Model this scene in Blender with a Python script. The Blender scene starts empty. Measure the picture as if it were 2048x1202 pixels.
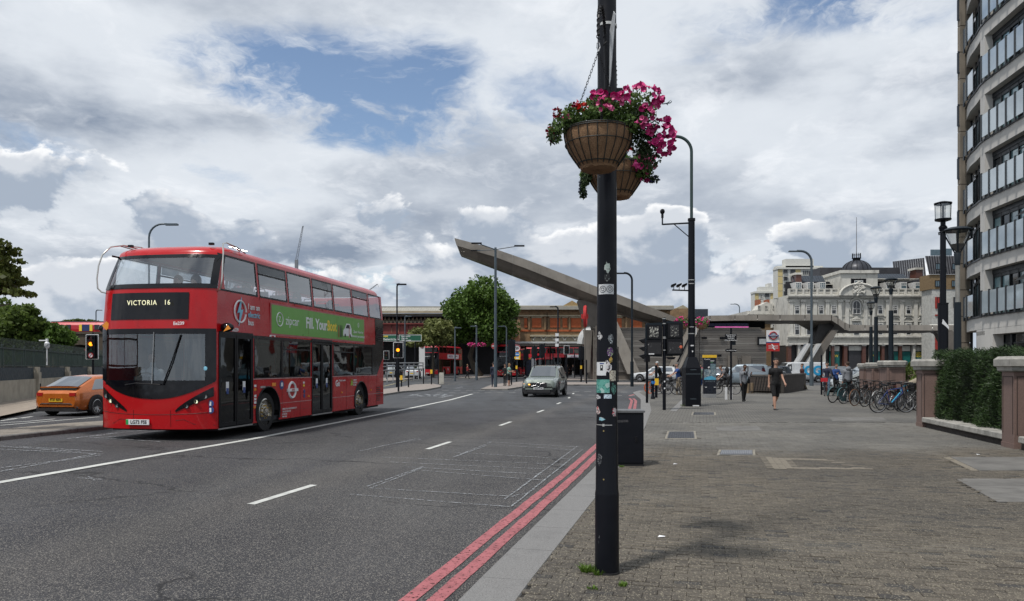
import bpy, bmesh, math, random
import numpy as np
from mathutils import Vector, Matrix
random.seed(7); np.random.seed(7)
R = math.radians
PI = math.pi
scene = bpy.context.scene
COL = scene.collection
F = 1500.0            # focal length of the photograph in its own pixels
HZ = 733.0            # row of the horizon
EYE = 1.6
# ---------------------------------------------------------------- camera
cam = bpy.data.cameras.new("camera"); camo = bpy.data.objects.new("camera", cam); COL.objects.link(camo)
camo.location = (0, 0, EYE); camo.rotation_euler = (R(90), 0, 0)
cam.sensor_width = 36; cam.lens = 36*F/2048; cam.shift_y = (HZ-601)/2048
cam.clip_start = 0.1; cam.clip_end = 6000
scene.camera = camo
# ---------------------------------------------------------------- colour management
scene.view_settings.view_transform = 'Standard'; scene.view_settings.look = 'None'
scene.view_settings.exposure = 0.14; scene.view_settings.gamma = 1.0
scene.view_settings.use_curve_mapping = False
scene.render.engine = 'CYCLES'
scene.cycles.max_bounces = 7; scene.cycles.diffuse_bounces = 3; scene.cycles.glossy_bounces = 4
scene.cycles.transparent_max_bounces = 16; scene.cycles.transmission_bounces = 4
scene.cycles.caustics_reflective = False; scene.cycles.caustics_refractive = False
scene.cycles.use_denoising = True
# ---------------------------------------------------------------- sun and sky
SUN_DIR = Vector((-0.32, -0.32, 0.89)).normalized()
sun = bpy.data.lights.new("sun", 'SUN'); sun.energy = 3.0; sun.angle = R(4.5); sun.color = (1.0, .955, .9)
suno = bpy.data.objects.new("sun", sun); COL.objects.link(suno)
suno.rotation_euler = SUN_DIR.to_track_quat('Z', 'Y').to_euler()

class NT:
    """small helper to wire shader nodes"""
    def __init__(s, tree): s.t = tree; s.n = tree.nodes; s.l = tree.links
    def node(s, typ, **kw):
        nd = s.n.new(typ)
        for k, v in kw.items(): setattr(nd, k, v)
        return nd
    def set(s, sock, v):
        if isinstance(v, bpy.types.NodeSocket): s.l.new(v, sock)
        else:
            try: sock.default_value = v
            except Exception:
                sock.default_value = tuple(v)+(1,) if hasattr(v, '__len__') else (v, v, v)
    def math(s, op, a, b=0.0, c=None, clamp=False):
        nd = s.node('ShaderNodeMath', operation=op, use_clamp=clamp); s.set(nd.inputs[0], a); s.set(nd.inputs[1], b)
        if c is not None: s.set(nd.inputs[2], c)
        return nd.outputs[0]
    def vmath(s, op, a, b=(0, 0, 0)):
        nd = s.node('ShaderNodeVectorMath', operation=op); s.set(nd.inputs[0], a)
        if op == 'SCALE': s.set(nd.inputs['Scale'], b)
        else: s.set(nd.inputs[1], b)
        return nd.outputs['Value'] if op in ('DOT_PRODUCT', 'LENGTH', 'DISTANCE') else nd.outputs[0]
    def noise(s, vec, scale, detail=4, rough=.5, dist=0.0, color=False):
        nd = s.node('ShaderNodeTexNoise'); s.set(nd.inputs['Vector'], vec); s.set(nd.inputs['Scale'], scale)
        s.set(nd.inputs['Detail'], detail); s.set(nd.inputs['Roughness'], rough); s.set(nd.inputs['Distortion'], dist)
        return nd.outputs['Color' if color else 0]
    def voro(s, vec, scale, out='Distance', feature='F1', rnd=1.0):
        nd = s.node('ShaderNodeTexVoronoi', feature=feature); s.set(nd.inputs['Vector'], vec); s.set(nd.inputs['Scale'], scale)
        s.set(nd.inputs['Randomness'], rnd)
        return nd.outputs[out]
    def remap(s, v, a, b, c=0.0, d=1.0, smooth=True):
        nd = s.node('ShaderNodeMapRange', interpolation_type='SMOOTHSTEP' if smooth else 'LINEAR'); nd.clamp = True
        for i, x in enumerate((v, a, b, c, d)): s.set(nd.inputs[i], x)
        return nd.outputs[0]
    def mix(s, f, a, b, mode='MIX'):
        nd = s.node('ShaderNodeMix', data_type='RGBA', blend_type=mode); s.set(nd.inputs[0], f)
        s.set(nd.inputs[6], a if isinstance(a, bpy.types.NodeSocket) else tuple(a)[:3]+(1,))
        s.set(nd.inputs[7], b if isinstance(b, bpy.types.NodeSocket) else tuple(b)[:3]+(1,))
        return nd.outputs[2]
    def mapping(s, vec, scale=(1, 1, 1), rot=(0, 0, 0), loc=(0, 0, 0)):
        nd = s.node('ShaderNodeMapping'); s.set(nd.inputs[0], vec); nd.inputs['Scale'].default_value = scale
        nd.inputs['Rotation'].default_value = rot; nd.inputs['Location'].default_value = loc
        return nd.outputs[0]

def pxdir(px, py): return Vector(((px-1024)/F, 1.0, (HZ-py)/F)).normalized()

world = bpy.data.worlds.new("World"); scene.world = world; world.use_nodes = True
w = NT(world.node_tree); w.n.clear()
sky = w.node('ShaderNodeTexSky', sky_type='NISHITA'); sky.sun_disc = False
sky.sun_elevation = math.asin(SUN_DIR.z); sky.sun_rotation = math.atan2(SUN_DIR.x, SUN_DIR.y)
sky.air_density = 1.0; sky.dust_density = 1.2; sky.ozone_density = 1.2
gen = w.node('ShaderNodeTexCoord').outputs['Generated']
dirn = w.vmath('NORMALIZE', gen)
sep = w.node('ShaderNodeSeparateXYZ'); w.set(sep.inputs[0], dirn); dz = sep.outputs[2]
def blob(px, py, rx, ry):
    c = pxdir(px, py); d = w.vmath('SUBTRACT', dirn, tuple(c)); d = w.vmath('MULTIPLY', d, (F/rx, F/rx, F/ry))
    return w.remap(w.vmath('LENGTH', d), 0.0, 1.0, 1.0, 0.0)
# high layer of broken cloud, projected on a plane overhead
den = w.math('ADD', w.math('MAXIMUM', dz, 0.0), 0.16)
pl = w.node('ShaderNodeCombineXYZ'); w.set(pl.inputs[0], w.math('DIVIDE', sep.outputs[0], den)); w.set(pl.inputs[1], w.math('DIVIDE', sep.outputs[1], den)); pl = pl.outputs[0]
warp = w.vmath('SCALE', w.vmath('SUBTRACT', w.noise(pl, 1.6, 5, .6, color=True), (.5, .5, .5)), .55)
plw = w.vmath('ADD', w.mapping(pl, (1, .8, 1), (0, 0, R(28))), warp)
nh = w.noise(plw, 1.25, 9, .58)
rag = w.remap(w.noise(plw, 2.6, 8, .62), .36, .62)
def hole(px, py, rx, ry, k): return w.math('MULTIPLY', blob(px, py, rx, ry), k)
def most(*v):
    r = v[0]
    for x in v[1:]: r = w.math('MAXIMUM', r, x)
    return r
holes = most(hole(840, 165, 170, 130, 1.0), hole(610, 150, 420, 130, 1.0), hole(760, 250, 360, 90, .95), hole(470, 385, 230, 90, .62), hole(1700, 0, 360, 100, .95), hole(1480, 60, 260, 90, .5), hole(620, 555, 500, 60, .55), hole(1080, 215, 260, 110, .45), hole(60, 290, 200, 80, .3))
holes = w.math('MULTIPLY', holes, w.math('ADD', w.math('MULTIPLY', rag, .95), .30))
cover = w.remap(w.math('SUBTRACT', nh, w.math('MULTIPLY', holes, .34)), .20, .43)
# thickness shading
n2 = w.noise(w.vmath('ADD', w.mapping(dirn, (1, 1, 2.4), loc=(3.1, 1.7, .4)), w.vmath('SCALE', warp, .08)), 3.2, 8, .56)
dark = w.remap(n2, .40, .66)
darkb = w.math('MAXIMUM', w.math('MULTIPLY', blob(300, 265, 320, 110), .8), w.math('MULTIPLY', blob(20, 300, 220, 200), .55))
darkb = w.math('MAXIMUM', darkb, w.math('MULTIPLY', blob(600, 500, 700, 130), .6))
darkb = w.math('MAXIMUM', darkb, w.math('MULTIPLY', blob(1650, 200, 420, 130), .35))
dark = w.math('ADD', w.math('MULTIPLY', dark, .70), w.math('MULTIPLY', w.math('MULTIPLY', darkb, .8), w.remap(n2, .3, .6)), clamp=True)
hcol = w.mix(dark, (.70, .74, .79), (.24, .29, .375))
# wisps of extra brightness
wisp = w.remap(w.noise(plw, 3.4, 8, .6), .48, .72)
hcol = w.mix(w.math('MULTIPLY', wisp, .55), hcol, (.90, .92, .95))
# cumulus heads low over the horizon
lowv = w.mapping(dirn, (1, 1, 1.55), loc=(.37, .2, .63))
nc = w.noise(lowv, 7.5, 12, .55, .15)
nbig = w.noise(lowv, 2.6, 3, .5)
elev = w.math('ADD', dz, w.math('MULTIPLY', w.math('SUBTRACT', nbig, .5), -.22))
cb = w.remap(elev, .10, .30, .18, -.28, smooth=False)
cdens = w.math('ADD', w.math('ADD', nc, cb), w.math('MULTIPLY', w.math('SUBTRACT', nbig, .5), .25))
cb2 = w.math('MAXIMUM', blob(1290, 455, 260, 95), w.math('MAXIMUM', blob(1000, 430, 220, 70), blob(1720, 470, 300, 100)))
cdens = w.math('ADD', cdens, w.math('MULTIPLY', cb2, .10))
cmask = w.remap(cdens, .495, .54)
nup = w.noise(w.vmath('ADD', lowv, (0, 0, .035)), 7.5, 6, .5, .15)
lit = w.remap(w.math('SUBTRACT', nc, nup), -.05, .09)
edge = w.remap(cdens, .50, .62, 1.0, 0.0)
lit = w.math('MULTIPLY', lit, w.math('ADD', w.math('MULTIPLY', edge, .6), .4), clamp=True)
ccol = w.mix(lit, (.36, .42, .51), (1.0, 1.0, 1.0))
ccol = w.mix(w.remap(dz, .0, .10, .6, 0.0), ccol, (.60, .66, .72))
bg_sky = w.node('ShaderNodeBackground'); w.set(bg_sky.inputs[0], sky.outputs[0]); bg_sky.inputs[1].default_value = 0.125
bg_h = w.node('ShaderNodeBackground'); w.set(bg_h.inputs[0], w.mix(cmask, hcol, ccol)); bg_h.inputs[1].default_value = 1.0
mx = w.node('ShaderNodeMixShader'); w.set(mx.inputs[0], w.math('MAXIMUM', w.math('MULTIPLY', cover, .97), cmask)); w.l.new(bg_sky.outputs[0], mx.inputs[1]); w.l.new(bg_h.outputs[0], mx.inputs[2])
wo = w.node('ShaderNodeOutputWorld'); w.l.new(mx.outputs[0], wo.inputs[0])

# ---------------------------------------------------------------- ground height and pixel helpers
KERB = [(-1.9, -2.0), (-0.95, 2.5), (-0.389, 5.117), (1.29, 11.88), (3.05, 19.5), (4.73, 27.6), (6.35, 37.0), (7.49, 46.6), (8.6, 50.5), (11.5, 52.5)]
def kerb_x(y):
    if y <= KERB[0][1]: return KERB[0][0]
    for (x0, y0), (x1, y1) in zip(KERB, KERB[1:]):
        if y <= y1: return x0+(x1-x0)*(y-y0)/(y1-y0)
    return KERB[-1][0]
def gz(x, y):
    """height of the carriageway: crossfall to the right kerb, far side a little lower, rising in the distance"""
    d = (kerb_x(y)-x)*.97
    z = -0.1+0.1*min(1, max(0, d/5))
    k = min(1, max(0, (y-42)/10)); z = z*(1-k)-.004*k
    if x < -12: z -= .12*min(1, (-12-x)/2.0)*(1-k)
    if y > 75: z += .28*min(1, (y-75)/32)
    return z
def W(px, py, Y): return Vector(((px-1024)/F*Y, Y, EYE-(py-HZ)/F*Y))
def G(px, py, zoff=0.0, base=None):
    """ground point seen at a pixel"""
    z = 0.0
    for _ in range(12):
        Y = F*(EYE-z)/(py-HZ); X = (px-1024)/F*Y; z = (gz(X, Y) if base is None else base)+zoff
    return Vector((X, Y, z))
# ================================================================ materials
MATS = {}
def newmat(name):
    m = bpy.data.materials.new(name); m.use_nodes = True; t = NT(m.node_tree); t.n.clear()
    t.out = t.node('ShaderNodeOutputMaterial'); t.p = t.node('ShaderNodeBsdfPrincipled'); t.l.new(t.p.outputs[0], t.out.inputs[0])
    t.obj = t.node('ShaderNodeTexCoord').outputs['Object']
    MATS[name] = m
    return m, t
def bump(t, h, strength=.3, dist=.01):
    b = t.node('ShaderNodeBump'); b.inputs['Strength'].default_value = strength; b.inputs['Distance'].default_value = dist
    t.set(b.inputs['Height'], h); t.l.new(b.outputs[0], t.p.inputs['Normal'])
def pos(t): return t.node('ShaderNodeNewGeometry').outputs['Position']
def M(name, col=None, rough=.6, metal=0.0, var=.12, scale=3.0, bmp=0.0, bscale=40.0, coat=0.0, emit=None, estr=1.0, spec=.5, grime=0.0):
    """plain painted, stone, cloth or metal surface with a little unevenness"""
    if name in MATS: return MATS[name]
    m, t = newmat(name)
    n = t.noise(t.obj, scale, 6, .6)
    c2 = tuple(c*(1-var*2.2) for c in col)
    c = t.mix(t.remap(n, .35, .7), col, c2)
    if grime:
        g = t.remap(t.noise(t.mapping(pos(t), (1.5, 1.5, .35)), 1.3, 8, .65), .5, .72, 0, grime)
        c = t.mix(g, c, tuple(x*.3+.01 for x in col))
    t.set(t.p.inputs['Base Color'], c); t.p.inputs['Metallic'].default_value = metal
    t.set(t.p.inputs['Roughness'], t.remap(t.noise(t.obj, scale*2.3, 4), .3, .7, max(.03, rough-.08), min(1, rough+.08)))
    t.p.inputs['Specular IOR Level'].default_value = spec
    if coat: t.p.inputs['Coat Weight'].default_value = coat; t.p.inputs['Coat Roughness'].default_value = .04
    if bmp: bump(t, t.noise(t.obj, bscale, 5, .6), bmp, .01)
    if emit: t.p.inputs['Emission Color'].default_value = tuple(emit)+(1,); t.p.inputs['Emission Strength'].default_value = estr
    return m
def Mglass(name, tint=(.75, .8, .8), rough=.02, refl=.06, alpha=1.0, dirt=0.0):
    if name in MATS: return MATS[name]
    m, t = newmat(name)
    t.n.remove(t.p)
    tr = t.node('ShaderNodeBsdfTransparent'); tr.inputs[0].default_value = tuple(tint)+(1,)
    gl = t.node('ShaderNodeBsdfGlossy'); gl.inputs['Roughness'].default_value = rough; gl.inputs[0].default_value = (.9, .93, .95, 1)
    b = t.node('ShaderNodeBump'); b.inputs['Strength'].default_value = .12; b.inputs['Distance'].default_value = .02
    t.set(b.inputs['Height'], t.noise(t.obj, 1.3, 2)); t.l.new(b.outputs[0], gl.inputs['Normal'])
    lw = t.node('ShaderNodeLayerWeight'); lw.inputs[0].default_value = .5
    k = t.math('ADD', t.math('MULTIPLY', t.math('POWER', lw.outputs['Facing'], 4.0), .85), refl, clamp=True)
    mx = t.node('ShaderNodeMixShader'); t.set(mx.inputs[0], k); t.l.new(tr.outputs[0], mx.inputs[1]); t.l.new(gl.outputs[0], mx.inputs[2])
    t.l.new(mx.outputs[0], t.out.inputs[0])
    return m
def paint(name, col, rough=.22): return M(name, col, rough, 0.0, .03, 1.5, coat=.9)

# ================================================================ mesh builder
class MB:
    def __init__(s): s.v = []; s.f = []; s.mi = []; s.k = 0
    def add(s, vs, fs):
        o = len(s.v); s.v += [tuple(v) for v in vs]; s.f += [tuple(i+o for i in f) for f in fs]; s.mi += [s.k]*len(fs); return s
    def mat(s, k): s.k = k; return s
    def box(s, x0, x1, y0, y1, z0, z1, rz=0.0, c=(0, 0)):
        vs = [(x, y, z) for z in (z0, z1) for y in (y0, y1) for x in (x0, x1)]
        if rz:
            ca, sa = math.cos(rz), math.sin(rz); vs = [(c[0]+(x-c[0])*ca-(y-c[1])*sa, c[1]+(x-c[0])*sa+(y-c[1])*ca, z) for x, y, z in vs]
        return s.add(vs, [(0, 2, 3, 1), (4, 5, 7, 6), (0, 1, 5, 4), (2, 6, 7, 3), (0, 4, 6, 2), (1, 3, 7, 5)])
    def cbox(s, cx, cy, cz, sx, sy, sz, rz=0.0): return s.box(cx-sx/2, cx+sx/2, cy-sy/2, cy+sy/2, cz-sz/2, cz+sz/2, rz, (cx, cy))
    def quad(s, a, b, c, d): return s.add([a, b, c, d], [(0, 1, 2, 3)])
    def poly(s, pts): return s.add(pts, [tuple(range(len(pts)))])
    def prism(s, pts, ax, a, b):
        """polygon pts in the two other axes, run along axis ax from a to b"""
        n = len(pts)
        def mk(p, t):
            q = list(p); q.insert(ax, t); return tuple(q)
        return s.add([mk(p, a) for p in pts]+[mk(p, b) for p in pts], [tuple(range(n))[::-1], tuple(range(n, 2*n))]+[(i, (i+1) % n, n+(i+1) % n, n+i) for i in range(n)])
    def tube(s, pts, r, seg=8, cap=True, closed=False):
        pts = [Vector(p) for p in pts]; n = len(pts); rs = r if hasattr(r, '__len__') else [r]*n
        up = Vector((0, 0, 1)); vs = []; prev = None
        for i, p in enumerate(pts):
            a = pts[(i-1) % n] if (closed or i) else p; b = pts[(i+1) % n] if (closed or i < n-1) else p
            t = (b-a).normalized() if (b-a).length > 1e-9 else Vector((0, 0, 1))
            if prev is None:
                u = t.cross(up) if abs(t.dot(up)) < .95 else t.cross(Vector((1, 0, 0)))
            else: u = prev-t*prev.dot(t)
            u.normalize(); prev = u; q = t.cross(u)
            for k in range(seg):
                an = 2*PI*k/seg; vs.append(p+(u*math.cos(an)+q*math.sin(an))*rs[i])
        fs = []
        m = n if closed else n-1
        for i in range(m):
            for k in range(seg):
                j = (i+1) % n; fs.append((i*seg+k, i*seg+(k+1) % seg, j*seg+(k+1) % seg, j*seg+k))
        if cap and not closed: fs += [tuple(range(seg))[::-1], tuple((n-1)*seg+k for k in range(seg))]
        return s.add(vs, fs)
    def cyl(s, x, y, z0, z1, r, seg=16, r1=None): return s.tube([(x, y, z0), (x, y, z1)], [r, r if r1 is None else r1], seg)
    def lathe(s, prof, c=(0, 0, 0), seg=20, a0=0.0, a1=2*PI, axis=2):
        """prof: (radius, height) pairs turned about an axis through c"""
        full = abs(a1-a0-2*PI) < 1e-6; m = seg if full else seg+1; vs = []
        for r, h in prof:
            for k in range(m):
                an = a0+(a1-a0)*k/seg; x, y = r*math.cos(an), r*math.sin(an)
                p = (x, y, h) if axis == 2 else ((h, x, y) if axis == 0 else (x, h, y))
                vs.append((c[0]+p[0], c[1]+p[1], c[2]+p[2]))
        fs = [(i*m+k, i*m+(k+1) % m, (i+1)*m+(k+1) % m, (i+1)*m+k) for i in range(len(prof)-1) for k in range(seg)]
        return s.add(vs, fs)
    def grid(s, P):
        """P: rows of points"""
        n, m = len(P), len(P[0])
        return s.add([p for r in P for p in r], [(i*m+j, i*m+j+1, (i+1)*m+j+1, (i+1)*m+j) for i in range(n-1) for j in range(m-1)])
    def ball(s, c, r, seg=12, rings=8):
        rx, ry, rz = r if hasattr(r, '__len__') else (r, r, r)
        P = [[(c[0]+rx*math.sin(PI*i/rings)*math.cos(2*PI*k/seg), c[1]+ry*math.sin(PI*i/rings)*math.sin(2*PI*k/seg), c[2]+rz*math.cos(PI*i/rings)) for k in range(seg+1)] for i in range(rings+1)]
        return s.grid(P)
    def mesh(s, name, mats, smooth=False, fix=True):
        me = bpy.data.meshes.new(name); me.from_pydata(s.v, [], s.f)
        for m in (mats if isinstance(mats, (list, tuple)) else [mats]): me.materials.append(m)
        if max(s.mi, default=0): me.polygons.foreach_set('material_index', s.mi)
        if fix:
            bm = bmesh.new(); bm.from_mesh(me); bmesh.ops.recalc_face_normals(bm, faces=bm.faces)
            bm.to_mesh(me); bm.free()
        if smooth:
            me.polygons.foreach_set('use_smooth', [True]*len(me.polygons))
            me.set_sharp_from_angle(angle=smooth if smooth is not True else R(40))
        me.update(); return me
    def build(s, name, mats, parent=None, smooth=False, fix=True, **kw):
        if not s.f: return None
        o = bpy.data.objects.new(name, s.mesh(name, mats, smooth, fix)); COL.objects.link(o)
        if parent is not None: o.parent = parent
        for k, v in kw.items(): o[k] = v
        return o
def fastmesh(name, V, Fq, mats, mi=None, smooth=False):
    """big meshes straight from arrays; Fq is an (n,3) or (n,4) array"""
    V = np.asarray(V, np.float32); Fq = np.asarray(Fq, np.int32); n, k = Fq.shape
    me = bpy.data.meshes.new(name); me.vertices.add(len(V)); me.vertices.foreach_set('co', V.ravel())
    me.loops.add(n*k); me.loops.foreach_set('vertex_index', Fq.ravel())
    me.polygons.add(n); me.polygons.foreach_set('loop_start', np.arange(n, dtype=np.int32)*k)
    for m in (mats if isinstance(mats, (list, tuple)) else [mats]): me.materials.append(m)
    if mi is not None: me.polygons.foreach_set('material_index', np.asarray(mi, np.int32))
    me.update(calc_edges=True)
    return me
def link(name, data, parent=None, loc=None, **kw):
    o = bpy.data.objects.new(name, data); COL.objects.link(o)
    if parent is not None: o.parent = parent
    if loc is not None: o.location = loc
    for k, v in kw.items(): o[k] = v
    return o
def thing(name, label, cat, loc=(0, 0, 0), rz=0.0, group=None, kind=None):
    o = bpy.data.objects.new(name, None); COL.objects.link(o); o.empty_display_size = .3
    o.location = loc; o.rotation_euler = (0, 0, rz); o['label'] = label; o['category'] = cat
    if group: o['group'] = group
    if kind: o['kind'] = kind
    return o
def tag(o, label, cat, group=None, kind=None):
    o['label'] = label; o['category'] = cat
    if group: o['group'] = group
    if kind: o['kind'] = kind
    return o
def dup(root, loc=None, rz=None, label=None, group=None, over=None):
    """copy of a thing with its parts and sub-parts; over: {material: other material}"""
    kids = {}
    for o in bpy.data.objects:
        if o.parent is not None: kids.setdefault(o.parent.name, []).append(o)
    def cp(o, par):
        c = o.copy(); COL.objects.link(c); c.parent = par
        if over and o.data is not None and hasattr(o.data, 'materials'):
            for i, m in enumerate(o.data.materials):
                if m in over: c.material_slots[i].link = 'OBJECT'; c.material_slots[i].material = over[m]
        for k in kids.get(o.name, ()): cp(k, c)
        return c
    r = cp(root, None)
    if loc is not None: r.location = loc
    if rz is not None: r.rotation_euler = (0, 0, rz)
    if label: r['label'] = label
    if group: r['group'] = group
    return r
def text(body, size, mat, parent, mtx, name='lettering', ext=.002, align='CENTER', bold=0.0, sx=1.0, space=1.0):
    """flat lettering; mtx places it in the parent's frame (text lies in its local xy plane)"""
    cu = bpy.data.curves.new(name, 'FONT'); cu.body = body; cu.size = size; cu.extrude = ext; cu.align_x = align; cu.align_y = 'CENTER'
    cu.offset = bold*size; cu.resolution_u = 3; cu.space_character = space; cu.materials.append(mat)
    tmp = bpy.data.objects.new(name, cu); me = bpy.data.meshes.new_from_object(tmp); bpy.data.objects.remove(tmp); bpy.data.curves.remove(cu)
    if not me.materials: me.materials.append(mat)
    me.name = name; o = bpy.data.objects.new(name, me); COL.objects.link(o); o.parent = parent
    o.matrix_local = mtx @ Matrix.Diagonal((sx, 1, 1, 1))
    return o
def face_mtx(p, right, up):
    right = Vector(right).normalized(); up = Vector(up).normalized(); n = right.cross(up)
    m = Matrix((right, up, n)).transposed().to_4x4(); m.translation = Vector(p); return m
FRONT = lambda x, y, z: face_mtx((x, y, z), (1, 0, 0), (0, 0, 1))     # reads from -y
SIDE = lambda x, y, z: face_mtx((x, y, z), (0, 1, 0), (0, 0, 1))      # reads from +x
# ================================================================ THE GROUND
def road_mat():
    m, t = newmat('asphalt'); P = pos(t)
    s = t.node('ShaderNodeSeparateXYZ'); t.set(s.inputs[0], P)
    d = t.math('ADD', t.math('SUBTRACT', t.math('MULTIPLY', s.outputs[1], .248), t.math('MULTIPLY', s.outputs[0], 1.0)), -1.66)   # metres left of the kerb
    along = t.mapping(P, (1, .10, 1), (0, 0, R(14)))
    big = t.noise(P, .35, 5, .6); track = t.noise(along, 1.1, 5, .55)
    old = t.mix(t.remap(big, .35, .65), (.062, .061, .063), (.042, .042, .046))
    new = t.mix(t.remap(big, .35, .65), (.042, .043, .050), (.031, .032, .038))
    wob = t.math('ADD', d, t.math('MULTIPLY', t.math('SUBTRACT', t.noise(P, 2.2, 4), .5), .10))
    lane = t.remap(wob, 4.36, 4.44)
    c = t.mix(lane, old, new)
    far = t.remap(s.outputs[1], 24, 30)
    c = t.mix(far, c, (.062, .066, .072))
    c = t.mix(t.math('MULTIPLY', t.remap(t.math('ABSOLUTE', t.math('SUBTRACT', wob, 3.75)), .0, .75, 1, 0), .55), c, (.098, .092, .086))
    c = t.mix(t.math('MULTIPLY', t.remap(track, .42, .66), .55), c, (.036, .036, .039))
    c = t.mix(t.math('MULTIPLY', t.remap(t.noise(along, .6, 3), .5, .7), .30), c, (.120, .118, .116))
    c = t.mix(t.math('MULTIPLY', t.remap(t.noise(t.mapping(P, (1, .5, 1)), 1.1, 7, .7), .60, .72), .5), c, (.022, .022, .025))
    c = t.mix(t.math('MULTIPLY', t.remap(t.math('ABSOLUTE', wob), .0, .20, 1, 0), .7), c, (.020, .019, .017))
    c = t.mix(t.math('MULTIPLY', t.remap(t.noise(t.mapping(P, (.8, .3, 1), (0, 0, R(14))), .45, 4, .5), .54, .60), .35), c, (.028, .029, .033))
    near = t.remap(t.vmath('LENGTH', P), 6, 40, 1, .12)
    chip = t.voro(P, 135, 'Color'); cs = t.node('ShaderNodeSeparateColor'); t.set(cs.inputs[0], chip)
    c = t.mix(t.math('MULTIPLY', t.math('GREATER_THAN', cs.outputs[0], .84), near), c, (.19, .178, .16))
    c = t.mix(t.math('MULTIPLY', t.math('LESS_THAN', cs.outputs[0], .30), t.math('MULTIPLY', near, .75)), c, (.017, .017, .019))
    # tar-filled cracks
    cr = t.voro(t.vmath('ADD', t.mapping(P, (.16, .30, 1), (0, 0, R(-9))), t.vmath('SCALE', t.noise(P, 1.3, 5, .6, color=True), .22)), 1.0, 'Distance', 'DISTANCE_TO_EDGE')
    crm = t.math('MULTIPLY', t.remap(cr, .002, .010, 1, 0), t.remap(t.noise(P, .22, 2), .46, .54))
    c = t.mix(t.math('MULTIPLY', crm, .8), c, (.012, .012, .013))
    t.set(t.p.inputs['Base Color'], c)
    t.set(t.p.inputs['Roughness'], t.remap(big, .3, .7, .72, .9)); t.p.inputs['Specular IOR Level'].default_value = .35
    h = t.math('ADD', t.voro(P, 70), t.math('MULTIPLY', t.noise(P, 9, 4), .6))
    bump(t, h, .55, .012)
    return m
M_ROAD = road_mat()
def road_ground():
    ys = sorted(set([-6, -4, -2, 0]+[k[1] for k in KERB]+[i*.75 for i in range(1, 78)]+list(range(58, 120, 2))+[130, 160, 220, 400, 900, 2500]))
    P = []
    for y in ys:
        k = kerb_x(y); xs = [k+420, k+60, k+10, k+.01]+[k-i for i in (0, 1, 2, 3, 4, 5)]+[(k-5)*.5-6, -12.0, -14.0, -30, -70, -170, -460]
        P.append([(x, y, gz(x, y)) for x in xs])
    b = MB().grid(P); o = b.build('road', M_ROAD); o['kind'] = 'structure'
    far = MB().quad((-3000, -6, -.6), (3000, -6, -.6), (3000, 5200, -.6), (-3000, 5200, -.6)).build('ground', M('far_ground', (.10, .11, .09), .9, scale=.02)); far['kind'] = 'structure'
road_ground()

def brick_mat(pattern):
    m, t = newmat('paver_pattern' if pattern else 'paver'); P = pos(t)
    s = t.node('ShaderNodeSeparateXYZ'); t.set(s.inputs[0], P)
    if pattern:
        q = t.mapping(P, (1, 1, 1), (0, 0, R(14.3)))
        b = t.node('ShaderNodeTexBrick'); t.set(b.inputs['Vector'], q); b.inputs['Scale'].default_value = 1
        b.inputs['Brick Width'].default_value = .2; b.inputs['Row Height'].default_value = .1; b.inputs['Mortar Size'].default_value = .010
        b.inputs['Color1'].default_value = (0, 0, 0, 1); b.inputs['Color2'].default_value = (1, 1, 1, 1); b.inputs['Mortar'].default_value = (.5, .5, .5, 1)
        rnd = b.outputs[0]; joint = b.outputs[1]
    else:
        a = t.node('ShaderNodeNewGeometry').outputs['Random Per Island']; bb = t.node('ShaderNodeObjectInfo').outputs['Random']
        rnd = t.math('FRACT', t.math('ADD', a, bb)); joint = None
    brown = t.mix(rnd, (.076, .066, .053), (.122, .106, .084)); brown = t.mix(t.math('GREATER_THAN', rnd, .93), brown, (.050, .047, .044))
    grey = t.mix(rnd, (.118, .113, .102), (.168, .162, .146)); 
    zone = t.remap(t.math('ADD', s.outputs[1], t.math('MULTIPLY', t.noise(P, .5, 4), 5)), 15.5, 18.5)
    c = t.mix(zone, brown, grey)
    stain = t.noise(P, .28, 7, .62)
    c = t.mix(t.math('MULTIPLY', t.remap(stain, .42, .62), .55), c, t.mix(zone, (.046, .043, .040), (.066, .066, .065)))
    c = t.mix(t.math('MULTIPLY', t.remap(t.noise(t.mapping(P, (.5, 1.7, 1)), .5, 5, .6), .52, .7), .30), c, (.17, .158, .135))
    near = t.remap(t.vmath('LENGTH', P), 5, 26, 1, .05)
    ch = t.voro(P, 120, 'Color'); cs = t.node('ShaderNodeSeparateColor'); t.set(cs.inputs[0], ch)
    c = t.mix(t.math('MULTIPLY', t.math('GREATER_THAN', cs.outputs[1], .90), t.math('MULTIPLY', near, .8)), c, (.27, .245, .185))
    c = t.mix(t.math('MULTIPLY', t.math('LESS_THAN', cs.outputs[1], .25), t.math('MULTIPLY', near, .5)), c, (.035, .032, .028))
    if pattern: c = t.mix(t.math('MULTIPLY', joint, t.remap(s.outputs[1], 20, 60, .9, .35)), c, (.030, .028, .025))
    t.set(t.p.inputs['Base Color'], c); t.p.inputs['Roughness'].default_value = .82; t.p.inputs['Specular IOR Level'].default_value = .35
    bump(t, t.math('ADD', t.voro(P, 80), t.noise(P, 20, 4)), .5, .006)
    return m
M_PAV, M_PATT = brick_mat(False), brick_mat(True)
M_JOINT = M('joint_sand', (.022, .021, .018), .95, scale=6, bmp=.4)
KW = .40       # kerbstone width
AX = Vector((.9701, -.2447, 0)); AY = Vector((.2447, .9701, 0))
BRICK_END = 21.5
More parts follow.
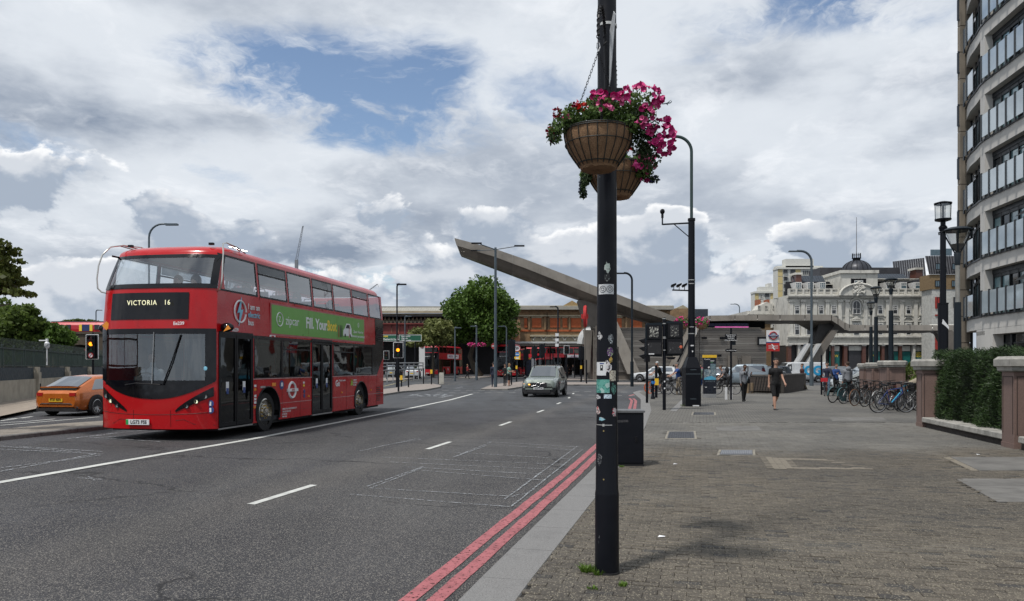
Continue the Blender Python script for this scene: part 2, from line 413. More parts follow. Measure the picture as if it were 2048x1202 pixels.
# things let into the paving: (px corners on the ground) -> quads in metres
COVERS = [('l', [(1329, 878), (1394, 878), (1391, 862), (1335, 862)]), ('m', [(1433, 911), (1511, 911), (1510, 899), (1438, 899)]), ('f', [(1382, 830.5), (1432, 830.5), (1431, 824), (1385, 824)])]
def gq(pts, zo): return [G(x, y, zo, 0.0) for x, y in pts]
SLABS = [[(1943, 941), (2110, 941), (2060, 914), (1885, 914)], [(1996, 1004), (2190, 1004), (2120, 957), (1911, 957)]]
def inside(p, q):
    c = False; n = len(q); j = n-1
    for i in range(n):
        if (q[i][1] > p[1]) != (q[j][1] > p[1]) and p[0] < (q[j][0]-q[i][0])*(p[1]-q[i][1])/(q[j][1]-q[i][1])+q[i][0]: c = not c
        j = i
    return c
HOLES = [gq(c, 0) for _, c in COVERS]+[gq(c, 0) for c in SLABS]
def pavement():
    root = thing('pavement', 'wide footway of brown and grey block pavers beside the road', 'pavement'); root['kind'] = 'structure'
    # bed and far sheet
    ys = [-6, -2, 2.5, 5.117]+[k[1] for k in KERB[3:]]+[BRICK_END]; ys = sorted(set(ys))
    P = [[(kerb_x(y)+KW-.02, y, -.014), (90, y, -.014)] for y in ys if y <= BRICK_END]
    MB().grid(P).build('bed', M_JOINT, root)
    ys = sorted(set([BRICK_END]+[k[1] for k in KERB if k[1] > BRICK_END]+[45, 52.5, 58, 64]))
    P = [[(kerb_x(y)+KW-.02 if y < 52 else 12.5, y, 0), (24, y, 0), (90, y, 0)] for y in ys]
    MB().grid(P).build('far_paving', M_PATT, root)
    rnd = random.Random(3); near = []; V = []; Fc = []
    vis = lambda x, y: -0.05 < (x+.3)/y*1 and abs(x)/y < .70
    for j in range(-10, 260):
        for i in range(-60, 120):
            off = (.1 if j % 2 else 0)
            c = AX*(i*.2+off)+AY*(j*.1)
            x, y = c.x, c.y
            if y < 2.2 or y > BRICK_END-.05 or x > .80*y+4.5 or x < kerb_x(y)+KW-.06: continue
            if any(inside((x, y), h) for h in HOLES): continue
            z = rnd.gauss(0, .0012); tx, ty = rnd.gauss(0, .0009), rnd.gauss(0, .0012)
            hx, hy = .0985, .0458
            lim = kerb_x(y)+KW+.004
            clipped = x-.11 < lim
            if not clipped and 4.9 < y < 10 and -.2 < x/y < .70: near.append((y+abs(x)*.15, c.copy(), z, tx, ty)); 
            pts = []
            for (a, b_) in ((-1, -1), (1, -1), (1, 1), (-1, 1)):
                for ins, zz in ((0, -.014), (0, -.003), (.0025, 0.0)):
                    p = c+AX*(a*(hx-ins))+AY*(b_*(hy-ins)); px_ = max(p.x, kerb_x(p.y)+KW+.003+ins)
                    pts.append((px_, p.y, z+zz+a*tx+b_*ty))
            V.append((y, pts, near[-1] if (not clipped and near and near[-1][1] == c) else None))
    near.sort(key=lambda n: n[0]); keep = set(id(n) for n in near[:300])
    base = None; vs = []; fs = []
    quadf = []
    for k in range(4):
        a, b_ = k*3, ((k+1) % 4)*3; quadf += [(a, b_, b_+1, a+1), (a+1, b_+1, b_+2, a+2)]
    top = (2, 5, 8, 11)
    for y, pts, n in V:
        if n is not None and id(n) in keep: continue
        o = len(vs); vs += pts; fs += [tuple(q+o for q in f) for f in quadf]+[tuple(q+o for q in top)]
    o = link('paving_bricks', fastmesh('paving_bricks', vs, fs, M_PAV), root); o['kind'] = 'stuff'
    b = MB(); pp = []
    for (a, c_) in ((-1, -1), (1, -1), (1, 1), (-1, 1)):
        for ins, zz in ((0, -.014), (0, -.003), (.0025, 0.0)): pp.append((a*(.0985-ins), c_*(.0458-ins), zz))
    b.add(pp, quadf+[top]); me = b.mesh('brick', M_PAV)
    for n in near[:300]:
        o = link('brick', me, root, (n[1].x, n[1].y, n[2])); o.rotation_euler = (n[4]/.0475, -n[3]/.0975, math.atan2(AX.y, AX.x))
    # kerbstones
    kp = [Vector((kerb_x(y), y, 0)) for y in np.arange(-1.5, 50.6, .1)]
    M_K = M('granite_kerb', (.22, .217, .212), .75, var=.22, scale=90, bmp=.3, bscale=120, grime=.35)
    i = 0
    while i+9 < len(kp):
        a, c_ = kp[i], kp[i+9]; t = (c_-a).normalized(); nx = Vector((t.y, -t.x, 0)); g = .004; b = MB()
        pts = [a+t*g, c_-t*g]; prof = [(0, -.14), (0, -.02), (.006, -.006), (.02, .002), (KW-.01, .002), (KW-.004, -.012)]
        vs = [p+nx*u+Vector((0, 0, z)) for p in pts for u, z in prof]; m_ = len(prof)
        b.add(vs, [(k, k+1, m_+k+1, m_+k) for k in range(m_-1)]+[tuple(range(m_)), tuple(range(m_, 2*m_))])
        b.build('kerbstone', M_K, root); i += 9
    # flush strip of pale kerb that crosses the footway to the black cabinet column
    MB().add([G(*p, .004, 0.0) for p in ((1340, 821), (1352, 823), (1379, 798), (1367, 796))], [(0, 1, 2, 3)]).build('flush_kerb', M_K, root)
    Mb = M('beige_paver', (.20, .175, .135), .8, scale=20, bmp=.3)
    q = gq([(1545, 938), (1740, 939), (1650, 919), (1522, 914)], .0)
    b = MB(); 
    for j in range(0, 260):
        for i2 in range(-60, 120):
            c = AX*(i2*.2+(.1 if j % 2 else 0))+AY*(j*.1)
            if 10 < c.y < 16 and inside(c, q):
                e = min((c-Vector((q[k][0], q[k][1], 0))).length for k in range(4))
                edge = not (inside(c+AY*.22, q) and inside(c-AY*.22, q) and inside(c-AX*.4, q))
                if edge:
                    b.add([c+AX*a*.096+AY*d_*.046+Vector((0, 0, .0035)) for a, d_ in ((-1, -1), (1, -1), (1, 1), (-1, 1))], [(0, 1, 2, 3)])
    o = b.build('beige_bricks', Mb, root)
    if o: o['kind'] = 'stuff'
    # concrete slabs at the right
    Mc = M('slab_concrete', (.15, .145, .135), .85, var=.14, scale=2.2, bmp=.3, bscale=60, grime=.5)
    for s_, q in enumerate(SLABS):
        p = gq(q, 0); b = MB()
        n = 2 if s_ == 0 else 3
        for k in range(n):
            f0, f1 = (k/n+.004, (k+1)/n-.004)
            if s_ == 0: f0, f1 = ((0, .085) if k == 0 else (.093, 1))
            L = lambda a, c_, f: a+(c_-a)*f
            if s_ == 0: qq = [L(p[0], p[1], f0), L(p[0], p[1], f1), L(p[3], p[2], f1), L(p[3], p[2], f0)]
            else: qq = [L(p[0], p[3], f0), L(p[1], p[2], f0), L(p[1], p[2], f1), L(p[0], p[3], f1)]
            MB().add([v+Vector((0, 0, .001)) for v in qq]+[v-Vector((0, 0, .012)) for v in qq], [(0, 1, 2, 3), (0, 4, 5, 1), (1, 5, 6, 2), (2, 6, 7, 3), (3, 7, 4, 0)]).build('slab', Mb if (s_ == 0 and k == 0) else Mc, root)
    for px, py, w_, h_ in ((1480, 742+115, 90, 5), (1720, 838, 110, 4)):
        MB().add([G(px+a, py+c_, .004, 0.0) for a, c_ in ((-w_/2, h_), (w_/2, h_*.8), (w_*.4, -h_), (-w_*.55, -h_*.8))], [(0, 1, 2, 3)]).build('concrete_patch', Mc, root)
pavement()
M_IRON = M('cast_iron', (.085, .088, .098), .5, metal=.6, scale=8, bmp=.2)
M_GALV = M('galvanised_grate', (.26, .27, .29), .5, metal=.5, scale=14)
def cover(nm, pts, lab, bars, mat):
    p = gq(pts, 0); r = thing('manhole_cover', lab, 'manhole cover')
    L = lambda u, v, z: (p[0]*(1-u)*(1-v)+p[1]*u*(1-v)+p[2]*u*v+p[3]*(1-u)*v)+Vector((0, 0, z))
    MB().add([L(0, 0, .002), L(1, 0, .002), L(1, 1, .002), L(0, 1, .002)], [(0, 1, 2, 3)]).build('frame', M('cover_mortar', (.24, .22, .18), .85), r)
    b = MB().add([L(.07, .08, .004), L(.93, .08, .004), L(.93, .92, .004), L(.07, .92, .004)], [(0, 1, 2, 3)]); b.build('plate', M_IRON, r)
    b = MB(); nu, nv = bars
    for i in range(nu):
        for j in range(nv):
            u0, u1 = .09+.82*(i+.15)/nu, .09+.82*(i+.85)/nu; v0, v1 = .11+.78*(j+.12)/nv, .11+.78*(j+.88)/nv
            q = [L(u0, v0, .005), L(u1, v0, .005), L(u1, v1, .005), L(u0, v1, .005)]
            b.add(q+[x+Vector((0, 0, .004)) for x in q], [(4, 5, 6, 7), (0, 1, 5, 4), (1, 2, 6, 5), (2, 3, 7, 6), (3, 0, 4, 7)])
    o = b.build('raised_pattern', mat, r); o['kind'] = 'stuff'
cover('l', COVERS[0][1], 'long blue-grey studded manhole cover in the paving beyond the black cabinet', (11, 9), M_IRON)
cover('m', COVERS[1][1], 'pale ribbed metal access cover nearest the camera in the block paving', (17, 1), M_GALV)
cover('f', COVERS[2][1], 'farthest studded manhole cover, just in front of the tapered black column base', (12, 6), M_IRON)

# ---------------------------------------------------------------- painted markings
def worn(name, col, wear):
    m, t = newmat(name); P = pos(t)
    t.set(t.p.inputs['Base Color'], t.mix(t.remap(t.noise(P, 5, 7, .65), .35, .7), col, tuple(c*.72 for c in col)))
    t.p.inputs['Roughness'].default_value = .65
    tr = t.node('ShaderNodeBsdfTransparent'); mx = t.node('ShaderNodeMixShader')
    n = t.noise(P, 22, 6, .75); t.set(mx.inputs[0], t.remap(n, wear-.05, wear+.06, 1, 0) if wear < 1 else 1.0)
    inv = t.math('SUBTRACT', 1.0, mx.inputs[0].links[0].from_socket) if wear < 1 else 0.0
    t.set(mx.inputs[0], inv); t.l.new(t.p.outputs[0], mx.inputs[1]); t.l.new(tr.outputs[0], mx.inputs[2]); t.l.new(mx.outputs[0], t.out.inputs[0])
    bump(t, t.noise(P, 60, 4), .3, .004)
    return m
M_WHITE = worn('road_paint_white', (.56, .57, .54), .66); M_FAINT = worn('road_paint_faint', (.34, .36, .38), .49)
M_RED = worn('road_paint_red', (.37, .115, .125), .58); M_YEL = worn('road_paint_yellow', (.50, .42, .20), .56)
def strip(pts, wid, name, mat, zo=.006, step=.5, wob=0.0, parent=None):
    """ribbon of paint along ground points (x, y), draped on the road"""
    q = [Vector((p[0], p[1], 0)) for p in pts]; out = []
    for a, b in zip(q, q[1:]):
        n = max(1, int((b-a).length/step)); out += [a+(b-a)*k/n for k in range(n)]
    out.append(q[-1]); P = []; rnd = random.Random(len(out))
    for i, p in enumerate(out):
        t = (out[min(i+1, len(out)-1)]-out[max(i-1, 0)]).normalized(); n = Vector((-t.y, t.x, 0)); row = []
        for s_ in (-.5, 0, .5):
            c = p+n*(wid*s_+rnd.gauss(0, wob)); row.append((c.x, c.y, gz(c.x, c.y)+zo))
        P.append(row)
    o = MB().grid(P).build(name, mat, parent)
    if parent is None: o['kind'] = 'structure'
    return o
def gp(*pts): return [G(*p)[:2] for p in pts]
for nm, d0 in (('outer', .425), ('inner', .235)):
    strip([(kerb_x(y)-d0*1.03, y) for y in np.arange(-1.5, 40, .25)], .125, 'red_road_line', M_RED, step=.3, wob=.004)
strip(gp((1258, 792), (1275, 787), (1283, 783)), .16, 'red_road_line', M_RED)
strip([(-8.6, 1)]+gp((0, 965), (230, 925), (495, 880), (800, 821), (900, 800), (945, 788)), .17, 'solid_white_line', M_WHITE, step=.4)
for k in range(7):
    y0 = 8.85+k*5.9; L = 1.45
    strip([(kerb_x(y)-3.62, y) for y in (y0, y0+L/2, y0+L)], .105, 'white_lane_dash', M_WHITE)
# survey marks sprayed across the lane
def spray(pts, wd=.035, mat=None): strip(gp(*pts), wd, 'spray_mark', mat or M_FAINT, zo=.011, step=.25, wob=.003)
for a in [((735, 974), (850, 933)), ((745, 976), (842, 938)), ((905, 916), (982, 885)), ((912, 914), (975, 891)), ((1009, 1000), (1155, 893)), ((1022, 1015), (1165, 900)),
          ((735, 977), (1040, 995)), ((700, 990), (1020, 1015)), ((845, 942), (1090, 962)), ((815, 935), (1090, 950)), ((780, 925), (1110, 940)), ((760, 915), (1130, 930)), ((900, 905), (1140, 919)), ((970, 884), (1160, 895)), ((975, 889), (1150, 901)),
          ((720, 903), (838, 877)), ((760, 893), (843, 879))]: spray(a, .025)
for a in [((0, 944), (100, 926), (200, 911)), ((0, 937), (120, 922), (190, 909)), ((0, 899), (120, 905), (205, 909)), ((0, 893), (160, 905)), ((40, 894), (205, 904)),
          ((135, 878), (230, 867), (330, 858)), ((150, 877), (260, 864)), ((180, 875), (320, 884)), ((190, 872), (320, 880))]: spray(a, .055)
for a in [((155, 957), (205, 960)), ((176, 954), (190, 962)), ((1010, 996), (1052, 988))]: spray(a, .03)
# far junction
for r_, y_ in ((0, 781), (1, 786)):
    for k in range(9):
        x = 884+k*24-r_*10
        if 1040 < x+12 < 1140: continue
        strip(gp((x, y_-k*.1), (x+13, y_-k*.1)), .16, 'give_way_dash', M_WHITE)
for k in range(5): strip(gp((1145+k*24, 783+k*.3), (1158+k*24, 783.4+k*.3)), .16, 'give_way_dash', M_WHITE); strip(gp((1150+k*27, 790+k*.3), (1163+k*27, 790.3+k*.3)), .14, 'give_way_dash', M_WHITE)
for a in [((765, 773), (812, 761), (880, 758.5), (960, 758)), ((830, 766), (900, 765)), ((880, 769), (940, 768))]: strip(gp(*a), .12, 'yellow_line', M_YEL)
for a in [((817, 792), (838, 788)), ((824, 788.5), (846, 793)), ((850, 788), (870, 793)), ((858, 793), (880, 788)), ((842, 790.5), (880, 790.5)), ((885, 792), (893, 788)), ((910, 777), (925, 774)), ((805, 795), (835, 794)), ((880, 795.5), (905, 790))]: strip(gp(*a), .25, 'lane_lettering', M_FAINT)
for a in [((0, 851), (199, 834)), ((0, 842), (65, 833)), ((0, 838), (60, 836)), ((150, 826), (215, 831)), ((0, 829), (70, 825)), ((0, 805), (40, 803)), ((40, 809), (75, 807)), ((0, 846), (55, 843), (110, 838))]: strip(gp(*a), .12, 'far_carriageway_line', M_WHITE)
for a in [((1150, 770), (1187, 769)), ((1262, 766), (1340, 771)), ((1240, 760), (1290, 762)), ((1225, 757.5), (1265, 758)), ((1265, 771), (1310, 773))]: strip(gp(*a), .16, 'far_lane_line', M_FAINT)

# ---------------------------------------------------------------- islands and kerbs
M_ISL = M('island_paving', (.27, .235, .21), .85, var=.12, scale=6, bmp=.3, grime=.3)
M_KD = M('kerb_weathered', (.17, .165, .155), .8, var=.15, scale=12, bmp=.3, grime=.4)
def island(pts, lab, h=.10, top=None, kw=.16, world=False):
    q = [Vector(p) for p in pts] if world else [G(x, y, h) for x, y in pts]
    n = len(q); c = sum(q, Vector())/n
    r = thing('traffic_island', lab, 'traffic island'); r['kind'] = 'structure'
    inn = [p+(c-p).normalized()*kw*1.3 for p in q]; b = MB()
    lo = [Vector((p.x, p.y, p.z-h-.05)) for p in q]; rim = [Vector((p.x, p.y, p.z-.015)) for p in q]; rt = [p+(c-p).normalized()*.02 for p in q]
    for i in range(n):
        j = (i+1) % n; b.quad(lo[i], lo[j], rim[j], rim[i]).quad(rim[i], rim[j], rt[j], rt[i]).quad(rt[i], rt[j], inn[j], inn[i])
    b.build('kerb', M_KD, r)
    MB().poly([p-Vector((0, 0, .004)) for p in inn]).build('paved_top', top or M_ISL, r)
    return r
island([(690, 796), (766, 788), (808, 782), (850, 779), (881, 773.5), (883, 770), (866, 767), (830, 768.5), (790, 775), (690, 787)], 'paved traffic island behind the large bus with posts and a cream bollard')
island([(961, 777.5), (1015, 777.5), (1047, 772.5), (1075, 767), (1070, 761.5), (1052, 762), (1010, 766), (984, 768)], 'paved traffic island where three people wait by the tall lamp column')
island([(1128, 769), (1300, 768.5), (1290, 764.5), (1130, 764)], 'long low kerbed island behind the green car', h=.1, kw=.25)
island([(1060, 760.5), (1330, 759), (1300, 755), (1240, 753.5), (1060, 755)], 'kerbed footway in front of the bus station shelters', h=.1, kw=.3)
island([(700, 765), (800, 760), (830, 756.5), (790, 755), (700, 757)], 'kerbed island with black posts in front of the underpass', h=.1, kw=.25)
island([(915, 754.5), (940, 751.5), (1010, 750), (985, 753), (960, 755)], 'thin kerbed island under the plane tree', h=.1, kw=.2)
def median():
    r = thing('central_reservation', 'narrow raised strip between the carriageways left of the large bus', 'central reservation'); r['kind'] = 'structure'
    A = [G(-190, 913), G(0, 881.5), G(220, 858), G(420, 843)]; A.append(A[-1]+(A[-1]-A[-2]))
    b, t = MB(), MB(); P = []; Q = []
    for i, p in enumerate(A):
        d = (A[min(i+1, len(A)-1)]-A[max(i-1, 0)]); d.z = 0; d.normalize(); n = Vector((-d.y, d.x, 0))
        z = .1; o = lambda u, zz: (p.x+n.x*u, p.y+n.y*u, zz)
        P.append([o(0, -.1), o(0, z-.02), o(.02, z), o(.15, z)]); Q.append([o(.15, z-.002), o(1.7, z-.002)])
    b.grid(P)
    # joints between kerbstones are real gaps: split each run into stones
    for (a, c_) in zip(P, P[1:]):
        L = (Vector(c_[0])-Vector(a[0])).length; n = max(1, int(L/.9))
        for k in range(n):
            rows = []
            for f in ((k+.006)/n, (k+1-.006)/n): rows.append([tuple(Vector(u)*(1-f)+Vector(v)*f) for u, v in zip(a, c_)])
            MB().grid(rows).build('kerbstone', M_KD, r)
    t.grid(Q).build('paved_top', M('median_paving', (.24, .215, .18), .9, var=.18, scale=5, bmp=.5, bscale=24), r)
    far = [[(v[0], v[1], .098) for v in (q[1],)][0] for q in Q]
    MB().grid([[f, (f[0], f[1], -.3)] for f in far]).build('kerb', M_KD, r)
median()
# ================================================================ BUSES
M_BRED = M('bus_red', (.44, .0045, .008), .24, 0, .04, .8, coat=.30, spec=.3, grime=.22)
M_BRED2 = M('bus_red_dull', (.48, .012, .022), .35, 0, .05, .8, coat=.5)
M_BLK = M('black_trim', (.006, .006, .008), .4, 0, .05, spec=.25); M_BLKG = M('black_gloss', (.004, .004, .006), .10, 0, .03, spec=.4)
M_RUB = M('rubber', (.014, .014, .015), .8); M_CHR = M('chrome', (.62, .60, .55), .22, 1.0, .06); M_ALU = M('brushed_metal', (.50, .50, .50), .4, .8)
M_DARKIN = M('dark_interior', (.035, .038, .045), .8); M_SEAT = M('seat_moquette', (.03, .035, .07), .9, scale=20); M_GREYIN = M('grey_interior', (.30, .31, .32), .7)
G_UP = Mglass('upper_glass', (.88, .92, .94), .015, .20); G_LOW = Mglass('tinted_glass', (.13, .15, .16), .02, .04); G_WIND = Mglass('windscreen_glass', (.66, .74, .77), .02, .17)
M_WH = M('white_vinyl', (.74, .75, .76), .5, var=.02); M_YT = M('yellow_vinyl', (.85, .62, .05), .5, var=.02); M_LB = M('light_blue_vinyl', (.22, .52, .68), .5, var=.02)
M_GRN = M('advert_green', (.135, .36, .055), .35, var=.03, scale=1); M_NAVY = M('navy_vinyl', (.02, .05, .20), .5, var=.02)
M_LED = M('led_amber_white', (.8, .8, .5), .5, emit=(1, .95, .62), estr=.55); M_ORG = M('orange_reflector', (.8, .28, .02), .3)
M_LAMP = M('headlamp_glass', (.22, .23, .23), .12, .2, .02, coat=.8); M_LGLOW = M('running_lamp', (.8, .8, .6), .3, emit=(.9, 1, .65), estr=.5)
M_SKIN = M('skin', (.42, .24, .17), .6, var=.05); M_SKIN2 = M('skin_dark', (.16, .085, .055), .6, var=.05); M_HAIR = M('hair_dark', (.015, .012, .010), .8)
M_TAIL = M('tail_lamp', (.40, .01, .01), .2, coat=.8); M_PLW = M('plate_white', (.72, .73, .74), .4, var=.02); M_PLY = M('plate_yellow', (.75, .48, .03), .4, var=.02)
M_SIL = M('silver', (.60, .60, .60), .3, .9, .05)

def wheel_mesh(r, wd, style='bus'):
    rt = r*.70 if style == 'bus' else r*.72
    ty = MB().lathe([(rt, -wd/2), (r*.95, -wd/2), (r, -wd*.38), (r, wd*.38), (r*.95, wd/2), (rt, wd/2), (rt*.98, wd*.3)], seg=36, axis=0)
    for k in range(36):
        a = 2*PI*k/36
    rim = MB()
    if style == 'bus':
        rim.lathe([(rt, wd*.48), (rt*.93, wd*.52), (rt*.90, wd*.30), (rt*.62, wd*.22), (rt*.60, wd*.40), (rt*.30, wd*.44), (rt*.27, wd*.60), (0.001, wd*.62)], seg=28, axis=0)
        nuts = MB()
        for k in range(10):
            a = 2*PI*k/10; nuts.cbox(wd*.44, rt*.47*math.cos(a), rt*.47*math.sin(a), .035, .034, .034)
            a += .31; nuts.cbox(wd*.24, rt*.77*math.cos(a), rt*.77*math.sin(a), .006, .05, .05)
    else:
        rim.lathe([(rt, wd*.46), (rt*.92, wd*.48), (rt*.90, wd*.05)], seg=28, axis=0).lathe([(rt*.20, wd*.40), (.001, wd*.44)], seg=14, axis=0)
        for k in range(5):
            for da in (-.16, .16):
                a = 2*PI*k/5+da; b_ = 2*PI*k/5+da*1.7
                c0 = Vector((wd*.38, rt*.13*math.cos(a), rt*.13*math.sin(a))); c1 = Vector((wd*.43, rt*.95*math.cos(b_), rt*.95*math.sin(b_))); tv = Vector((0, -math.sin(a), math.cos(a)))
                rim.add([c0-tv*.03, c0+tv*.03, c1+tv*.022, c1-tv*.022, c0-tv*.03-Vector((.03, 0, 0)), c0+tv*.03-Vector((.03, 0, 0)), c1+tv*.022-Vector((.03, 0, 0)), c1-tv*.022-Vector((.03, 0, 0))], [(0, 1, 2, 3), (0, 4, 5, 1), (1, 5, 6, 2), (2, 6, 7, 3), (3, 7, 4, 0)])
        nuts = MB().lathe([(rt*.86, wd*.0), (rt*.3, -wd*.02), (.001, -wd*.02)], seg=20, axis=0)
    return ty.mesh('tyre', M_RUB, True), rim.mesh('rim', M_CHR if style == 'bus' else M_SIL, True), nuts.mesh('wheel_nuts' if style == 'bus' else 'brake_disc', M('brass_nuts', (.55, .38, .10), .35, .8) if style == 'bus' else M('disc_dark', (.05, .05, .055), .5, .6))
WHEELS = {}
def wheel(root, x, y, r, wd, style, out=1):
    k = (round(r, 3), style)
    if k not in WHEELS: WHEELS[k] = wheel_mesh(r, wd, style)
    ty, ri, nu = WHEELS[k]
    e = bpy.data.objects.new('wheel', ty); COL.objects.link(e); e.parent = root; e.location = (x, y, r)
    e.rotation_euler = (0, 0, 0 if out > 0 else PI)
    link('rim', ri, e); link('wheel_nuts' if style == 'bus' else 'brake_disc', nu, e, **({'kind': 'stuff'} if style == 'bus' else {}))
    return e

def arched(y0, y1, z0, z1, cy, cz, r, x, n=14):
    """side panel polygon with a wheel arch cut in its lower edge"""
    a0 = math.asin(max(-1, min(1, (z0-cz)/r)))
    dx = math.sqrt(max(0, r*r-(z0-cz)**2)); pts = [(x, y0, z0)]
    for k in range(n+1):
        a = PI-a0-(PI-2*a0)*k/n; pts.append((x, cy+r*math.cos(a), cz+r*math.sin(a)))
    pts += [(x, y1, z0), (x, y1, z1), (x, y0, z1)]
    return pts

def make_bus(label, loc, rz, hero=True, L=10.9, route='', num='', ad=None, black_face=False, group=None):
    RD = M_BRED if hero else M_BRED2
    t = thing('double_decker_bus', label, 'bus', loc, rz, group)
    HW = 1.31; ZU0, ZU1, ZL0, ZL1, ZS = 3.28, 4.09, 1.31, 2.29, .25
    hw = lambda z: 1.31 if z < 2.4 else (1.31-.02*(z-2.4)/.9 if z < 3.3 else 1.29-.075*(z-3.3)/.8)
    fl = lambda z: .03*max(0, .9-z) if z < 2.45 else (.07*(z-2.45)/.85 if z < 3.3 else .07+.34*((z-3.3)/.8)**1.15)
    bul = lambda z: .30 if z < 3.3 else .30-.05*(z-3.3)
    def SF(a, z, e=0.0):
        s = -1 if a < 0 else 1
        return (a*(hw(z)+e*.6), fl(z)-bul(z)*(1-abs(a)**3.4)-e, z)
    def fp(a0, a1, z0, z1, nu=16, nv=6, e=.006, g=None):
        """patch of the front; a0/a1 may be functions of z, z0/z1 functions of a"""
        P = []
        for j in range(nv+1):
            row = []
            for i in range(nu+1):
                u, v = i/nu, j/nv
                if callable(z0) or callable(z1):
                    a = a0+(a1-a0)*u; za = z0(a) if callable(z0) else z0; zb = z1(a) if callable(z1) else z1; z = za+(zb-za)*v
                else:
                    z = z0+(z1-z0)*v; aa = a0(z) if callable(a0) else a0; ab = a1(z) if callable(a1) else a1; a = aa+(ab-aa)*u
                row.append(SF(a, z, e))
            P.append(row)
        return P
    nf = 28 if hero else 14
    # ---- body shell
    b = MB()
    b.grid(fp(-1, 1, ZS, 1.20, nf, 4, 0)); b.grid(fp(-1, 1, 2.36, 3.33, nf, 4, 0))
    b.grid(fp(-1, -.90, 1.20, 2.36, 4, 4, 0)); b.grid(fp(.90, 1, 1.20, 2.36, 4, 4, 0))
    b.grid(fp(-1, -.945, 3.33, 4.03, 3, 6, 0)); b.grid(fp(.945, 1, 3.33, 4.03, 3, 6, 0)); b.grid(fp(-1, 1, 4.03, 4.10, nf, 2, 0))
    # roof
    rings = []
    def ring(z, ins, fr):
        h = 1.215-ins; pts = []
        for i in range(21):
            a = -1+2*i/20; pts.append((a*h, fl(4.10)+fr-(bul(4.1)-ins*.3)*(1-abs(a)**3.4), z))
        pts += [(h, y, z) for y in (1.2, 4, 7, L-.6-ins)]
        for k in range(5):
            an = PI/2*k/4; pts.append((h-.35+.35*math.cos(an), L-.30-.4*ins-ins*.6+.35*(math.sin(an)-1)+.25, z))
        pts += [(-p[0], p[1], p[2]) for p in pts[-9:][::-1]]
        return pts+[pts[0]]
    for k in range(7):
        an = PI/2*k/6; rings.append(ring(4.10+.23*math.sin(an), .30*(1-math.cos(an)), .55*(1-math.cos(an))))
    c = (0, L/2, 4.37); rings.append([tuple(Vector(p)*.45+Vector(c)*.55) for p in rings[-1]]); rings.append([c]*len(rings[-1]))
    b.grid(rings)
    # sides
    side = lambda px: ((-9.065)/((px-1024)/1500-.164)-16.25)/.987 if True else 0
    wu = [(449, 516.5), (519, 576), (577.5, 626), (627.5, 668), (669, 706), (707, 738), (739.5, 763)]
    UW = [(side(a)+.05, side(c_)) for a, c_ in wu]; UW[-1] = (UW[-1][0], min(UW[-1][1], L-.18))
    DF = (.10, 1.52); DM = (4.86, 6.24)
    LW = [(1.62, 3.02), (3.08, 4.74), (6.36, 8.0), (8.06, 9.75)]
    def band(s, z0, z1, holes, y0, y1, zt=None):
        ys = sorted(set([y0, y1]+[v for h in holes for v in h]))
        for ya, yb in zip(ys, ys[1:]):
            if any(abs(h[0]-ya) < 1e-6 for h in holes): continue
            b.grid([[(s*hw(z0), ya, z0), (s*hw(z0), yb, z0)], [(s*hw(z1), ya, z1), (s*hw(z1), yb, z1)]])
    y0t = fl(4.1)
    for s in (1, -1):
        for za, zb in ((3.28, 3.55), (3.55, 3.82), (3.82, 4.10)):     # upper window band with holes
            ya = [(max(h[0], fl(zb)+.02) if i == 0 else h[0], h[1]) for i, h in enumerate(UW)]
            prev = [(fl(za), fl(zb))]
            edges = [(fl(za), fl(zb), UW[0][0], UW[0][0])]+[(UW[i][1], UW[i][1], UW[i+1][0], UW[i+1][0]) for i in range(len(UW)-1)]+[(UW[-1][1], UW[-1][1]-.0, L, L-.02)]
            for e in edges: b.quad((s*hw(za), e[0], za), (s*hw(za), e[2], za), (s*hw(zb), e[3], zb), (s*hw(zb), e[1], zb))
        b.grid([[(s*hw(z), y, z) for y in (fl(z), 1.5, 4, 7, L)] for z in (2.29, 2.6, 2.9, 3.28)])
        holes = ([DF]+LW[:2]+[DM]+LW[2:]) if s > 0 else [(1.2, 3.02)]+[LW[1]]+[(4.9, 6.2)]+LW[2:]
        band(s, ZL0, ZL1, holes, 0.0, L)
        x = s*HW
        b.poly(arched((1.52 if s > 0 else 0), (4.86 if s > 0 else 5.0), ZS, ZL0, 2.31, .49, .60, x)) if s > 0 else b.poly(arched(0, 5.0, ZS, ZL0, 2.31, .49, .60, x))
        b.poly(arched((6.24 if s > 0 else 5.0), L, ZS, ZL0, 8.68, .49, .60, x))
        if s > 0: b.quad((x, 0, ZS), (x, .10, ZS), (x, .10, ZL0), (x, 0, ZL0))
    # rear
    b.grid([[(-hw(z), L, z), (-.9, L+.07, z), (0, L+.1, z), (.9, L+.07, z), (hw(z), L, z)] for z in (.28, 1.3, 2.3, 3.3, 4.1)])
    b.build('body', RD, t, smooth=True)
    # ---- structure inside: floors, wheel boxes, underside
    f = MB(); f.box(-1.24, 1.24, .15, L-.1, .26, .36); f.box(-1.25, 1.25, .35, L-.1, 2.34, 2.42)
    f.box(-1.2, 1.2, 8.0, L-.15, .36, 1.2)
    if not hero: f.box(-1.2, 1.2, 1.5, L-.2, .3, 2.3)
    f.build('floors', M_DARKIN, t)
    MB().box(-1.22, 1.22, .2, L-.3, .18, .26).build('underside', M_RUB, t)
    MB().grid([[(x, .75, z) for x in (-1.16, 1.16)] for z in (4.15, 4.16)]+[[(x, L-.3, 4.16) for x in (-1.16, 1.16)]]).build('ceiling', M_GREYIN, t)
    for cy in (2.31, 8.68):
        for s in (1, -1): MB().lathe([(.605, s*1.30), (.60, s*.72), (.05, s*.72)], (0, cy, .49), 24, 0, PI, 0).build('wheel_arch', M_RUB, t)
        for s in (1, -1):
            if hero or s > 0 or cy < 4: wheel(t, s*1.10, cy, .48, .29, 'bus', s)
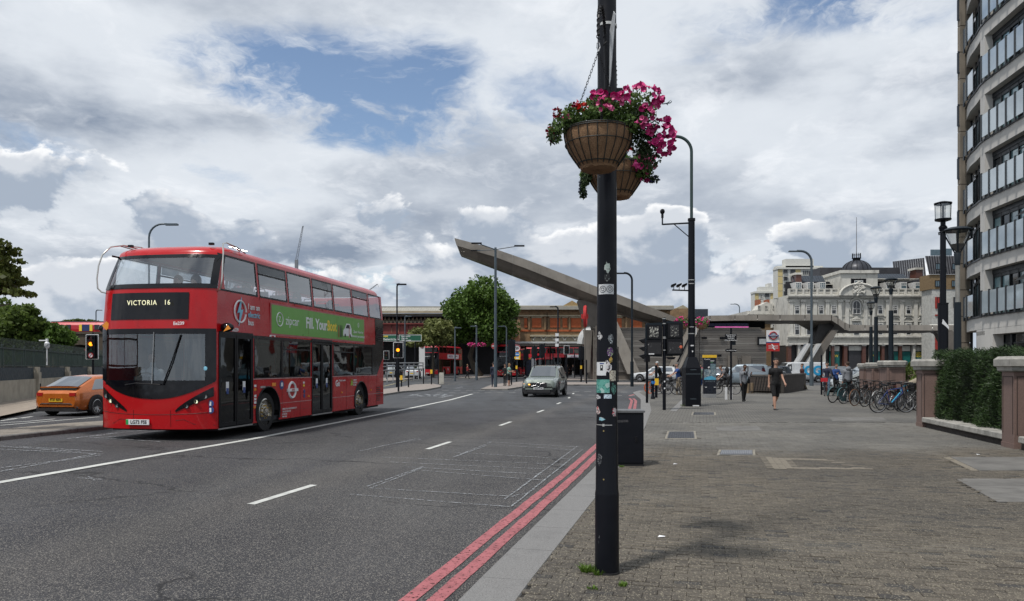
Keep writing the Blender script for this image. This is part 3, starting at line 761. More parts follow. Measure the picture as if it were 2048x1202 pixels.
    # arch trims
    if hero:
        for cy in (2.31, 8.68):
            MB().tube([(1.312, cy+.61*math.cos(PI*k/20), .49+.61*math.sin(PI*k/20)) for k in range(-2, 23)], .022, 6).build('arch_trim', M_BLK, t, True)
    # ---- glass and black areas of the front
    if not black_face:
        zb = lambda a: .90+.42*abs(a)**2.2-.03*a
        mk = MB(); mk.grid(fp(-.985, .985, zb, lambda a: 1.30, nf, 3, .008)); mk.grid(fp(-.995, -.855, 1.30, 2.42, 4, 6, .008)); mk.grid(fp(.855, .995, 1.30, 2.42, 4, 6, .008)); mk.grid(fp(-.86, .86, 2.30, 2.42, nf, 2, .008))
        for z0, z1 in ((3.30, 3.40), (4.00, 4.08)): mk.grid(fp(-1, 1, z0, z1, nf, 2, .008))
        for s in (-1, 1): mk.grid(fp(s*.90, s*1.0, 3.40, 4.0, 3, 6, .008))
        mk.build('windscreen_surround', M_BLKG, t, True)
    else:
        mk = MB(); mk.grid(fp(-.97, .97, .95, 1.30, nf, 3, .008)); mk.grid(fp(-.97, -.855, 1.30, 2.36, 4, 6, .008)); mk.grid(fp(.855, .97, 1.30, 2.36, 4, 6, .008)); mk.grid(fp(-.97, .97, 2.36, 3.40, nf, 4, .008))
        mk.build('front_mask', M_BLKG, t, True)
    MB().grid(fp(-.90, .90, 1.28, 2.33, nf, 8, .004)).build('windscreen', G_WIND if hero else G_LOW, t, True)
    MB().grid(fp(-.95, .95, 3.36, 4.03, nf, 6, .004)).build('upper_windscreen', G_UP if hero else G_LOW, t, True)
    # destination box
    if hero: da = (-.76, .62); dzv = (2.62, 3.20)
    else: da = (-.8, .8); dzv = (2.55, 2.95)
    d = MB().grid(fp(da[0], da[1], dzv[0], dzv[1], 12, 4, .012)).build('destination_box', M_BLKG, t, True)
    if hero:
        text('VICTORIA', .15, M_LED, t, FRONT(-.17, -.335, 2.97), 'destination_text', .002, sx=.86, space=1.2); text('16', .15, M_LED, t, FRONT(.40, -.335, 2.97), 'route_number', .002, sx=.86, space=1.2)
        MB().grid(fp(-.30, .50, 2.74, 3.10, 10, 3, .009)).build('display_blind', M('blind_grey', (.05, .055, .06), .3), t, True)
        text('Ee239', .10, M_WH, t, FRONT(.66, -.335, 2.52), 'fleet_number', .002, bold=.02)
    elif route: text(route, .20, M_WH, t, FRONT(-.35, -.345, 2.75), 'destination_text'); text(num, .27, M_WH, t, FRONT(.62, -.325, 2.75), 'route_number')
    # wipers, headlamps, bumper
    if hero:
        MB().tube([(.30, -.335, 1.20), (.50, -.33, 1.7), (.68, -.30, 2.28)], .014, 6).build('wiper', M_BLK, t)
        MB().tube([(-.55, -.335, 1.20), (-.3, -.34, 1.24), (.25, -.34, 1.21)], .014, 6).build('wiper', M_BLK, t)
        MB().tube([(.05, -.325, 1.22), (.09, -.315, 2.34)], .010, 6).build('windscreen_joint', M_GREYIN, t)
    for s in (-1, 1):
        a_in, a_out = (.42, .965)
        lo = lambda a: .60+.42*((abs(a)-a_in)/(a_out-a_in))**.8; hi = lambda a: .66+.66*((abs(a)-a_in)/(a_out-a_in))**.9 if abs(a) > a_in else .66
        lo2 = lambda a: .62+.34*max(0, (abs(a)-a_in)/(a_out-a_in)); hi2 = lambda a: .66+.50*max(0, (abs(a)-a_in)/(a_out-a_in))**.85
        P = fp(s*a_in, s*a_out, lo2, hi2, 12, 3, .010)
        h = MB().grid(P).build('headlamp', M_BLKG, t, True)
        for q, (aa, zz, rr) in enumerate(((.60, .745, .042), (.74, .845, .042), (.86, .955, .050))):
            c = SF(s*aa, zz, .014)
            MB().lathe([(rr, -.012), (rr*.85, .0), (.001, .004)] if s else [], (c[0], c[1], c[2]), 16, axis=1).build('lamp_lens', M_LAMP if q != 1 else M_LGLOW, h, True)
            MB().tube([(c[0]+rr*math.cos(2*PI*k/16), c[1]-.004, c[2]+rr*math.sin(2*PI*k/16)) for k in range(16)], .008, 5, closed=True).build('lamp_rim', M_BLK, h)
    sm = MB()
    for P_ in ([SF(-.30+.0*k, .30+.36*k/6, .002) for k in range(7)], [SF(.34, .30+.36*k/6, .002) for k in range(7)], [SF(-1+2*k/30, .56+.06*abs(-1+2*k/30)**2, .002) for k in range(31)]): sm.tube(P_, .004, 4)
    for s in (1, -1): sm.tube([SF(s*a, zz, .002) for a, zz in ((.42, .44), (.55, .46), (.70, .36), (.98, .33))], .004, 4)
    sm.build('panel_seams', M_BLK, t)
    # number plate
    pl = MB().cbox(-.27, -.325, .40, .52, .02, .115).build('number_plate', M_PLW, t); MB().cbox(-.505, -.338, .40, .05, .006, .11).build('green_flash', M('plate_green', (.02, .42, .10), .5), pl)
    text('LG73 FSE' if hero else 'LK16 BFE', .105, M_BLK, pl, FRONT(-.245, -.337, .398), 'plate_text', .002, bold=.02, sx=.90)
    # ---- nearside and offside windows
    def win(s, y0, y1, z0, z1, gl, nm='side_window', hop=False):
        x = lambda z: s*(hw(z)-.004)
        ya = (y0, y0)
        if nm == 'upper_window' and y0 < .6:
            ya = (fl(z0)+.10, fl(z1)+.08)
        P = [[(x(z), ya[0]+(ya[1]-ya[0])*(z-z0)/(z1-z0)*1.0, z), (x(z), y1, z)] for z in (z0, z0+(z1-z0)*.5, z1)]
        o = MB().grid(P).build(nm, gl, t)
        fr = MB(); e = .006; wd = .028
        for (ua, ub, va, vb) in ((ya[0]-.01, ya[0]+wd, z0, z1), (y1-wd, y1+.01, z0, z1)):
            fr.grid([[(s*(hw(va)+e), ua, va), (s*(hw(va)+e), ub, va)], [(s*(hw(vb)+e), ua+(ya[1]-ya[0] if ua < y1-.1 else 0), vb), (s*(hw(vb)+e), ub+(ya[1]-ya[0] if ua < y1-.1 else 0), vb)]])
        for va, vb in ((z0-.01, z0+.03), (z1-.03, z1+.01)): fr.grid([[(s*(hw(va)+e), ya[0], va), (s*(hw(va)+e), y1, va)], [(s*(hw(vb)+e), ya[0], vb), (s*(hw(vb)+e), y1, vb)]])
        if hop: zz = z1-.24; fr.box(s*(hw(zz)+.002)-.012, s*(hw(zz)+.002)+.012, y0, y1, zz-.02, zz+.015); 
        fr.build('window_frame', M_BLK, o)
        if hop: MB().grid([[(s*(hw(z)+.001), y0+.04, z), (s*(hw(z)+.001), y1-.04, z)] for z in (z1-.21, z1-.03)]).build('opening_light', G_LOW, o)
        return o
    for s in ((1, -1) if hero else (1,)):
        for i, (a, c_) in enumerate(UW): win(s, a, c_, ZU0, ZU1, G_UP if hero else G_LOW, 'upper_window', i in (1, 3, 5))
        for i, (a, c_) in enumerate(LW if s > 0 else [(1.2, 3.02), LW[1], (4.9, 6.2)]+LW[2:]): win(s, a, c_, ZL0, ZL1, G_LOW, 'lower_window', i in (1, 2))
    # black band behind the lower glazing and the rear quarter
    k = MB(); x = 1.316
    k.poly([(x, 9.75, ZL0-.0), (x, 10.2, ZL0), (x, L-.02, 1.95), (x, L-.02, 2.36), (x, 9.75, 2.36)]); k.poly([(1.312, 10.05, 2.36), (1.312, L-.02, 2.36), (1.30, L-.02, 3.26), (1.30, 10.05, 3.26)])
    k.box(1.31, 1.318, 1.54, 9.75, ZL1-.02, ZL1+.05); k.box(1.31, 1.318, 3.02, 3.08, ZL0, ZL1); k.box(1.31, 1.318, 8.0, 8.06, ZL0, ZL1)
    k.build('rear_quarter_panel', M_BLKG, t)
    lv = MB()
    for i in range(7): lv.cbox(1.318, 10.5, 2.52+i*.075, .02, .52, .025)
    lv.build('vent_grille', M_BLK, t)
    lv = MB()
    for i in range(7): lv.cbox(1.318, 10.35, .42+i*.075, .012, .42, .022)
    lv.build('skirt_vent', M_BLK, t)
    # doors
    def door(y0, y1, z0, z1):
        d = MB(); xo = 1.318; m = (y0+y1)/2
        for (a, c_) in ((y0, m-.01), (m+.01, y1)):
            d.box(xo-.05, xo, a, a+.05, z0, z1).box(xo-.05, xo, c_-.05, c_, z0, z1).box(xo-.05, xo, a+.05, c_-.05, z0, z0+.09).box(xo-.05, xo, a+.05, c_-.05, z1-.07, z1)
        o = d.build('door', M_BLK, t)
        for (a, c_) in ((y0+.05, m-.06), (m+.06, y1-.05)):
            MB().box(xo-.03, xo-.022, a, c_, z0+.09, z1-.07).build('door_glass', G_LOW, o)
            if hero: MB().box(xo-.02, xo-.016, (a+c_)/2-.06, (a+c_)/2+.06, 1.05, 1.26).build('door_sticker', M_WH, o); MB().box(xo-.0155, xo-.013, (a+c_)/2-.05, (a+c_)/2+.05, .99, 1.12).build('door_sticker', M_NAVY, o)
        MB().box(xo-.05, xo+.006, y0-.02, y1+.02, z1, z1+.07).box(xo-.05, xo+.006, y0-.03, y0-.002, z0, z1).box(xo-.05, xo+.006, y1+.002, y1+.03, z0, z1).build('door_frame', M_BLK, o)
        MB().box(xo-.03, xo+.008, y0, y1, z0-.05, z0-.02).build('threshold', M_ALU, o)
        return o
    door(DF[0], DF[1], .27, 2.31); door(DM[0], DM[1], .27, 2.31)
    if hero:
        rails = MB()
        for yy in (.35, .62, 1.05): rails.tube([(1.18, yy, .5), (1.16, yy+.02, 1.15), (1.05, yy+.25, 1.75), (.9, yy+.4, 2.2)], .022, 6)
        rails.tube([(1.15, .3, 1.1), (1.15, 1.4, 1.15)], .02, 6).build('grab_rails', M_GREYIN, t)
    # trim lines, decals
    tr = MB(); 
    for a, c_ in ((1.55, 1.70), (2.93, 4.83), (6.27, 8.05), (9.30, L-.03)): tr.box(1.31, 1.316, a, c_, .655, .67)
    for a, c_ in ((1.55, 4.83), (6.27, 10.2)): tr.box(1.31, 1.319, a, c_, ZL0-.02, ZL0)
    tr.build('side_trim', M_ALU if not hero else M('pink_trim', (.55, .30, .30), .4), t)
    if hero:
        sm = MB()
        for yy in (1.75, 3.05, 4.1, 6.35, 7.4, 8.05, 9.32, 10.2): sm.box(1.3105, 1.313, yy, yy+.007, .26, 1.29)
        for yy in (1.9, 3.8, 5.6, 7.6, 9.3): sm.box(1.304, 1.3085, yy, yy+.007, 2.36, 2.375).box(1.294, 1.298, yy, yy+.007, 3.2, 3.27)
        sm.box(1.3105, 1.313, 1.55, 4.8, .45, .454).build('side_seams', M_BLK, t)['kind'] = 'stuff'
        fr = MB().box(1.305, 1.313, 2.42, 8.98, 2.38, 3.19).build('advert_frame', M('advert_edge', (.45, .10, .11), .4), t)
        seg = [2.47, 4.62, 6.63, 7.87, 8.93]
        for i, (a, c_) in enumerate(zip(seg, seg[1:])): MB().box(1.306, 1.317, a+.006, c_-.006, 2.43, 3.15).build('advert_panel', M_GRN, fr)
        text('zipcar', .33, M_WH, fr, SIDE(1.32, 3.62, 2.79), 'advert_text'); text('Fill. Your.', .42, M_WH, fr, SIDE(1.32, 5.20, 2.79), 'advert_text', bold=.025, sx=.93); text('Boot', .42, M_YT, fr, SIDE(1.32, 6.24, 2.79), 'advert_text', bold=.025, sx=.82)
        text('Zipcar. Here for', .13, M_WH, fr, SIDE(1.32, 8.40, 2.72), 'advert_text'); text('however you summer', .13, M_WH, fr, SIDE(1.32, 8.40, 2.58), 'advert_text')
        cc = MB().tube([(1.321, 2.90+.17*math.cos(2*PI*k/24), 2.80+.17*math.sin(2*PI*k/24)) for k in range(24)], .014, 5, closed=True); cc.build('advert_logo', M_WH, fr); text('Z', .20, M_WH, fr, SIDE(1.32, 2.90, 2.80), 'advert_text')
        MB().tube([(1.321, 8.40+.05*math.cos(2*PI*k/12), 2.95+.07*math.sin(2*PI*k/12)) for k in range(12)], .008, 5, closed=True).build('advert_logo', M_WH, fr)
        # little white car and figures printed on the advert
        car = [(7.12, 2.56), (7.12, 2.72), (7.25, 2.80), (7.38, 2.95), (7.66, 2.95), (7.80, 2.80), (7.82, 2.56)]
        MB().prism([(y, z) for y, z in car], 0, 1.318, 1.321).build('printed_car', M_WH, fr)
        MB().prism([(7.30, 2.80), (7.41, 2.91), (7.62, 2.91), (7.70, 2.80)], 0, 1.321, 1.323).build('printed_car_glass', M_BLK, fr)
        for yy in (7.27, 7.68): MB().lathe([(.06, 1.322), (.001, 1.323)], (0, yy, 2.57), 12, axis=0).build('printed_wheel', M_BLK, fr)
        for yy, c_ in ((6.75, (.35, .10, .05)), (6.88, (.05, .05, .06)), (7.0, (.02, .02, .02)), (7.60, (.62, .40, .35))):
            MB().box(1.3235, 1.325, yy-.03, yy+.03, 2.50, 2.80).box(1.3235, 1.325, yy-.018, yy+.018, 2.80, 2.87).build('printed_figure', M('figure_%d' % int(yy*100), c_, .6), fr)
        # electric bus emblem and words
        MB().tube([(1.315, .97+.25*math.cos(2*PI*k/32), 2.86+.25*math.sin(2*PI*k/32)) for k in range(32) if k not in (8, 24)], .022, 5).build('emblem', M_WH, t)
        MB().prism([(1.03, 3.20), (.84, 2.82), (.95, 2.84), (.90, 2.52), (1.10, 2.92), (.99, 2.90)], 0, 1.314, 1.324).build('lightning_bolt', M_LB, t)
        for i, (s_, mt_) in enumerate((('I am an', M_WH), ('electric', M_LB), ('bus', M_WH))): text(s_, .19, mt_, t, SIDE(1.318, 1.32, 3.00-i*.185), 'slogan', bold=.015, align='LEFT')
        text('Ee239', .11, M_WH, t, SIDE(1.318, .75, 2.43), 'fleet_number', bold=.02)
        MB().box(1.309, 1.316, 2.38, 2.68, 2.325, 2.385).build('small_plaque', M_WH, t); text('global', .06, M_BRED, t, SIDE(1.319, 2.53, 2.355), 'plaque_text')
        # roundel
        MB().tube([(1.316, 3.60+.20*math.cos(2*PI*k/32), .98+.20*math.sin(2*PI*k/32)) for k in range(32)], .034, 5, closed=True).build('roundel_ring', M_WH, t)
        MB().box(1.314, 1.352, 3.30, 3.90, .945, 1.02).build('roundel_bar', M_WH, t); text('BUSES', .06, M_BRED, t, SIDE(1.354, 3.60, .982), 'roundel_text')
        text('Go', .26, M_WH, t, SIDE(1.316, 6.52, 1.08), 'operator_name', bold=.03, align='LEFT'); text('Ahead London', .085, M_WH, t, SIDE(1.316, 6.80, 1.17), 'operator_name', align='LEFT')
        text('LONDON', .07, M_WH, t, SIDE(1.316, 7.95, 1.16), 'fuel_note', align='LEFT'); text('COMBUS', .09, M_WH, t, SIDE(1.316, 7.95, 1.08), 'fuel_note', align='LEFT'); text('READINGS', .06, M_WH, t, SIDE(1.316, 7.95, 1.0), 'fuel_note', align='LEFT')
        MB().prism([(7.72, 1.0), (7.92, 1.0), (7.90, 1.2), (7.84, 1.1), (7.80, 1.22), (7.76, 1.05)], 0, 1.314, 1.318).build('leaf_mark', M('leaf_lime', (.30, .50, .03), .5), t)
        # small signs and lamps on the skirt
        def disc(y, z, r, mt_, nm, sy=1.0): MB().lathe([(r, 1.312), (r, 1.317), (.001, 1.318)], (0, y, z), 18, axis=0).build(nm, mt_, t)
        disc(3.02, 1.13, .115, M_NAVY, 'round_sign'); MB().cbox(1.32, 3.02, 1.14, .006, .10, .10, 0).build('sign_symbol', M_WH, t)
        for yy, zz, mt_ in ((1.66, 1.14, M_WH), (1.66, 1.05, M_ORG), (1.66, .90, M_WH), (1.66, .82, M_WH), (1.66, .74, M_WH), (4.32, 1.16, M_WH), (4.32, 1.08, M_YT)): MB().cbox(1.315, yy, zz, .006, .10, .055).build('small_notice', mt_, t)
        for yy, zz in ((4.35, .92), (4.35, .80)): disc(yy, zz, .055, M_NAVY, 'round_sign')
        MB().cbox(1.318, 1.62, .63, .02, .08, .05).build('side_marker', M_ORG, t)
        for yy, zz in ((4.62, .78), (7.0, .80), (9.6, .80)): MB().cbox(1.318, yy, zz, .02, .08, .05).build('side_marker', M_ORG, t)
        MB().cbox(1.315, 2.60, 1.15, .006, .20, .085).build('route_card', M_ORG, t)
        MB().cbox(1.318, 2.02, 1.10, .02, .24, .05).build('fuel_flap_handle', M_ALU, t)
        for i in range(4): text(('OPERATOR MAINTENANCE AT', 'THE BUS GARAGE', 'LONDON', 'SW8 4AU')[i], .06, M_WH, t, SIDE(1.316, 3.05, .50-i*.065), 'legal_lettering', align='LEFT')
        for zz in (.80, .66):
            c = SF(.925, zz, .012); MB().lathe([(.075, -.004), (.001, -.008)], c, 18, axis=1).build('round_sign', M_NAVY, t); MB().cbox(c[0], c[1]-.012, c[2], .04, .004, .09).build('sign_symbol', M_WH, t)
        c = SF(-.86, 2.50, .012); MB().prism([(c[0]-.10, c[2]), (c[0], c[2]-.10), (c[0]+.10, c[2]), (c[0], c[2]+.10)], 1, c[1]-.006, c[1]).build('warning_diamond', M_ORG, t)
        c = SF(.86, 1.56, .012); MB().lathe([(.045, -.004), (.001, -.008)], c, 16, axis=1).build('blue_disc', M_LB, t)
        # camera pods instead of mirrors
        MB().ball((1.42, .22, 2.46), (.15, .10, .10), 14, 8).build('mirror_camera', M_BLKG, t, True); MB().ball((-1.42, .22, 2.46), (.15, .10, .10), 14, 8).build('mirror_camera', M_BLKG, t, True)
        MB().prism([(1.40, 2.36), (1.56, 2.42), (1.50, 2.50)], 1, .10, .12).build('camera_mark', M_ORG, t)
        # chrome tree guards at the upper corners
        for s in (-1, 1):
            p = [(s*1.16, .95, 4.36), (s*1.22, .55, 4.38), (s*1.31, .25, 4.30), (s*1.40, .10, 4.10), (s*1.43, .02, 3.85), (s*1.44, -.02, 3.55), (s*1.42, -.02, 3.34), (s*1.36, .02, 3.26), (s*1.28, .06, 3.24)]
            g = MB().tube([(Vector(p[i])*(1-f)+Vector(p[i+1])*f) for i in range(len(p)-1) for f in (0, .5)]+[p[-1]], .016, 8)
            g.tube([(s*1.05, 1.45, 4.32), (s*1.10, 1.0, 4.40), (s*1.22, .55, 4.38)], .015, 6).tube([(s*1.20, 1.42, 4.26), (s*1.24, .95, 4.34), (s*1.26, .50, 4.36)], .015, 6)
            for yy in (1.0, 1.4): g.tube([(s*1.04, yy, 4.36), (s*1.25, yy, 4.30)], .012, 6)
            g.build('tree_guard', M_CHR, t, True)
        for xx in (-.95, .95): MB().cbox(xx, .42, 4.335, .10, .07, .05).build('roof_marker_lamp', M_BLK, t)
        # cab: dashboard, wheel, driver, seats
        MB().box(-1.08, 1.08, -.06, .30, .36, 1.16).box(-.55, -.22, -.05, .02, 1.16, 1.38).build('dashboard', M_DARKIN, t)
        MB().tube([(-.65+.22*math.cos(2*PI*k/20), .42+.1*math.sin(2*PI*k/20), 1.28+.18*math.sin(2*PI*k/20)) for k in range(20)], .017, 6, closed=True).build('steering_wheel', M_BLK, t)
        MB().box(-.2, 1.2, 1.25, 1.29, .36, 2.3).build('cab_partition', G_LOW, t)
        def figure(x, y, z, shirt, hair, nm='passenger', hairc=None):
            o = MB().ball((x, y, z), (.23, .15, .30), 14, 10).ball((x-.20, y-.02, z+.10), (.10, .11, .15)).ball((x+.20, y-.02, z+.10), (.10, .11, .15)).tube([(x, y, z+.25), (x, y, z+.40)], .06, 8)
            o.tube([(x-.25, y, z+.08), (x-.30, y-.10, z-.18), (x-.16, y-.38, z-.15)], [.06, .05, .04], 8).tube([(x+.25, y, z+.08), (x+.30, y-.10, z-.18), (x+.16, y-.38, z-.15)], [.06, .05, .04], 8)
            o = o.build(nm, shirt, t, True)
            MB().ball((x, y-.01, z+.50), (.085, .10, .125), 14, 10).ball((x, y-.115, z+.49), (.018, .025, .03), 8, 6).build('head', M_SKIN, o, True)
            h_ = MB().ball((x, y+.025, z+.545), (.105, .115, .125) if not hair else (.12, .125, .15), 14, 8)
            if hair: h_.ball((x, y+.06, z+.40), (.13, .08, .2), 12, 8)
            h_.build('hair', hairc or M_HAIR, o, True)
        figure(-.62, .72, 1.30, M('white_shirt', (.60, .62, .64), .8), False, 'driver')
        figure(-.42, 1.35, 3.12, M('dark_jacket', (.03, .03, .035), .8), False); figure(.02, 1.35, 3.10, M('dark_jacket', (.03, .03, .035), .8), True)
        for (x, y) in ((.75, 2.3), (.3, 3.3), (.8, 5.0), (.72, 7.6), (-.7, 6.1)): figure(x, y, 3.02, M('grey_jacket', (.10, .11, .13), .8), (y > 4))
        for i in range(9):
            for xx in (-.98, -.52, .52, .98):
                y = 1.55+i*.95
                MB().box(xx-.20, xx+.20, y, y+.09, 2.75, 3.47 if True else 0).box(xx-.20, xx+.20, y-.40, y, 2.72, 2.84).tube([(xx-.14, y+.04, 3.45), (xx-.12, y+.04, 3.54), (xx+.12, y+.04, 3.54), (xx+.14, y+.04, 3.45)], .014, 5).build('seat', M_SEAT, t)
        for i in range(6):
            y = 2.9+i*.9
            for xx in (-.98, -.52): MB().box(xx-.2, xx+.2, y, y+.09, .8, 1.6).box(xx-.2, xx+.2, y-.4, y, .75, .87).build('seat', M_SEAT, t)
        MB().box(-.9, -.35, .85, .95, .9, 1.75).build('driver_seat', M_DARKIN, t)
        po = MB()
        for (x, y) in ((.6, 1.6), (.6, 3.2), (-.3, 3.2), (.6, 5.0), (.6, 6.3)): po.cyl(x, y, .36, 2.34, .018, 6)
        po.build('handrail_poles', M_YT, t)
    elif ad:
        fr = MB().box(1.306, 1.318, 3.6, 8.6, 2.50, 3.10).build('advert_panel', M_WH, t)
        text(ad[0], .42, M('advert_purple', (.22, .03, .16), .5), fr, SIDE(1.322, 5.0, 2.80), 'advert_text', bold=.02, sx=.85); text(ad[1], .30, M_BRED, fr, SIDE(1.322, 7.3, 2.85), 'advert_text', bold=.02, sx=.8)
        MB().tube([(1.316, 3.80+.17*math.cos(2*PI*k/20), .95+.17*math.sin(2*PI*k/20)) for k in range(20)], .03, 5, closed=True).build('roundel_ring', M_WH, t)
        MB().box(1.314, 1.35, 3.54, 4.06, .92, .99).build('roundel_bar', M_WH, t)
    return t
RZB = -math.atan(.164)
bus_hero = make_bus('large red double-decker bus nearest the camera with green advert on its side', (-7.75, 16.47, 0), RZB); bus_hero.scale = (1.047, 1, 1)
# ================================================================ STREET FURNITURE
M_POLE = M('pole_black', (.0045, .0055, .009), .38, 0, .05, 4, spec=.22); M_POLEB = M('pole_blue_black', (.010, .016, .022), .42, 0, .06, 4, spec=.25)
M_GREYP = M('pole_grey', (.085, .11, .13), .45, .2, .08, 4)
M_BAND = M('steel_band', (.55, .55, .52), .35, .7)
M_YEL2 = M('yellow_box', (.80, .50, .03), .45, var=.03)
def blotch(name, a, b_, c_=None, scale=40, th=.5, rough=.6):
    if name in MATS: return MATS[name]
    m, t = newmat(name); n = t.noise(t.obj, scale, 4, .6, 1.2); c = t.mix(t.remap(n, th-.02, th+.02), a, b_)
    if c_: c = t.mix(t.remap(t.noise(t.mapping(t.obj, loc=(3, 1, 2)), scale*.7, 3, .5, .6), .58, .60), c, c_)
    t.set(t.p.inputs['Base Color'], c); t.p.inputs['Roughness'].default_value = rough
    return m
# ---- the big lamp column in the foreground
PX, PY = .738, 5.83
def prad(z):
    pr = [(0, .0935), (.62, .0925), (.64, .088), (1.14, .083), (1.16, .081), (2.3, .0765), (4.5, .0715), (8, .06)]
    for (z0, r0), (z1, r1) in zip(pr, pr[1:]):
        if z <= z1: return r0+(r1-r0)*(z-z0)/(z1-z0)
    return pr[-1][1]
def foreground_column():
    t = thing('lamp_column', 'tall black lamp column in the foreground covered in stickers and holding two flower baskets', 'lamp post', (PX, PY, 0))
    zs = [0, .61, .625, .64, 1.14, 1.15, 1.16, 1.6, 2.3, 3, 3.6, 4.5, 6, 8]
    MB().lathe([(prad(z), z) for z in zs]+[(.001, 8)], seg=40).build('shaft', M_POLE, t, R(35))
    MB().lathe([(prad(.02)+.004, -.01), (prad(.02)+.004, .012), (prad(.02), .014)], seg=32).build('base_collar', M_RUB, t, True)
    th0 = math.atan2(-PY, -PX)
    def st(x0, y0, x1, y1, mt, name='sticker', n=8, shape=None, e=.0015):
        zc = lambda py: EYE-(py-HZ)/F*(PY-.08)
        def ang(px, z): return th0+math.asin(max(-1, min(1, ((px-1024)/F*PY-PX)/prad(z))))*1.0
        P = []
        z1, z0 = zc(y0), zc(y1); a0, a1 = ang(x0, z0), ang(x1, z0)
        if shape == 'round':
            c = ((a0+a1)/2, (z0+z1)/2); pts = [((c[0]+(a1-a0)/2*math.cos(2*PI*k/20)), c[1]+(z1-z0)/2*math.sin(2*PI*k/20)) for k in range(20)]
        elif shape == 'torn':
            rn = random.Random(int(x0*7+y0)); pts = [(a0+(a1-a0)*(.5+(.5-.22*rn.random())*math.cos(2*PI*k/16)), z0+(z1-z0)*(.5+(.5-.24*rn.random())*math.sin(2*PI*k/16))) for k in range(16)]
        else:
            pts = [(a0+(a1-a0)*k/n, z0) for k in range(n+1)]+[(a1-(a1-a0)*k/n, z1) for k in range(n+1)]
        V = [((prad(z)+e)*math.cos(a), (prad(z)+e)*math.sin(a), z) for a, z in pts]
        if shape is None:
            MB().grid([V[:n+1], V[n+1:][::-1]]).build(name, mt, t)
        else:
            ca, cz = sum(a for a, _ in pts)/len(pts), sum(z for _, z in pts)/len(pts)
            V.append(((prad(cz)+e)*math.cos(ca), (prad(cz)+e)*math.sin(ca), cz)); m_ = len(pts)
            MB().add(V, [(k, (k+1) % m_, m_) for k in range(m_)]).build(name, mt, t)
    wht = M('paper_white', (.62, .64, .65), .6, var=.04, scale=30)
    st(1198, 568, 1227, 588, wht, 'doodle_sticker')
    for cx in (1205.5, 1219.5):
        z = EYE-(578-HZ)/F*(PY-.08); a = th0+math.asin(((cx-1024)/F*PY-PX)/prad(z)); rr = prad(z)+.003
        for sc in (.026, .012): MB().tube([(rr*math.cos(a+sc/rr*math.cos(2*PI*k/18)), rr*math.sin(a+sc/rr*math.cos(2*PI*k/18)), z+sc*math.sin(2*PI*k/18)*.95) for k in range(18)], .0016, 4, closed=True).build('drawn_circle', M_BLK, t)
    st(1208, 521, 1221, 548, blotch('torn_green', (.50, .60, .50), (.62, .66, .62), (.02, .02, .02), 60), 'torn_sticker', shape='torn'); st(1206, 545, 1222, 566, blotch('torn_dark', (.02, .02, .022), (.4, .45, .42), None, 60, .62), 'torn_sticker', shape='torn')
    st(1195, 662, 1206, 681, blotch('skull', (.5, .5, .5), (.02, .02, .02), None, 90, .52), 'face_sticker', shape='torn'); st(1215, 664, 1228, 690, blotch('gear', (.42, .46, .48), (.015, .015, .015), None, 90, .46), 'gear_sticker', shape='torn')
    st(1214, 694, 1226, 713, blotch('purple', (.09, .03, .12), (.30, .42, .20), (.55, .5, .58), 60, .58), 'round_sticker', shape='round')
    st(1194, 724, 1212, 751, wht, 'paper_notice'); st(1200, 726, 1208, 728, M_NAVY, 'notice_print', e=.0022); st(1201, 730, 1206, 741, M_BLK, 'notice_print', e=.0022); st(1202.5, 731.5, 1204.5, 736, wht, 'notice_print', e=.0028)
    st(1205, 719, 1224, 749, blotch('torn_white', (.60, .58, .58), (.03, .02, .03), (.5, .52, .56), 45, .56), 'torn_sticker', shape='torn'); st(1217, 711, 1226, 727, blotch('gold', (.45, .30, .06), (.03, .03, .03), None, 70, .55), 'gold_sticker', shape='torn')
    st(1219, 741, 1231, 762, blotch('beige_st', (.50, .47, .38), (.10, .06, .05), None, 55, .55), 'beige_sticker')
    st(1188, 759, 1219, 786, blotch('teal', (.035, .19, .16), (.10, .32, .27), (.30, .45, .42), 26, .5), 'teal_sticker'); st(1219, 764, 1232, 790, blotch('teal2', (.02, .06, .05), (.10, .30, .24), None, 60, .54), 'torn_sticker', shape='torn')
    st(1190, 789, 1203, 800, blotch('bits', (.55, .56, .58), (.02, .02, .02), None, 70, .52), 'torn_sticker', shape='torn'); st(1208, 789, 1223, 797, blotch('bits2', (.5, .62, .7), (.03, .03, .03), None, 80, .55), 'torn_sticker')
    st(1188, 811, 1202, 831, blotch('redbit', (.55, .52, .50), (.42, .02, .03), (.03, .03, .03), 55, .54), 'red_sticker', shape='torn'); st(1222, 810, 1233, 838, blotch('redbit2', (.50, .45, .45), (.40, .03, .05), (.03, .03, .03), 45, .55), 'red_sticker', shape='torn')
    st(1197, 834, 1211, 843, blotch('bluebit', (.20, .42, .50), (.55, .6, .6), (.03, .03, .03), 70, .55), 'torn_sticker', shape='torn')
    st(1190, 849.5, 1224, 851, M_BAND, 'door_edge'); st(1205, 848, 1209, 853, M_BAND, 'door_catch')
    for y in (862, 959): st(1206, y-1.6, 1209, y+1.6, M('brass_screw', (.45, .35, .15), .4, .6), 'door_screw', shape='round')
    for a in ((1194, 905, 1206, 933), (1198, 1070, 1200, 1078), (1197, 1082, 1199, 1090), (1192, 365, 1195, 385), (1195, 350, 1203, 353)): st(*a, blotch('scuff', (.20, .21, .22), (.012, .014, .018), None, 60, .45), 'scuff_mark', shape='torn')
    for z, r_ in ((4.24, .012), ):
        MB().lathe([(prad(z)+.003, z-.012), (prad(z)+.005, z-.01), (prad(z)+.005, z+.01), (prad(z)+.003, z+.012)], seg=32).build('steel_band', M_BAND, t, True)
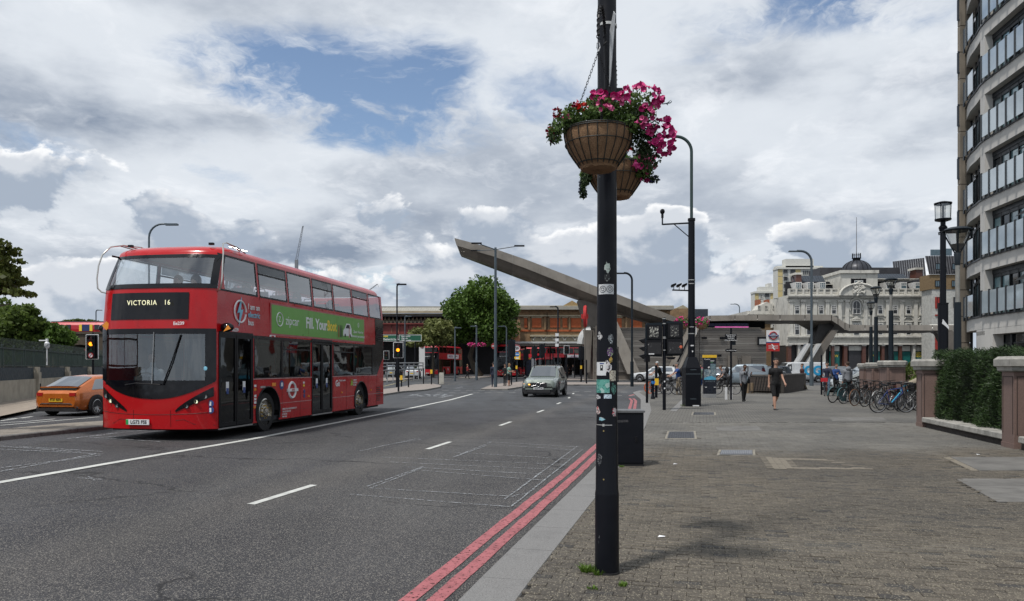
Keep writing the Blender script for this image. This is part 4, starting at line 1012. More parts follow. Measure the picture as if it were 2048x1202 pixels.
    z = 3.72; c = MB().lathe([(prad(z), z-.03), (prad(z)+.016, z-.028), (prad(z)+.016, z+.028), (prad(z), z+.03)], seg=32); c.box(.07, .115, -.05, .02, z-.028, z+.028).tube([(.112, -.04, z), (.112, .02, z)], .022, 10); c.build('bracket_clamp', M_BLK, t, True)
    # bracket arms
    d = Vector((.2447, .9701, 0))
    for s, ln in ((-1, .50), (1, .62)):
        e = d*s
        p = [Vector((0, 0, 3.72))+e*.09, Vector((0, 0, 3.95))+e*.10, Vector((0, 0, 4.14))+e*.13, Vector((0, 0, 4.235))+e*.22, Vector((0, 0, 4.245))+e*.32, Vector((0, 0, 4.20))+e*(ln-.08), Vector((0, 0, 4.10))+e*(ln-.015), Vector((0, 0, 3.96))+e*ln]
        q = []
        for a, b_ in zip(p, p[1:]): q += [a+(b_-a)*k/4 for k in range(4)]
        q.append(p[-1]); MB().tube(q, .011, 8).build('bracket_arm', M_BLK, t, True)
        sp = []
        for i in range(len(q)*6):
            u = i/6; k = min(int(u), len(q)-2); c = q[k]+(q[k+1]-q[k])*(u-k); tn = (q[k+1]-q[k]).normalized(); sd = tn.cross(Vector((1, 0, 0))).normalized(); up = tn.cross(sd); sp.append(c+(sd*math.cos(i*.9)+up*math.sin(i*.9))*.013)
        MB().tube(sp[36:], .004, 4).build('arm_wrapping', M_RUB, t)
    MB().add([(0.0, -.13, 3.72), (.0, -.20, 3.75), (0.01, -.40, 4.15), (0.01, -.30, 4.22), (0, -.16, 4.14), (.004, -.13, 3.72), (.004, -.20, 3.75), (0.014, -.40, 4.15), (0.014, -.30, 4.22), (.004, -.16, 4.14)], [(0, 1, 2, 3, 4), (5, 6, 7, 8, 9), (0, 1, 6, 5), (1, 2, 7, 6), (2, 3, 8, 7), (3, 4, 9, 8)]).build('arm_infill_plate', M('pale_plate', (.45, .47, .48), .4), t)
    return t
foreground_column()

# ---- flowers
def leafmat(name, a, b_, tr=.25):
    if name in MATS: return MATS[name]
    m, t = newmat(name)
    rnd = t.node('ShaderNodeNewGeometry').outputs['Random Per Island']
    c = t.mix(rnd, a, b_); c = t.mix(t.remap(t.noise(pos(t), 1.2, 3), .4, .65, 0, .5), c, tuple(x*.6 for x in a))
    t.set(t.p.inputs['Base Color'], c); t.p.inputs['Roughness'].default_value = .55; t.p.inputs['Specular IOR Level'].default_value = .3
    if tr:
        tl = t.node('ShaderNodeBsdfTranslucent'); t.set(tl.inputs[0], c); mx = t.node('ShaderNodeMixShader'); mx.inputs[0].default_value = tr
        t.l.new(t.p.outputs[0], mx.inputs[1]); t.l.new(tl.outputs[0], mx.inputs[2]); t.l.new(mx.outputs[0], t.out.inputs[0])
    return m
L_BRIGHT = leafmat('basket_leaf', (.085, .15, .035), (.16, .25, .07)); L_DARK = leafmat('basket_leaf_dark', (.030, .055, .022), (.05, .08, .03))
def leaves(C, n, size, rng, asp=.5, droop=0.0):
    """C: (k,7) centres + radii + weight; returns arrays of folded leaf quads"""
    C = np.array(C, float); wt = C[:, 6]/C[:, 6].sum(); idx = rng.choice(len(C), n, p=wt)
    u = rng.normal(size=(n, 3)); u /= np.linalg.norm(u, axis=1, keepdims=True); rr = rng.random(n)**(1/2.2)
    p = C[idx, :3]+u*C[idx, 3:6]*rr[:, None]
    d = rng.normal(size=(n, 3))+u*.8; d[:, 2] -= droop; d /= np.linalg.norm(d, axis=1, keepdims=True)
    s = np.cross(d, rng.normal(size=(n, 3))); s /= np.linalg.norm(s, axis=1, keepdims=True)
    L = size*(.6+.8*rng.random(n))[:, None]; Wd = L*asp
    V = np.stack([p-d*L/2, p+s*Wd/2, p+d*L/2, p-s*Wd/2], 1).reshape(-1, 3)
    Fq = np.arange(n*4).reshape(n, 4)
    return V, Fq
def petunia_mesh(name, mat, r=.024, lobes=5, depth=.022):
    b = MB(); c = (0, 0, -depth); n = lobes*4; ring = []; mid = []
    for k in range(n):
        a = 2*PI*k/n; rr = r*(1-.13*(1-abs(math.cos(a*lobes/2)))**1.0); ring.append((rr*math.cos(a), rr*math.sin(a), .003*math.cos(a*lobes))); mid.append((rr*.45*math.cos(a), rr*.45*math.sin(a), -depth*.35))
    b.add([c]+mid+ring, [(0, 1+k, 1+(k+1) % n) for k in range(n)]+[(1+k, 1+n+k, 1+n+(k+1) % n, 1+(k+1) % n) for k in range(n)])
    return b.mesh(name, mat, True, fix=False)
def petal(name, col): 
    m = M(name, col, .5, 0, .10, 60); return m
PM = petunia_mesh('petunia', petal('petal_magenta', (.50, .012, .16))); PM2 = petunia_mesh('petunia', petal('petal_deep', (.33, .008, .11)), .021); PK = petunia_mesh('petunia', petal('petal_pink', (.62, .10, .26)), .018); RDM = petunia_mesh('geranium_bloom', petal('petal_red', (.62, .018, .012)), .012); CR = petunia_mesh('geranium_bloom', petal('petal_crimson', (.40, .015, .05)), .012)
def liner_mat():
    m, t = newmat('coir'); n = t.noise(t.mapping(t.obj, (1, 1, .35)), 120, 6, .7, 2.5); c = t.mix(t.remap(n, .3, .7), (.38, .235, .125), (.19, .10, .052))
    c = t.mix(t.remap(t.noise(t.obj, 9, 4), .5, .75, 0, .6), c, (.07, .05, .03)); t.set(t.p.inputs['Base Color'], c); t.p.inputs['Roughness'].default_value = .95; bump(t, n, 1.0, .012); return m
M_COIR = liner_mat(); M_WIRE = M('wire_green_black', (.012, .016, .014), .5)
def basket(label, loc, tilt, clusters, dark, blooms, seed, hook_z):
    """clusters and blooms are given around the rim centre in metres"""
    t = thing('hanging_basket', label, 'flower basket', loc, 0, 'hanging flower baskets on the foreground column')
    pr = [(.243, .012), (.243, -.03), (.233, -.08), (.212, -.13), (.180, -.18), (.150, -.222), (.135, -.245), (.128, -.262), (.10, -.272), (.001, -.268)]
    l_ = MB().lathe([(r-.005, z) for r, z in pr], seg=40); me = l_.build('coir_liner', M_COIR, t, True)
    rng = np.random.default_rng(seed)
    n = len(me.data.vertices); co = np.empty(n*3, np.float32); me.data.vertices.foreach_get('co', co); co = co.reshape(-1, 3); co += rng.normal(size=co.shape)*.0022; me.data.vertices.foreach_set('co', co.ravel()); me.data.update()
    wr = MB()
    for rr, zz in ((.245, 0), (.243, .012), (.236, -.09), (.150, -.225)): wr.tube([(rr*math.cos(2*PI*k/40), rr*math.sin(2*PI*k/40), zz) for k in range(40)], .0038, 5, closed=True)
    for k in range(22):
        a = 2*PI*k/22; wr.tube([((r+.002)*math.cos(a), (r+.002)*math.sin(a), z) for r, z in pr[:7]], .0032, 4)
    wr.build('wire_frame', M_WIRE, t, True)
    # stray fibres
    V = []; Fc = []
    for i in range(420):
        a = rng.random()*2*PI; k = int(rng.integers(1, 8)); r, z = pr[k]; p = np.array([r*math.cos(a), r*math.sin(a), z]); q = p+np.array([math.cos(a), math.sin(a), -.3])*rng.random()*.022+rng.normal(size=3)*.006; s = np.array([-math.sin(a), math.cos(a), 0])*.0006
        V += [p-s, p+s, q]; Fc.append((3*i, 3*i+1, 3*i+2))
    o = link('coir_fibres', fastmesh('coir_fibres', V, Fc, M('fibre', (.20, .13, .07), .9)), t); o['kind'] = 'stuff'
    MB().lathe([(.235, .005), (.15, .03), (.001, .045)], seg=24).build('compost', M('compost', (.02, .014, .010), .95, bmp=.6), t, True)
    V, Fq = leaves(clusters, 3600, .032, rng, .55, .1); o = link('foliage', fastmesh('foliage', V, Fq, L_BRIGHT), t); o['kind'] = 'stuff'
    V, Fq = leaves(dark, 1500, .030, rng, .55, .4); o = link('trailing_foliage', fastmesh('trailing_foliage', V, Fq, L_DARK), t); o['kind'] = 'stuff'
    stem = MB()
    for c in clusters+dark:
        for k in range(5):
            p = Vector(c[:3])+Vector([random.gauss(0, .4)*c[3+i] for i in range(3)]); stem.tube([Vector((p.x*.4, p.y*.4, .02)), Vector((p.x*.8, p.y*.8, max(.04, p.z*.7))), p], .0018, 4)
    stem.build('stems', L_DARK, t)['kind'] = 'stuff'
    cams = Vector((0, 0, EYE))-Vector(loc)
    for (x, y, z, rx, ry, rz_, n, me_) in blooms:
        for i in range(n):
            u = Vector(rng.normal(size=3)); u.normalize(); p = Vector((x+u.x*rx, y+u.y*ry, z+u.z*rz_)); p.y = y-abs(u.y)*ry if rng.random() < .75 else p.y
            dirv = (u*.7+cams.normalized()*.55+Vector(rng.normal(size=3))*.45+Vector((0, 0, .15))).normalized()
            o = link('petunia' if me_ not in (RDM, CR) else 'geranium_bloom', me_, t, p); o.rotation_euler = dirv.to_track_quat('Z', 'Y').to_euler(); s = .75+.5*rng.random(); o.scale = (s, s, s)
    # chains
    for k in range(3):
        a = 2*PI*k/3+2.6; p0 = Vector((.24*math.cos(a), .24*math.sin(a), .01)); p1 = Vector((0, 0, hook_z)); ch = MB(); nl = int((p1-p0).length/.021); dv = (p1-p0).normalized()
        for i in range(nl):
            c = p0+(p1-p0)*(i+.5)/nl; sd = dv.cross(Vector((0, 0, 1) if i % 2 else (0, 1, 0)))
            sd = (sd if sd.length > .01 else dv.cross(Vector((1, 0, 0)))).normalized()
            ch.tube([c+dv*.014*math.cos(2*PI*q/8)+sd*.006*math.sin(2*PI*q/8) for q in range(8)], .0019, 4, closed=True)
        ch.build('chain', M_BLK, t)
    MB().tube([(0, 0, hook_z), (.012, 0, hook_z+.03), (.006, 0, hook_z+.06), (-.01, 0, hook_z+.06), (-.012, 0, hook_z+.03), (0, 0, hook_z)], .004, 6).build('hook', M_ALU, t)
    return t
def C(px, py, Y, rpx, rpy, dy, wgt, o): p = W(px, py, Y)-Vector(o); return (p.x, p.y, p.z, rpx/F*Y, dy, rpy/F*Y, wgt)
def Bm(px, py, Y, rpx, rpy, dy, n, me, o): p = W(px, py, Y)-Vector(o); return (p.x, p.y, p.z, rpx/F*Y, dy, rpy/F*Y, n, me)
o1 = (PX-.2447*.50, PY-.9701*.50, 3.265)
basket('nearer hanging basket with coir liner and bright pink petunias in front of the column', o1, 0,
    [C(1190, 235, 5.3, 62, 16, .18, 5, o1), C(1130, 245, 5.3, 24, 22, .12, 2, o1), C(1215, 215, 5.3, 60, 18, .16, 4, o1), C(1275, 215, 5.3, 40, 34, .14, 3, o1), C(1110, 265, 5.25, 14, 24, .06, .8, o1), C(1255, 250, 5.25, 26, 22, .10, 2, o1), C(1195, 200, 5.35, 20, 14, .1, .8, o1), C(1140, 220, 5.3, 12, 14, .06, .5, o1)],
    [C(1285, 265, 5.35, 34, 50, .14, 5, o1), C(1300, 300, 5.4, 26, 40, .12, 3, o1), C(1270, 240, 5.3, 26, 22, .12, 2, o1), C(1104, 275, 5.25, 10, 14, .05, .5, o1)],
    [Bm(1280, 198, 5.2, 44, 27, .13, 40, PM, o1), Bm(1320, 275, 5.25, 28, 36, .10, 32, PM, o1), Bm(1295, 235, 5.15, 30, 26, .10, 14, PM2, o1), Bm(1330, 290, 5.3, 18, 20, .08, 8, PM2, o1), Bm(1338, 245, 5.25, 12, 8, .04, 5, PM, o1), Bm(1195, 198, 5.25, 26, 14, .08, 15, PM, o1), Bm(1232, 198, 5.2, 16, 8, .06, 6, PM, o1), Bm(1222, 203, 5.1, 28, 12, .06, 7, PK, o1), Bm(1165, 215, 5.2, 14, 6, .05, 16, RDM, o1), Bm(1150, 208, 5.2, 10, 7, .04, 8, CR, o1), Bm(1114, 225, 5.25, 9, 9, .04, 14, CR, o1), Bm(1133, 236, 5.25, 7, 6, .03, 8, PK, o1), Bm(1100, 263, 5.25, 7, 8, .03, 8, CR, o1), Bm(1212, 218, 5.1, 12, 6, .05, 6, PK, o1), Bm(1284, 240, 5.1, 8, 10, .03, 3, PK, o1), Bm(1104, 277, 5.25, 4, 3, .02, 3, PM2, o1)], 5, .58)
o2 = (PX+.2447*.62, PY+.9701*.62, 3.31)
basket('farther hanging basket half hidden behind the column below the pink flowers', o2, 0,
    [C(1240, 330, 6.4, 44, 16, .18, 3, o2), C(1282, 335, 6.3, 22, 24, .1, 2, o2), C(1172, 352, 6.4, 12, 12, .08, 1, o2)],
    [C(1285, 330, 6.35, 24, 32, .12, 4, o2), C(1166, 378, 6.3, 8, 24, .05, .9, o2), C(1306, 358, 6.3, 14, 8, .05, .5, o2), C(1172, 355, 6.35, 12, 16, .05, 1, o2)],
    [Bm(1292, 325, 6.2, 22, 16, .08, 14, PM, o2), Bm(1290, 352, 6.2, 10, 12, .05, 4, PM2, o2), Bm(1258, 298, 6.2, 6, 5, .03, 9, RDM, o2), Bm(1272, 335, 6.2, 9, 6, .04, 4, PM, o2), Bm(1164, 375, 6.3, 7, 20, .03, 14, petunia_mesh('petunia', petal('petal_indigo', (.02, .02, .10)), .011), o2), Bm(1307, 360, 6.3, 12, 7, .03, 12, petunia_mesh('petunia', MATS['petal_indigo'], .011), o2)], 9, .62)

# ---- tufts of grass round the column foot
def tuft(px, py, n, h, lab, r=.05):
    c = G(px, py, 0, 0.0); rng = np.random.default_rng(int(px)); V = []; Fc = []
    for i in range(n):
        a = rng.random()*2*PI; q = rng.random()**.6*r; p = np.array([c.x+q*math.cos(a), c.y+q*math.sin(a), 0]); hh = h*(.5+rng.random()*.8); b_ = rng.random()*2*PI; s = np.array([math.cos(b_), math.sin(b_), 0])*.0035; ln = np.array([math.cos(a), math.sin(a), 0])*hh*(.3+.8*rng.random())
        m_ = p+ln*.5+np.array([0, 0, hh*.7]); e = p+ln+np.array([0, 0, hh*(.5+.5*rng.random())]); k = len(V); V += [p-s, p+s, m_+s*.7, m_-s*.7, e]; Fc += [(k, k+1, k+2, k+3), (k+3, k+2, k+4, k+4)]
    o = link('grass_tuft', fastmesh('grass_tuft', V, [f if f[2] != f[3] else f for f in Fc], leafmat('grass', (.07, .14, .015), (.13, .22, .03))), None); tag(o, lab, 'grass', None, 'stuff')
tuft(1174, 1143, 160, .055, 'bright green grass tuft at the left foot of the foreground column'); tuft(1196, 1150, 60, .05, 'small weed right against the foot of the foreground column', .03)
tuft(1186, 1178, 40, .025, 'low dark weed in the paving joints below the column', .04); tuft(1245, 1172, 60, .03, 'low weed in the paving right of the column foot', .03); tuft(1243, 934, 40, .03, 'grass tuft at the foot of the black cabinet', .04)
tuft(1372, 812, 160, .09, 'scruffy grass patch left of the tapered column base', .22)

# ---- black control cabinet
def cabinet():
    t = thing('control_cabinet', 'low black roadside control cabinet with a steel lid just behind the foreground column', 'cabinet', (1.76, 12.25, 0), R(-3))
    MB().box(-.36, .36, -.22, .22, .03, .86).build('body', M_POLE, t)
    MB().box(-.345, .345, -.235, -.222, .06, .84).build('door', M_POLE, t); MB().box(.22, .26, -.25, -.236, .40, .48).build('door_handle', M_BLK, t)
    MB().box(-.38, .38, -.25, .24, .862, .895).build('lid', M('lid_worn', (.16, .165, .17), .5, .3, .2, 20), t); MB().box(-.37, .37, -.23, .23, 0, .028).build('plinth', M_RUB, t)
    MB().prism([(-.12, .70), (.12, .71), (.11, .745), (-.1, .74)], 1, -.238, -.236).build('scratched_lettering', blotch('scratch', (.05, .05, .055), (.012, .012, .014), None, 60, .5), t)
cabinet()

# ---- column with tapered square base, camera arm and floodlights
def arc(c, r, a0, a1, n=10): return [(c[0]+r*math.cos(a0+(a1-a0)*k/n), c[1], c[2]+r*math.sin(a0+(a1-a0)*k/n)) for k in range(n+1)]
def flowerball(name, c, r, parent, seed, n=260, nb=26, mesh=PM, big=2.4):
    rng = np.random.default_rng(seed); V, Fq = leaves([(c[0], c[1], c[2], r[0], r[1], r[2], 1)], n, .07, rng, .6, .2); o = link('foliage', fastmesh('foliage', V, Fq, L_BRIGHT), parent); o['kind'] = 'stuff'
    for i in range(nb):
        u = rng.normal(size=3); u /= np.linalg.norm(u); o = link('petunia', mesh, parent, (c[0]+u[0]*r[0]*1.02, c[1]-abs(u[1])*r[1]*1.02, c[2]+u[2]*r[2]*.95+.02)); o.rotation_euler = Vector((u[0], -abs(u[1])-.3, u[2])).to_track_quat('Z', 'Y').to_euler(); o.scale = (big, big, big)
def tall_column():
    x0, y0 = (1383-1024)/F*30.4, 30.4
    t = thing('lamp_column', 'tall black lamp column with tapered square base, camera arm and three floodlights', 'lamp post', (x0, y0, 0))
    b = MB().box(-.31, .31, -.31, .31, 0, 1.55); b.build('square_base', M_POLE, t)
    MB().add([(s*.31, u*.31, 1.55) for s, u in ((-1, -1), (1, -1), (1, 1), (-1, 1))]+[(s*.17, u*.17, 1.98) for s, u in ((-1, -1), (1, -1), (1, 1), (-1, 1))], [(0, 1, 5, 4), (1, 2, 6, 5), (2, 3, 7, 6), (3, 0, 4, 7), (4, 5, 6, 7)]).build('tapered_shoulder', M_POLE, t)
    for z in (.30, 1.30, 1.47): MB().box(-.12 if z != 1.3 else -.30, .12 if z != 1.3 else .30, -.318, -.311, z-.012, z+.012).build('base_slot', M_GREYP, t)
    MB().cyl(0, 0, 1.98, 7.5, .145, 20, .13).build('lower_shaft', M_POLE, t, True); MB().cyl(0, 0, 7.5, 7.6, .15, 20).build('collar', M_BLK, t, True)
    z1 = 10.3; MB().tube([(0, 0, 7.6), (0, 0, z1)]+arc((-.62, 0, z1), .62, 0, PI*.47)+[(-.95, 0, z1+.63)], .062, 12).build('swan_neck', M('pole_green', (.02, .045, .042), .4), t, True)
    MB().box(-1.45, -.92, -.10, .10, z1+.58, z1+.68).build('lantern', M_GREYP, t)
    MB().tube([(0, 0, 7.42), (-1.18, 0, 7.36)], .035, 8).tube([(-.72, 0, 7.38), (-.1, 0, 6.85)], .02, 6).tube([(-1.18, 0, 7.34), (-1.18, 0, 7.72)], .03, 8).build('camera_arm', M_POLEB, t)
    MB().ball((-1.18, 0, 7.88), (.10, .10, .11), 12, 8).cbox(-1.18, -.10, 7.9, .10, .10, .08).cyl(-1.18, 0, 7.62, 7.78, .05, 10).build('camera', M_BLK, t, True)
    fl_ = MB().tube([(-.14, 0, 4.68), (-.78, 0, 4.70)], .03, 8); fl_.build('floodlight_bar', M_BLK, t)
    for i, x in enumerate((-.72, -.50, -.28)): MB().add([(x-.13, -.12, 4.90), (x+.08, -.12, 4.98), (x+.10, .14, 4.95), (x-.10, .14, 4.86), (x-.10, -.10, 4.83), (x+.08, -.10, 4.90), (x+.04, .10, 4.85), (x-.06, .10, 4.80)], [(0, 1, 2, 3), (4, 5, 6, 7), (0, 1, 5, 4), (1, 2, 6, 5), (2, 3, 7, 6), (3, 0, 4, 7)]).tube([(x, 0, 4.71), (x, 0, 4.84)], .015, 6).build('floodlight', M_BLK, t)
    for z in (3.20, 2.93, 4.95, 5.1): MB().cyl(0, 0, z-.015, z+.015, .150, 20).build('steel_band', M_BAND, t, True)
    MB().box(.15, .19, -.06, .06, 2.90, 3.22).build('small_plate', M_PLW, t); MB().box(-.07, .05, -.152, -.148, 2.42, 2.47).build('scrap_sticker', M_WH, t); MB().box(-.02, .03, -.152, -.148, 2.18, 2.24).build('scrap_sticker', M_WH, t)
    for s, sd in ((-1, 3), (1, 4)):
        k = thing('hanging_basket', 'pink flower basket on the %s side of the tapered-base lamp column' % ('left' if s < 0 else 'right'), 'flower basket', (x0+s*.40, y0-.05, 3.3), 0, 'flower baskets on the tapered-base column')
        MB().lathe([(.24, .0), (.2, -.12), (.08, -.2), (.001, -.2)], seg=14).build('liner', M_COIR, k, True); flowerball('f', (0, 0, .06), (.30, .25, .26), k, sd, 520, 22, PM, 1.9)
        MB().tube([(0, 0, 0), (-s*.26, .05, .32)], .012, 5).build('bracket_arm', M_BLK, k)
    MB().box(-.03, .22, -.36, -.33, .005, .05).build('crumpled_bag', M_PLW, t)
tall_column()

# ---- traffic signals seen from behind
def rear_signal():
    Y = 27.6; x0 = (1328.5-1024)/F*Y
    t = thing('traffic_signal', 'black double traffic signal seen from behind with torn posters on its boards', 'traffic light', (x0, Y, 0))
    MB().cyl(0, 0, 0, 3.40, .062, 16).build('post', M_POLE, t, True)
    for s in (-1, 1):
        xa, xb = (-.69, -.075) if s < 0 else (.05, .69); z0, z1 = (1.98, 3.20) if s < 0 else (2.0, 3.27)
        bd = MB().prism([(xa+.05, z0), (xb, z0-.02), (xb, z1+.02), (xa+.04, z1), (xa, z1-.08), (xa, z0+.06)] if s < 0 else [(xa, z0-.02), (xb-.05, z0), (xb, z0+.06), (xb, z1-.08), (xb-.06, z1), (xa, z1)], 1, .02, .07).build('backing_board', M_POLEB, t)
        xc = (xa+xb)/2
        MB().box(xa+.03, xb-.02, -.10, .02, z0+.05, (z0+z1)/2-.02).box(xa+.06, xb-.06, -.08, .02, (z0+z1)/2+.02, z1-.08).build('signal_housing', M_BLK, bd)
        tp = blotch('poster_l' if s < 0 else 'poster_r', (.02, .02, .022), (.50, .50, .44), None, 14 if s < 0 else 22, .55 if s < 0 else .62)
        MB().box(xc-.17, xc+.15, -.086, -.081, z0+.70, z1-.14).build('torn_poster', tp, bd)
        MB().box(xc-.24, xc+.24, -.106, -.101, z0+.08, z0+.50).build('torn_poster', blotch('poster_low', (.014, .014, .016), (.35, .36, .36), None, 16, .66), bd)
        if s > 0: MB().lathe([(.055, -.108), (.001, -.112)], (xb-.10, 0, z0+.32), 16, axis=1).build('orange_sticker', M('orange_red', (.72, .16, .08), .5), bd)
        else: MB().box(xa+.10, xa+.30, -.108, -.105, z0+.06, z0+.10).build('white_label', M_WH, bd)
    MB().prism([(.05, 1.95), (.42, 1.95), (.36, 1.86), (.15, 1.86)], 1, -.04, .06).build('lower_bracket', M_BLK, t)
    for z in (3.36, 3.18, 2.68, 2.64, 2.20): MB().cyl(0, 0, z-.015, z+.015, .07, 16).build('steel_band', M_BAND, t, True)
    for z in (.80, 1.05): MB().lathe([(.03, -.066), (.001, -.067)], (0, 0, z), 10, axis=1).build('small_sticker', M_WH, t)
rear_signal()
def side_signal(px, Y, lab, heads=1, ztop=3.2, face=-1, grp=None):
    """post with a signal head whose visors point along face (-1 left, 1 right)"""
    x0 = (px-1024)/F*Y; t = thing('traffic_signal', lab, 'traffic light', (x0, Y, gz(x0, Y) if x0 < kerb_x(Y) else 0), 0, grp)
    MB().cyl(0, 0, 0, ztop, .057, 12).build('post', M_POLE, t, True)
    h = MB().box(-.10, .10, -.17, .17, ztop-1.25, ztop-.2).build('signal_head', M_BLK, t)
    for k in range(3):
        z = ztop-.35-k*.34; MB().add([(face*.10, -.14, z+.13), (face*.10, .14, z+.13), (face*.36, -.11, z+.06), (face*.36, .11, z+.06), (face*.12, -.15, z-.10), (face*.12, .15, z-.10)], [(0, 1, 3, 2), (0, 2, 4), (1, 3, 5)]).build('visor', M_BLK, h)
    return t
side_signal(1294, 33.0, 'slim traffic signal with three pointed visors facing left, behind the double signal', ztop=3.05)

def front_signal(px, py, Y, lab, ztop, sc=1.0, lit='amber', wb=True, arrow=False):
    """signal facing the camera with white-edged board"""
    p = W(px, py, Y); gzv = gz(p.x, Y); t = thing('traffic_signal', lab, 'traffic light', (p.x, Y, gzv))
    MB().cyl(0, 0, 0, ztop+.1, .057, 12).build('post', M_POLE, t, True)
    wd, ht = .29*sc, .92*sc*(1.25 if arrow else 1); z0 = ztop-ht/2
    if wb: MB().prism([(-wd+.03, z0-ht/2), (wd-.03, z0-ht/2), (wd, z0-ht/2+.04), (wd, z0+ht/2-.04), (wd-.03, z0+ht/2), (-wd+.03, z0+ht/2), (-wd, z0+ht/2-.04), (-wd, z0-ht/2+.04)], 1, -.09, -.06).build('white_border', M_PLW, t)
    e = .035; MB().box(-wd+e, wd-e, -.11, -.092, z0-ht/2+e, z0+ht/2-e).build('backing_board', M_BLK, t)
    h = MB().box(-wd*.6, wd*.6, -.22, -.112, z0-ht/2+.05, z0+ht/2-.05).build('signal_head', M_BLK, t)
    cols = {'red': (.10, .01, .01), 'amber': (.12, .06, .0), 'green': (.0, .06, .03)}; n = 4 if arrow else 3; st_ = (ht-.14)/n
    for k in range(n):
        z = z0+ht/2-.07-st_*(k+.5); r = st_*.36; nm = ('red', 'amber', 'green', 'x')[k]
        if nm == 'x':
            MB().lathe([(r*1.25, -.226), (.001, -.230)], (0, 0, z), 16, axis=1).build('turn_sign', M_WH, h); MB().tube([(r*1.15*math.cos(2*PI*q/16), -.232, z+r*1.15*math.sin(2*PI*q/16)) for q in range(16)], r*.18, 5, closed=True).tube([(-r*.8, -.233, z-r*.8), (r*.8, -.233, z+r*.8)], r*.14, 5).build('turn_sign_ring', M_TAIL, h); continue
        on = nm == lit; MB().lathe([(r, -.224), (.001, -.232)], (0, 0, z), 16, axis=1).build('signal_lens', M('lens_on_'+nm, (1, .35, .03), .4, emit=(1, .28, .01), estr=2.6) if on else M('lens_'+nm, cols[nm], .2), h)
        MB().grid([[(r*1.15*math.cos(a), -.225-dd, z+r*1.15*math.sin(a)) for a in [PI*q/8 for q in range(-1, 10)]] for dd in (0, .13)]).build('visor', M_BLK, h)
    return t
front_signal(186, 700, 42, 'amber-lit traffic signal with no-right-turn disc left of the large bus', 3.52, 1.22, arrow=True)
front_signal(797, 700, 45.0, 'white-edged traffic signal with amber lamp lit behind the tail of the large bus', 3.07, 1.05)
front_signal(773, 710, 85.0, 'small distant white-edged traffic signal left of the green road signs post', 3.3, 1.1, lit='x')
front_signal(1133, 700, 62.0, 'traffic signal with narrow white edge right of the green car', 3.35, .8, lit='x')
# posts and bollards
def post(px, py, h, lab, r=.055, cat='post', box=None, mat=None, Y=None, grp=None):
    g = G(px, py) if Y is None else Vector(((px-1024)/F*Y, Y, 0))
    if Y is not None: g.z = gz(g.x, g.y)
    t = thing('post', lab, cat, g, 0, grp); MB().cyl(0, 0, 0, h, r, 12).build('shaft', mat or M_POLE, t, True)
    if box is not None: MB().box(-.09, .09, -.17, -.04, box, box+.34).build('push_button_box', M_YEL2, t)
    return t
post(817, 777, 1.25, 'black post with small lamp box on the near island', .05, 'post'); 
IS = [(847, 769, 1.45, 'black post in the middle of the near island beside the red bus', None), (863, 771, 1.45, 'black post with yellow push-button on the near island', 1.0), (877, 768, 3.1, 'tall thin black post beside the cream bollard on the near island', None), (803, 776, 1.2, 'short black post next to the amber signal', .6)]
for a in IS: post(a[0], a[1], a[2], a[3], .05, 'post', a[4])
g = G(883, 768); t = thing('bollard', 'cream rounded traffic bollard at the tip of the near island', 'bollard', g); MB().box(-.22, .22, -.16, .16, 0, .95).box(-.19, .19, -.13, .13, .95, 1.05).build('body', M('bollard_cream', (.50, .48, .42), .6, grime=.3), t)
post(1303, 787, .85, 'cyclist sign bollard with blue disc beside the orange-wheeled bicycle', .05, 'bollard')
bo = thing('bollard', 'black bollard with blue cycle disc at the kerb corner', 'bollard', (6.95, 37.0, 0)); MB().lathe([(.11, 0), (.11, .08), (.085, .12), (.065, .3), (.065, .85), (.085, .88), (.085, .98), (.05, 1.02), (.001, 1.02)], seg=14).build('body', M_POLE, bo, True); MB().lathe([(.10, -.075), (.10, -.068), (.001, -.080)], (0, 0, .83), 14, axis=1).build('blue_disc', M('sign_blue', (.03, .22, .60), .4), bo)
post(1312.5, 815, 1.75, 'short green-topped black post behind the kerb corner bollard', .07, 'post', .75, Y=38.5)
post(45, 795, 2.2, 'thin black post in front of the stone railing wall at far left', .045, 'post')
MB().box(0, 0, 0, 0, 0, 0)
for i, (px, py, h, bx, lb) in enumerate(((1089, 757, 4.3, None, 'tall black signal post behind the green car roof'), (1106, 760, 3.3, 1.3, 'black post with yellow box right behind the green car'), (1162, 764, 3.6, 1.35, 'black post with yellow box left of the foreground column'), (1173, 769, 2.2, None, 'short black post just left of the foreground column'), (1236, 764, 3.6, None, 'black post right of the foreground column by the ramp foot'), (1033, 765, 2.3, 1.35, 'black post with yellow box by the 20 sign'), (1117, 757, 3.4, None, 'thin dark post between the green car and the far bus'), (1149, 757, 3.1, None, 'dark post in front of the far red bus stern'))):
    post(px, py, h, lb, .06, 'post', bx)
for px, py, h, lb, st_ in ((1023, 772, 3.9, 'black signal assembly left of the green car', 1), (1069, 760, 3.9, 'black twin signal head above the green car', 1), (1084, 760, 4.1, 'tall black signal head over the green car roof', 1), (1052, 758, 3.6, 'farther black signal head near the shelter', 1), (1163, 762, 3.8, 'black signal head with white louvres beside the foreground column', 1)):
    g = G(px, py); t = thing('traffic_signal', lb, 'traffic light', g); MB().cyl(0, 0, 0, h, .06, 10).build('post', M_POLE, t, True)
    hh = MB().box(-.32, .32, -.04, .05, h-1.5, h-.1).build('backing_board', M_POLEB, t); MB().box(-.16, .16, -.16, -.04, h-1.42, h-.2).build('signal_housing', M_BLK, hh); MB().box(.18, .30, -.12, .0, h-1.9, h-1.65).build('sensor', M_BLK, t)

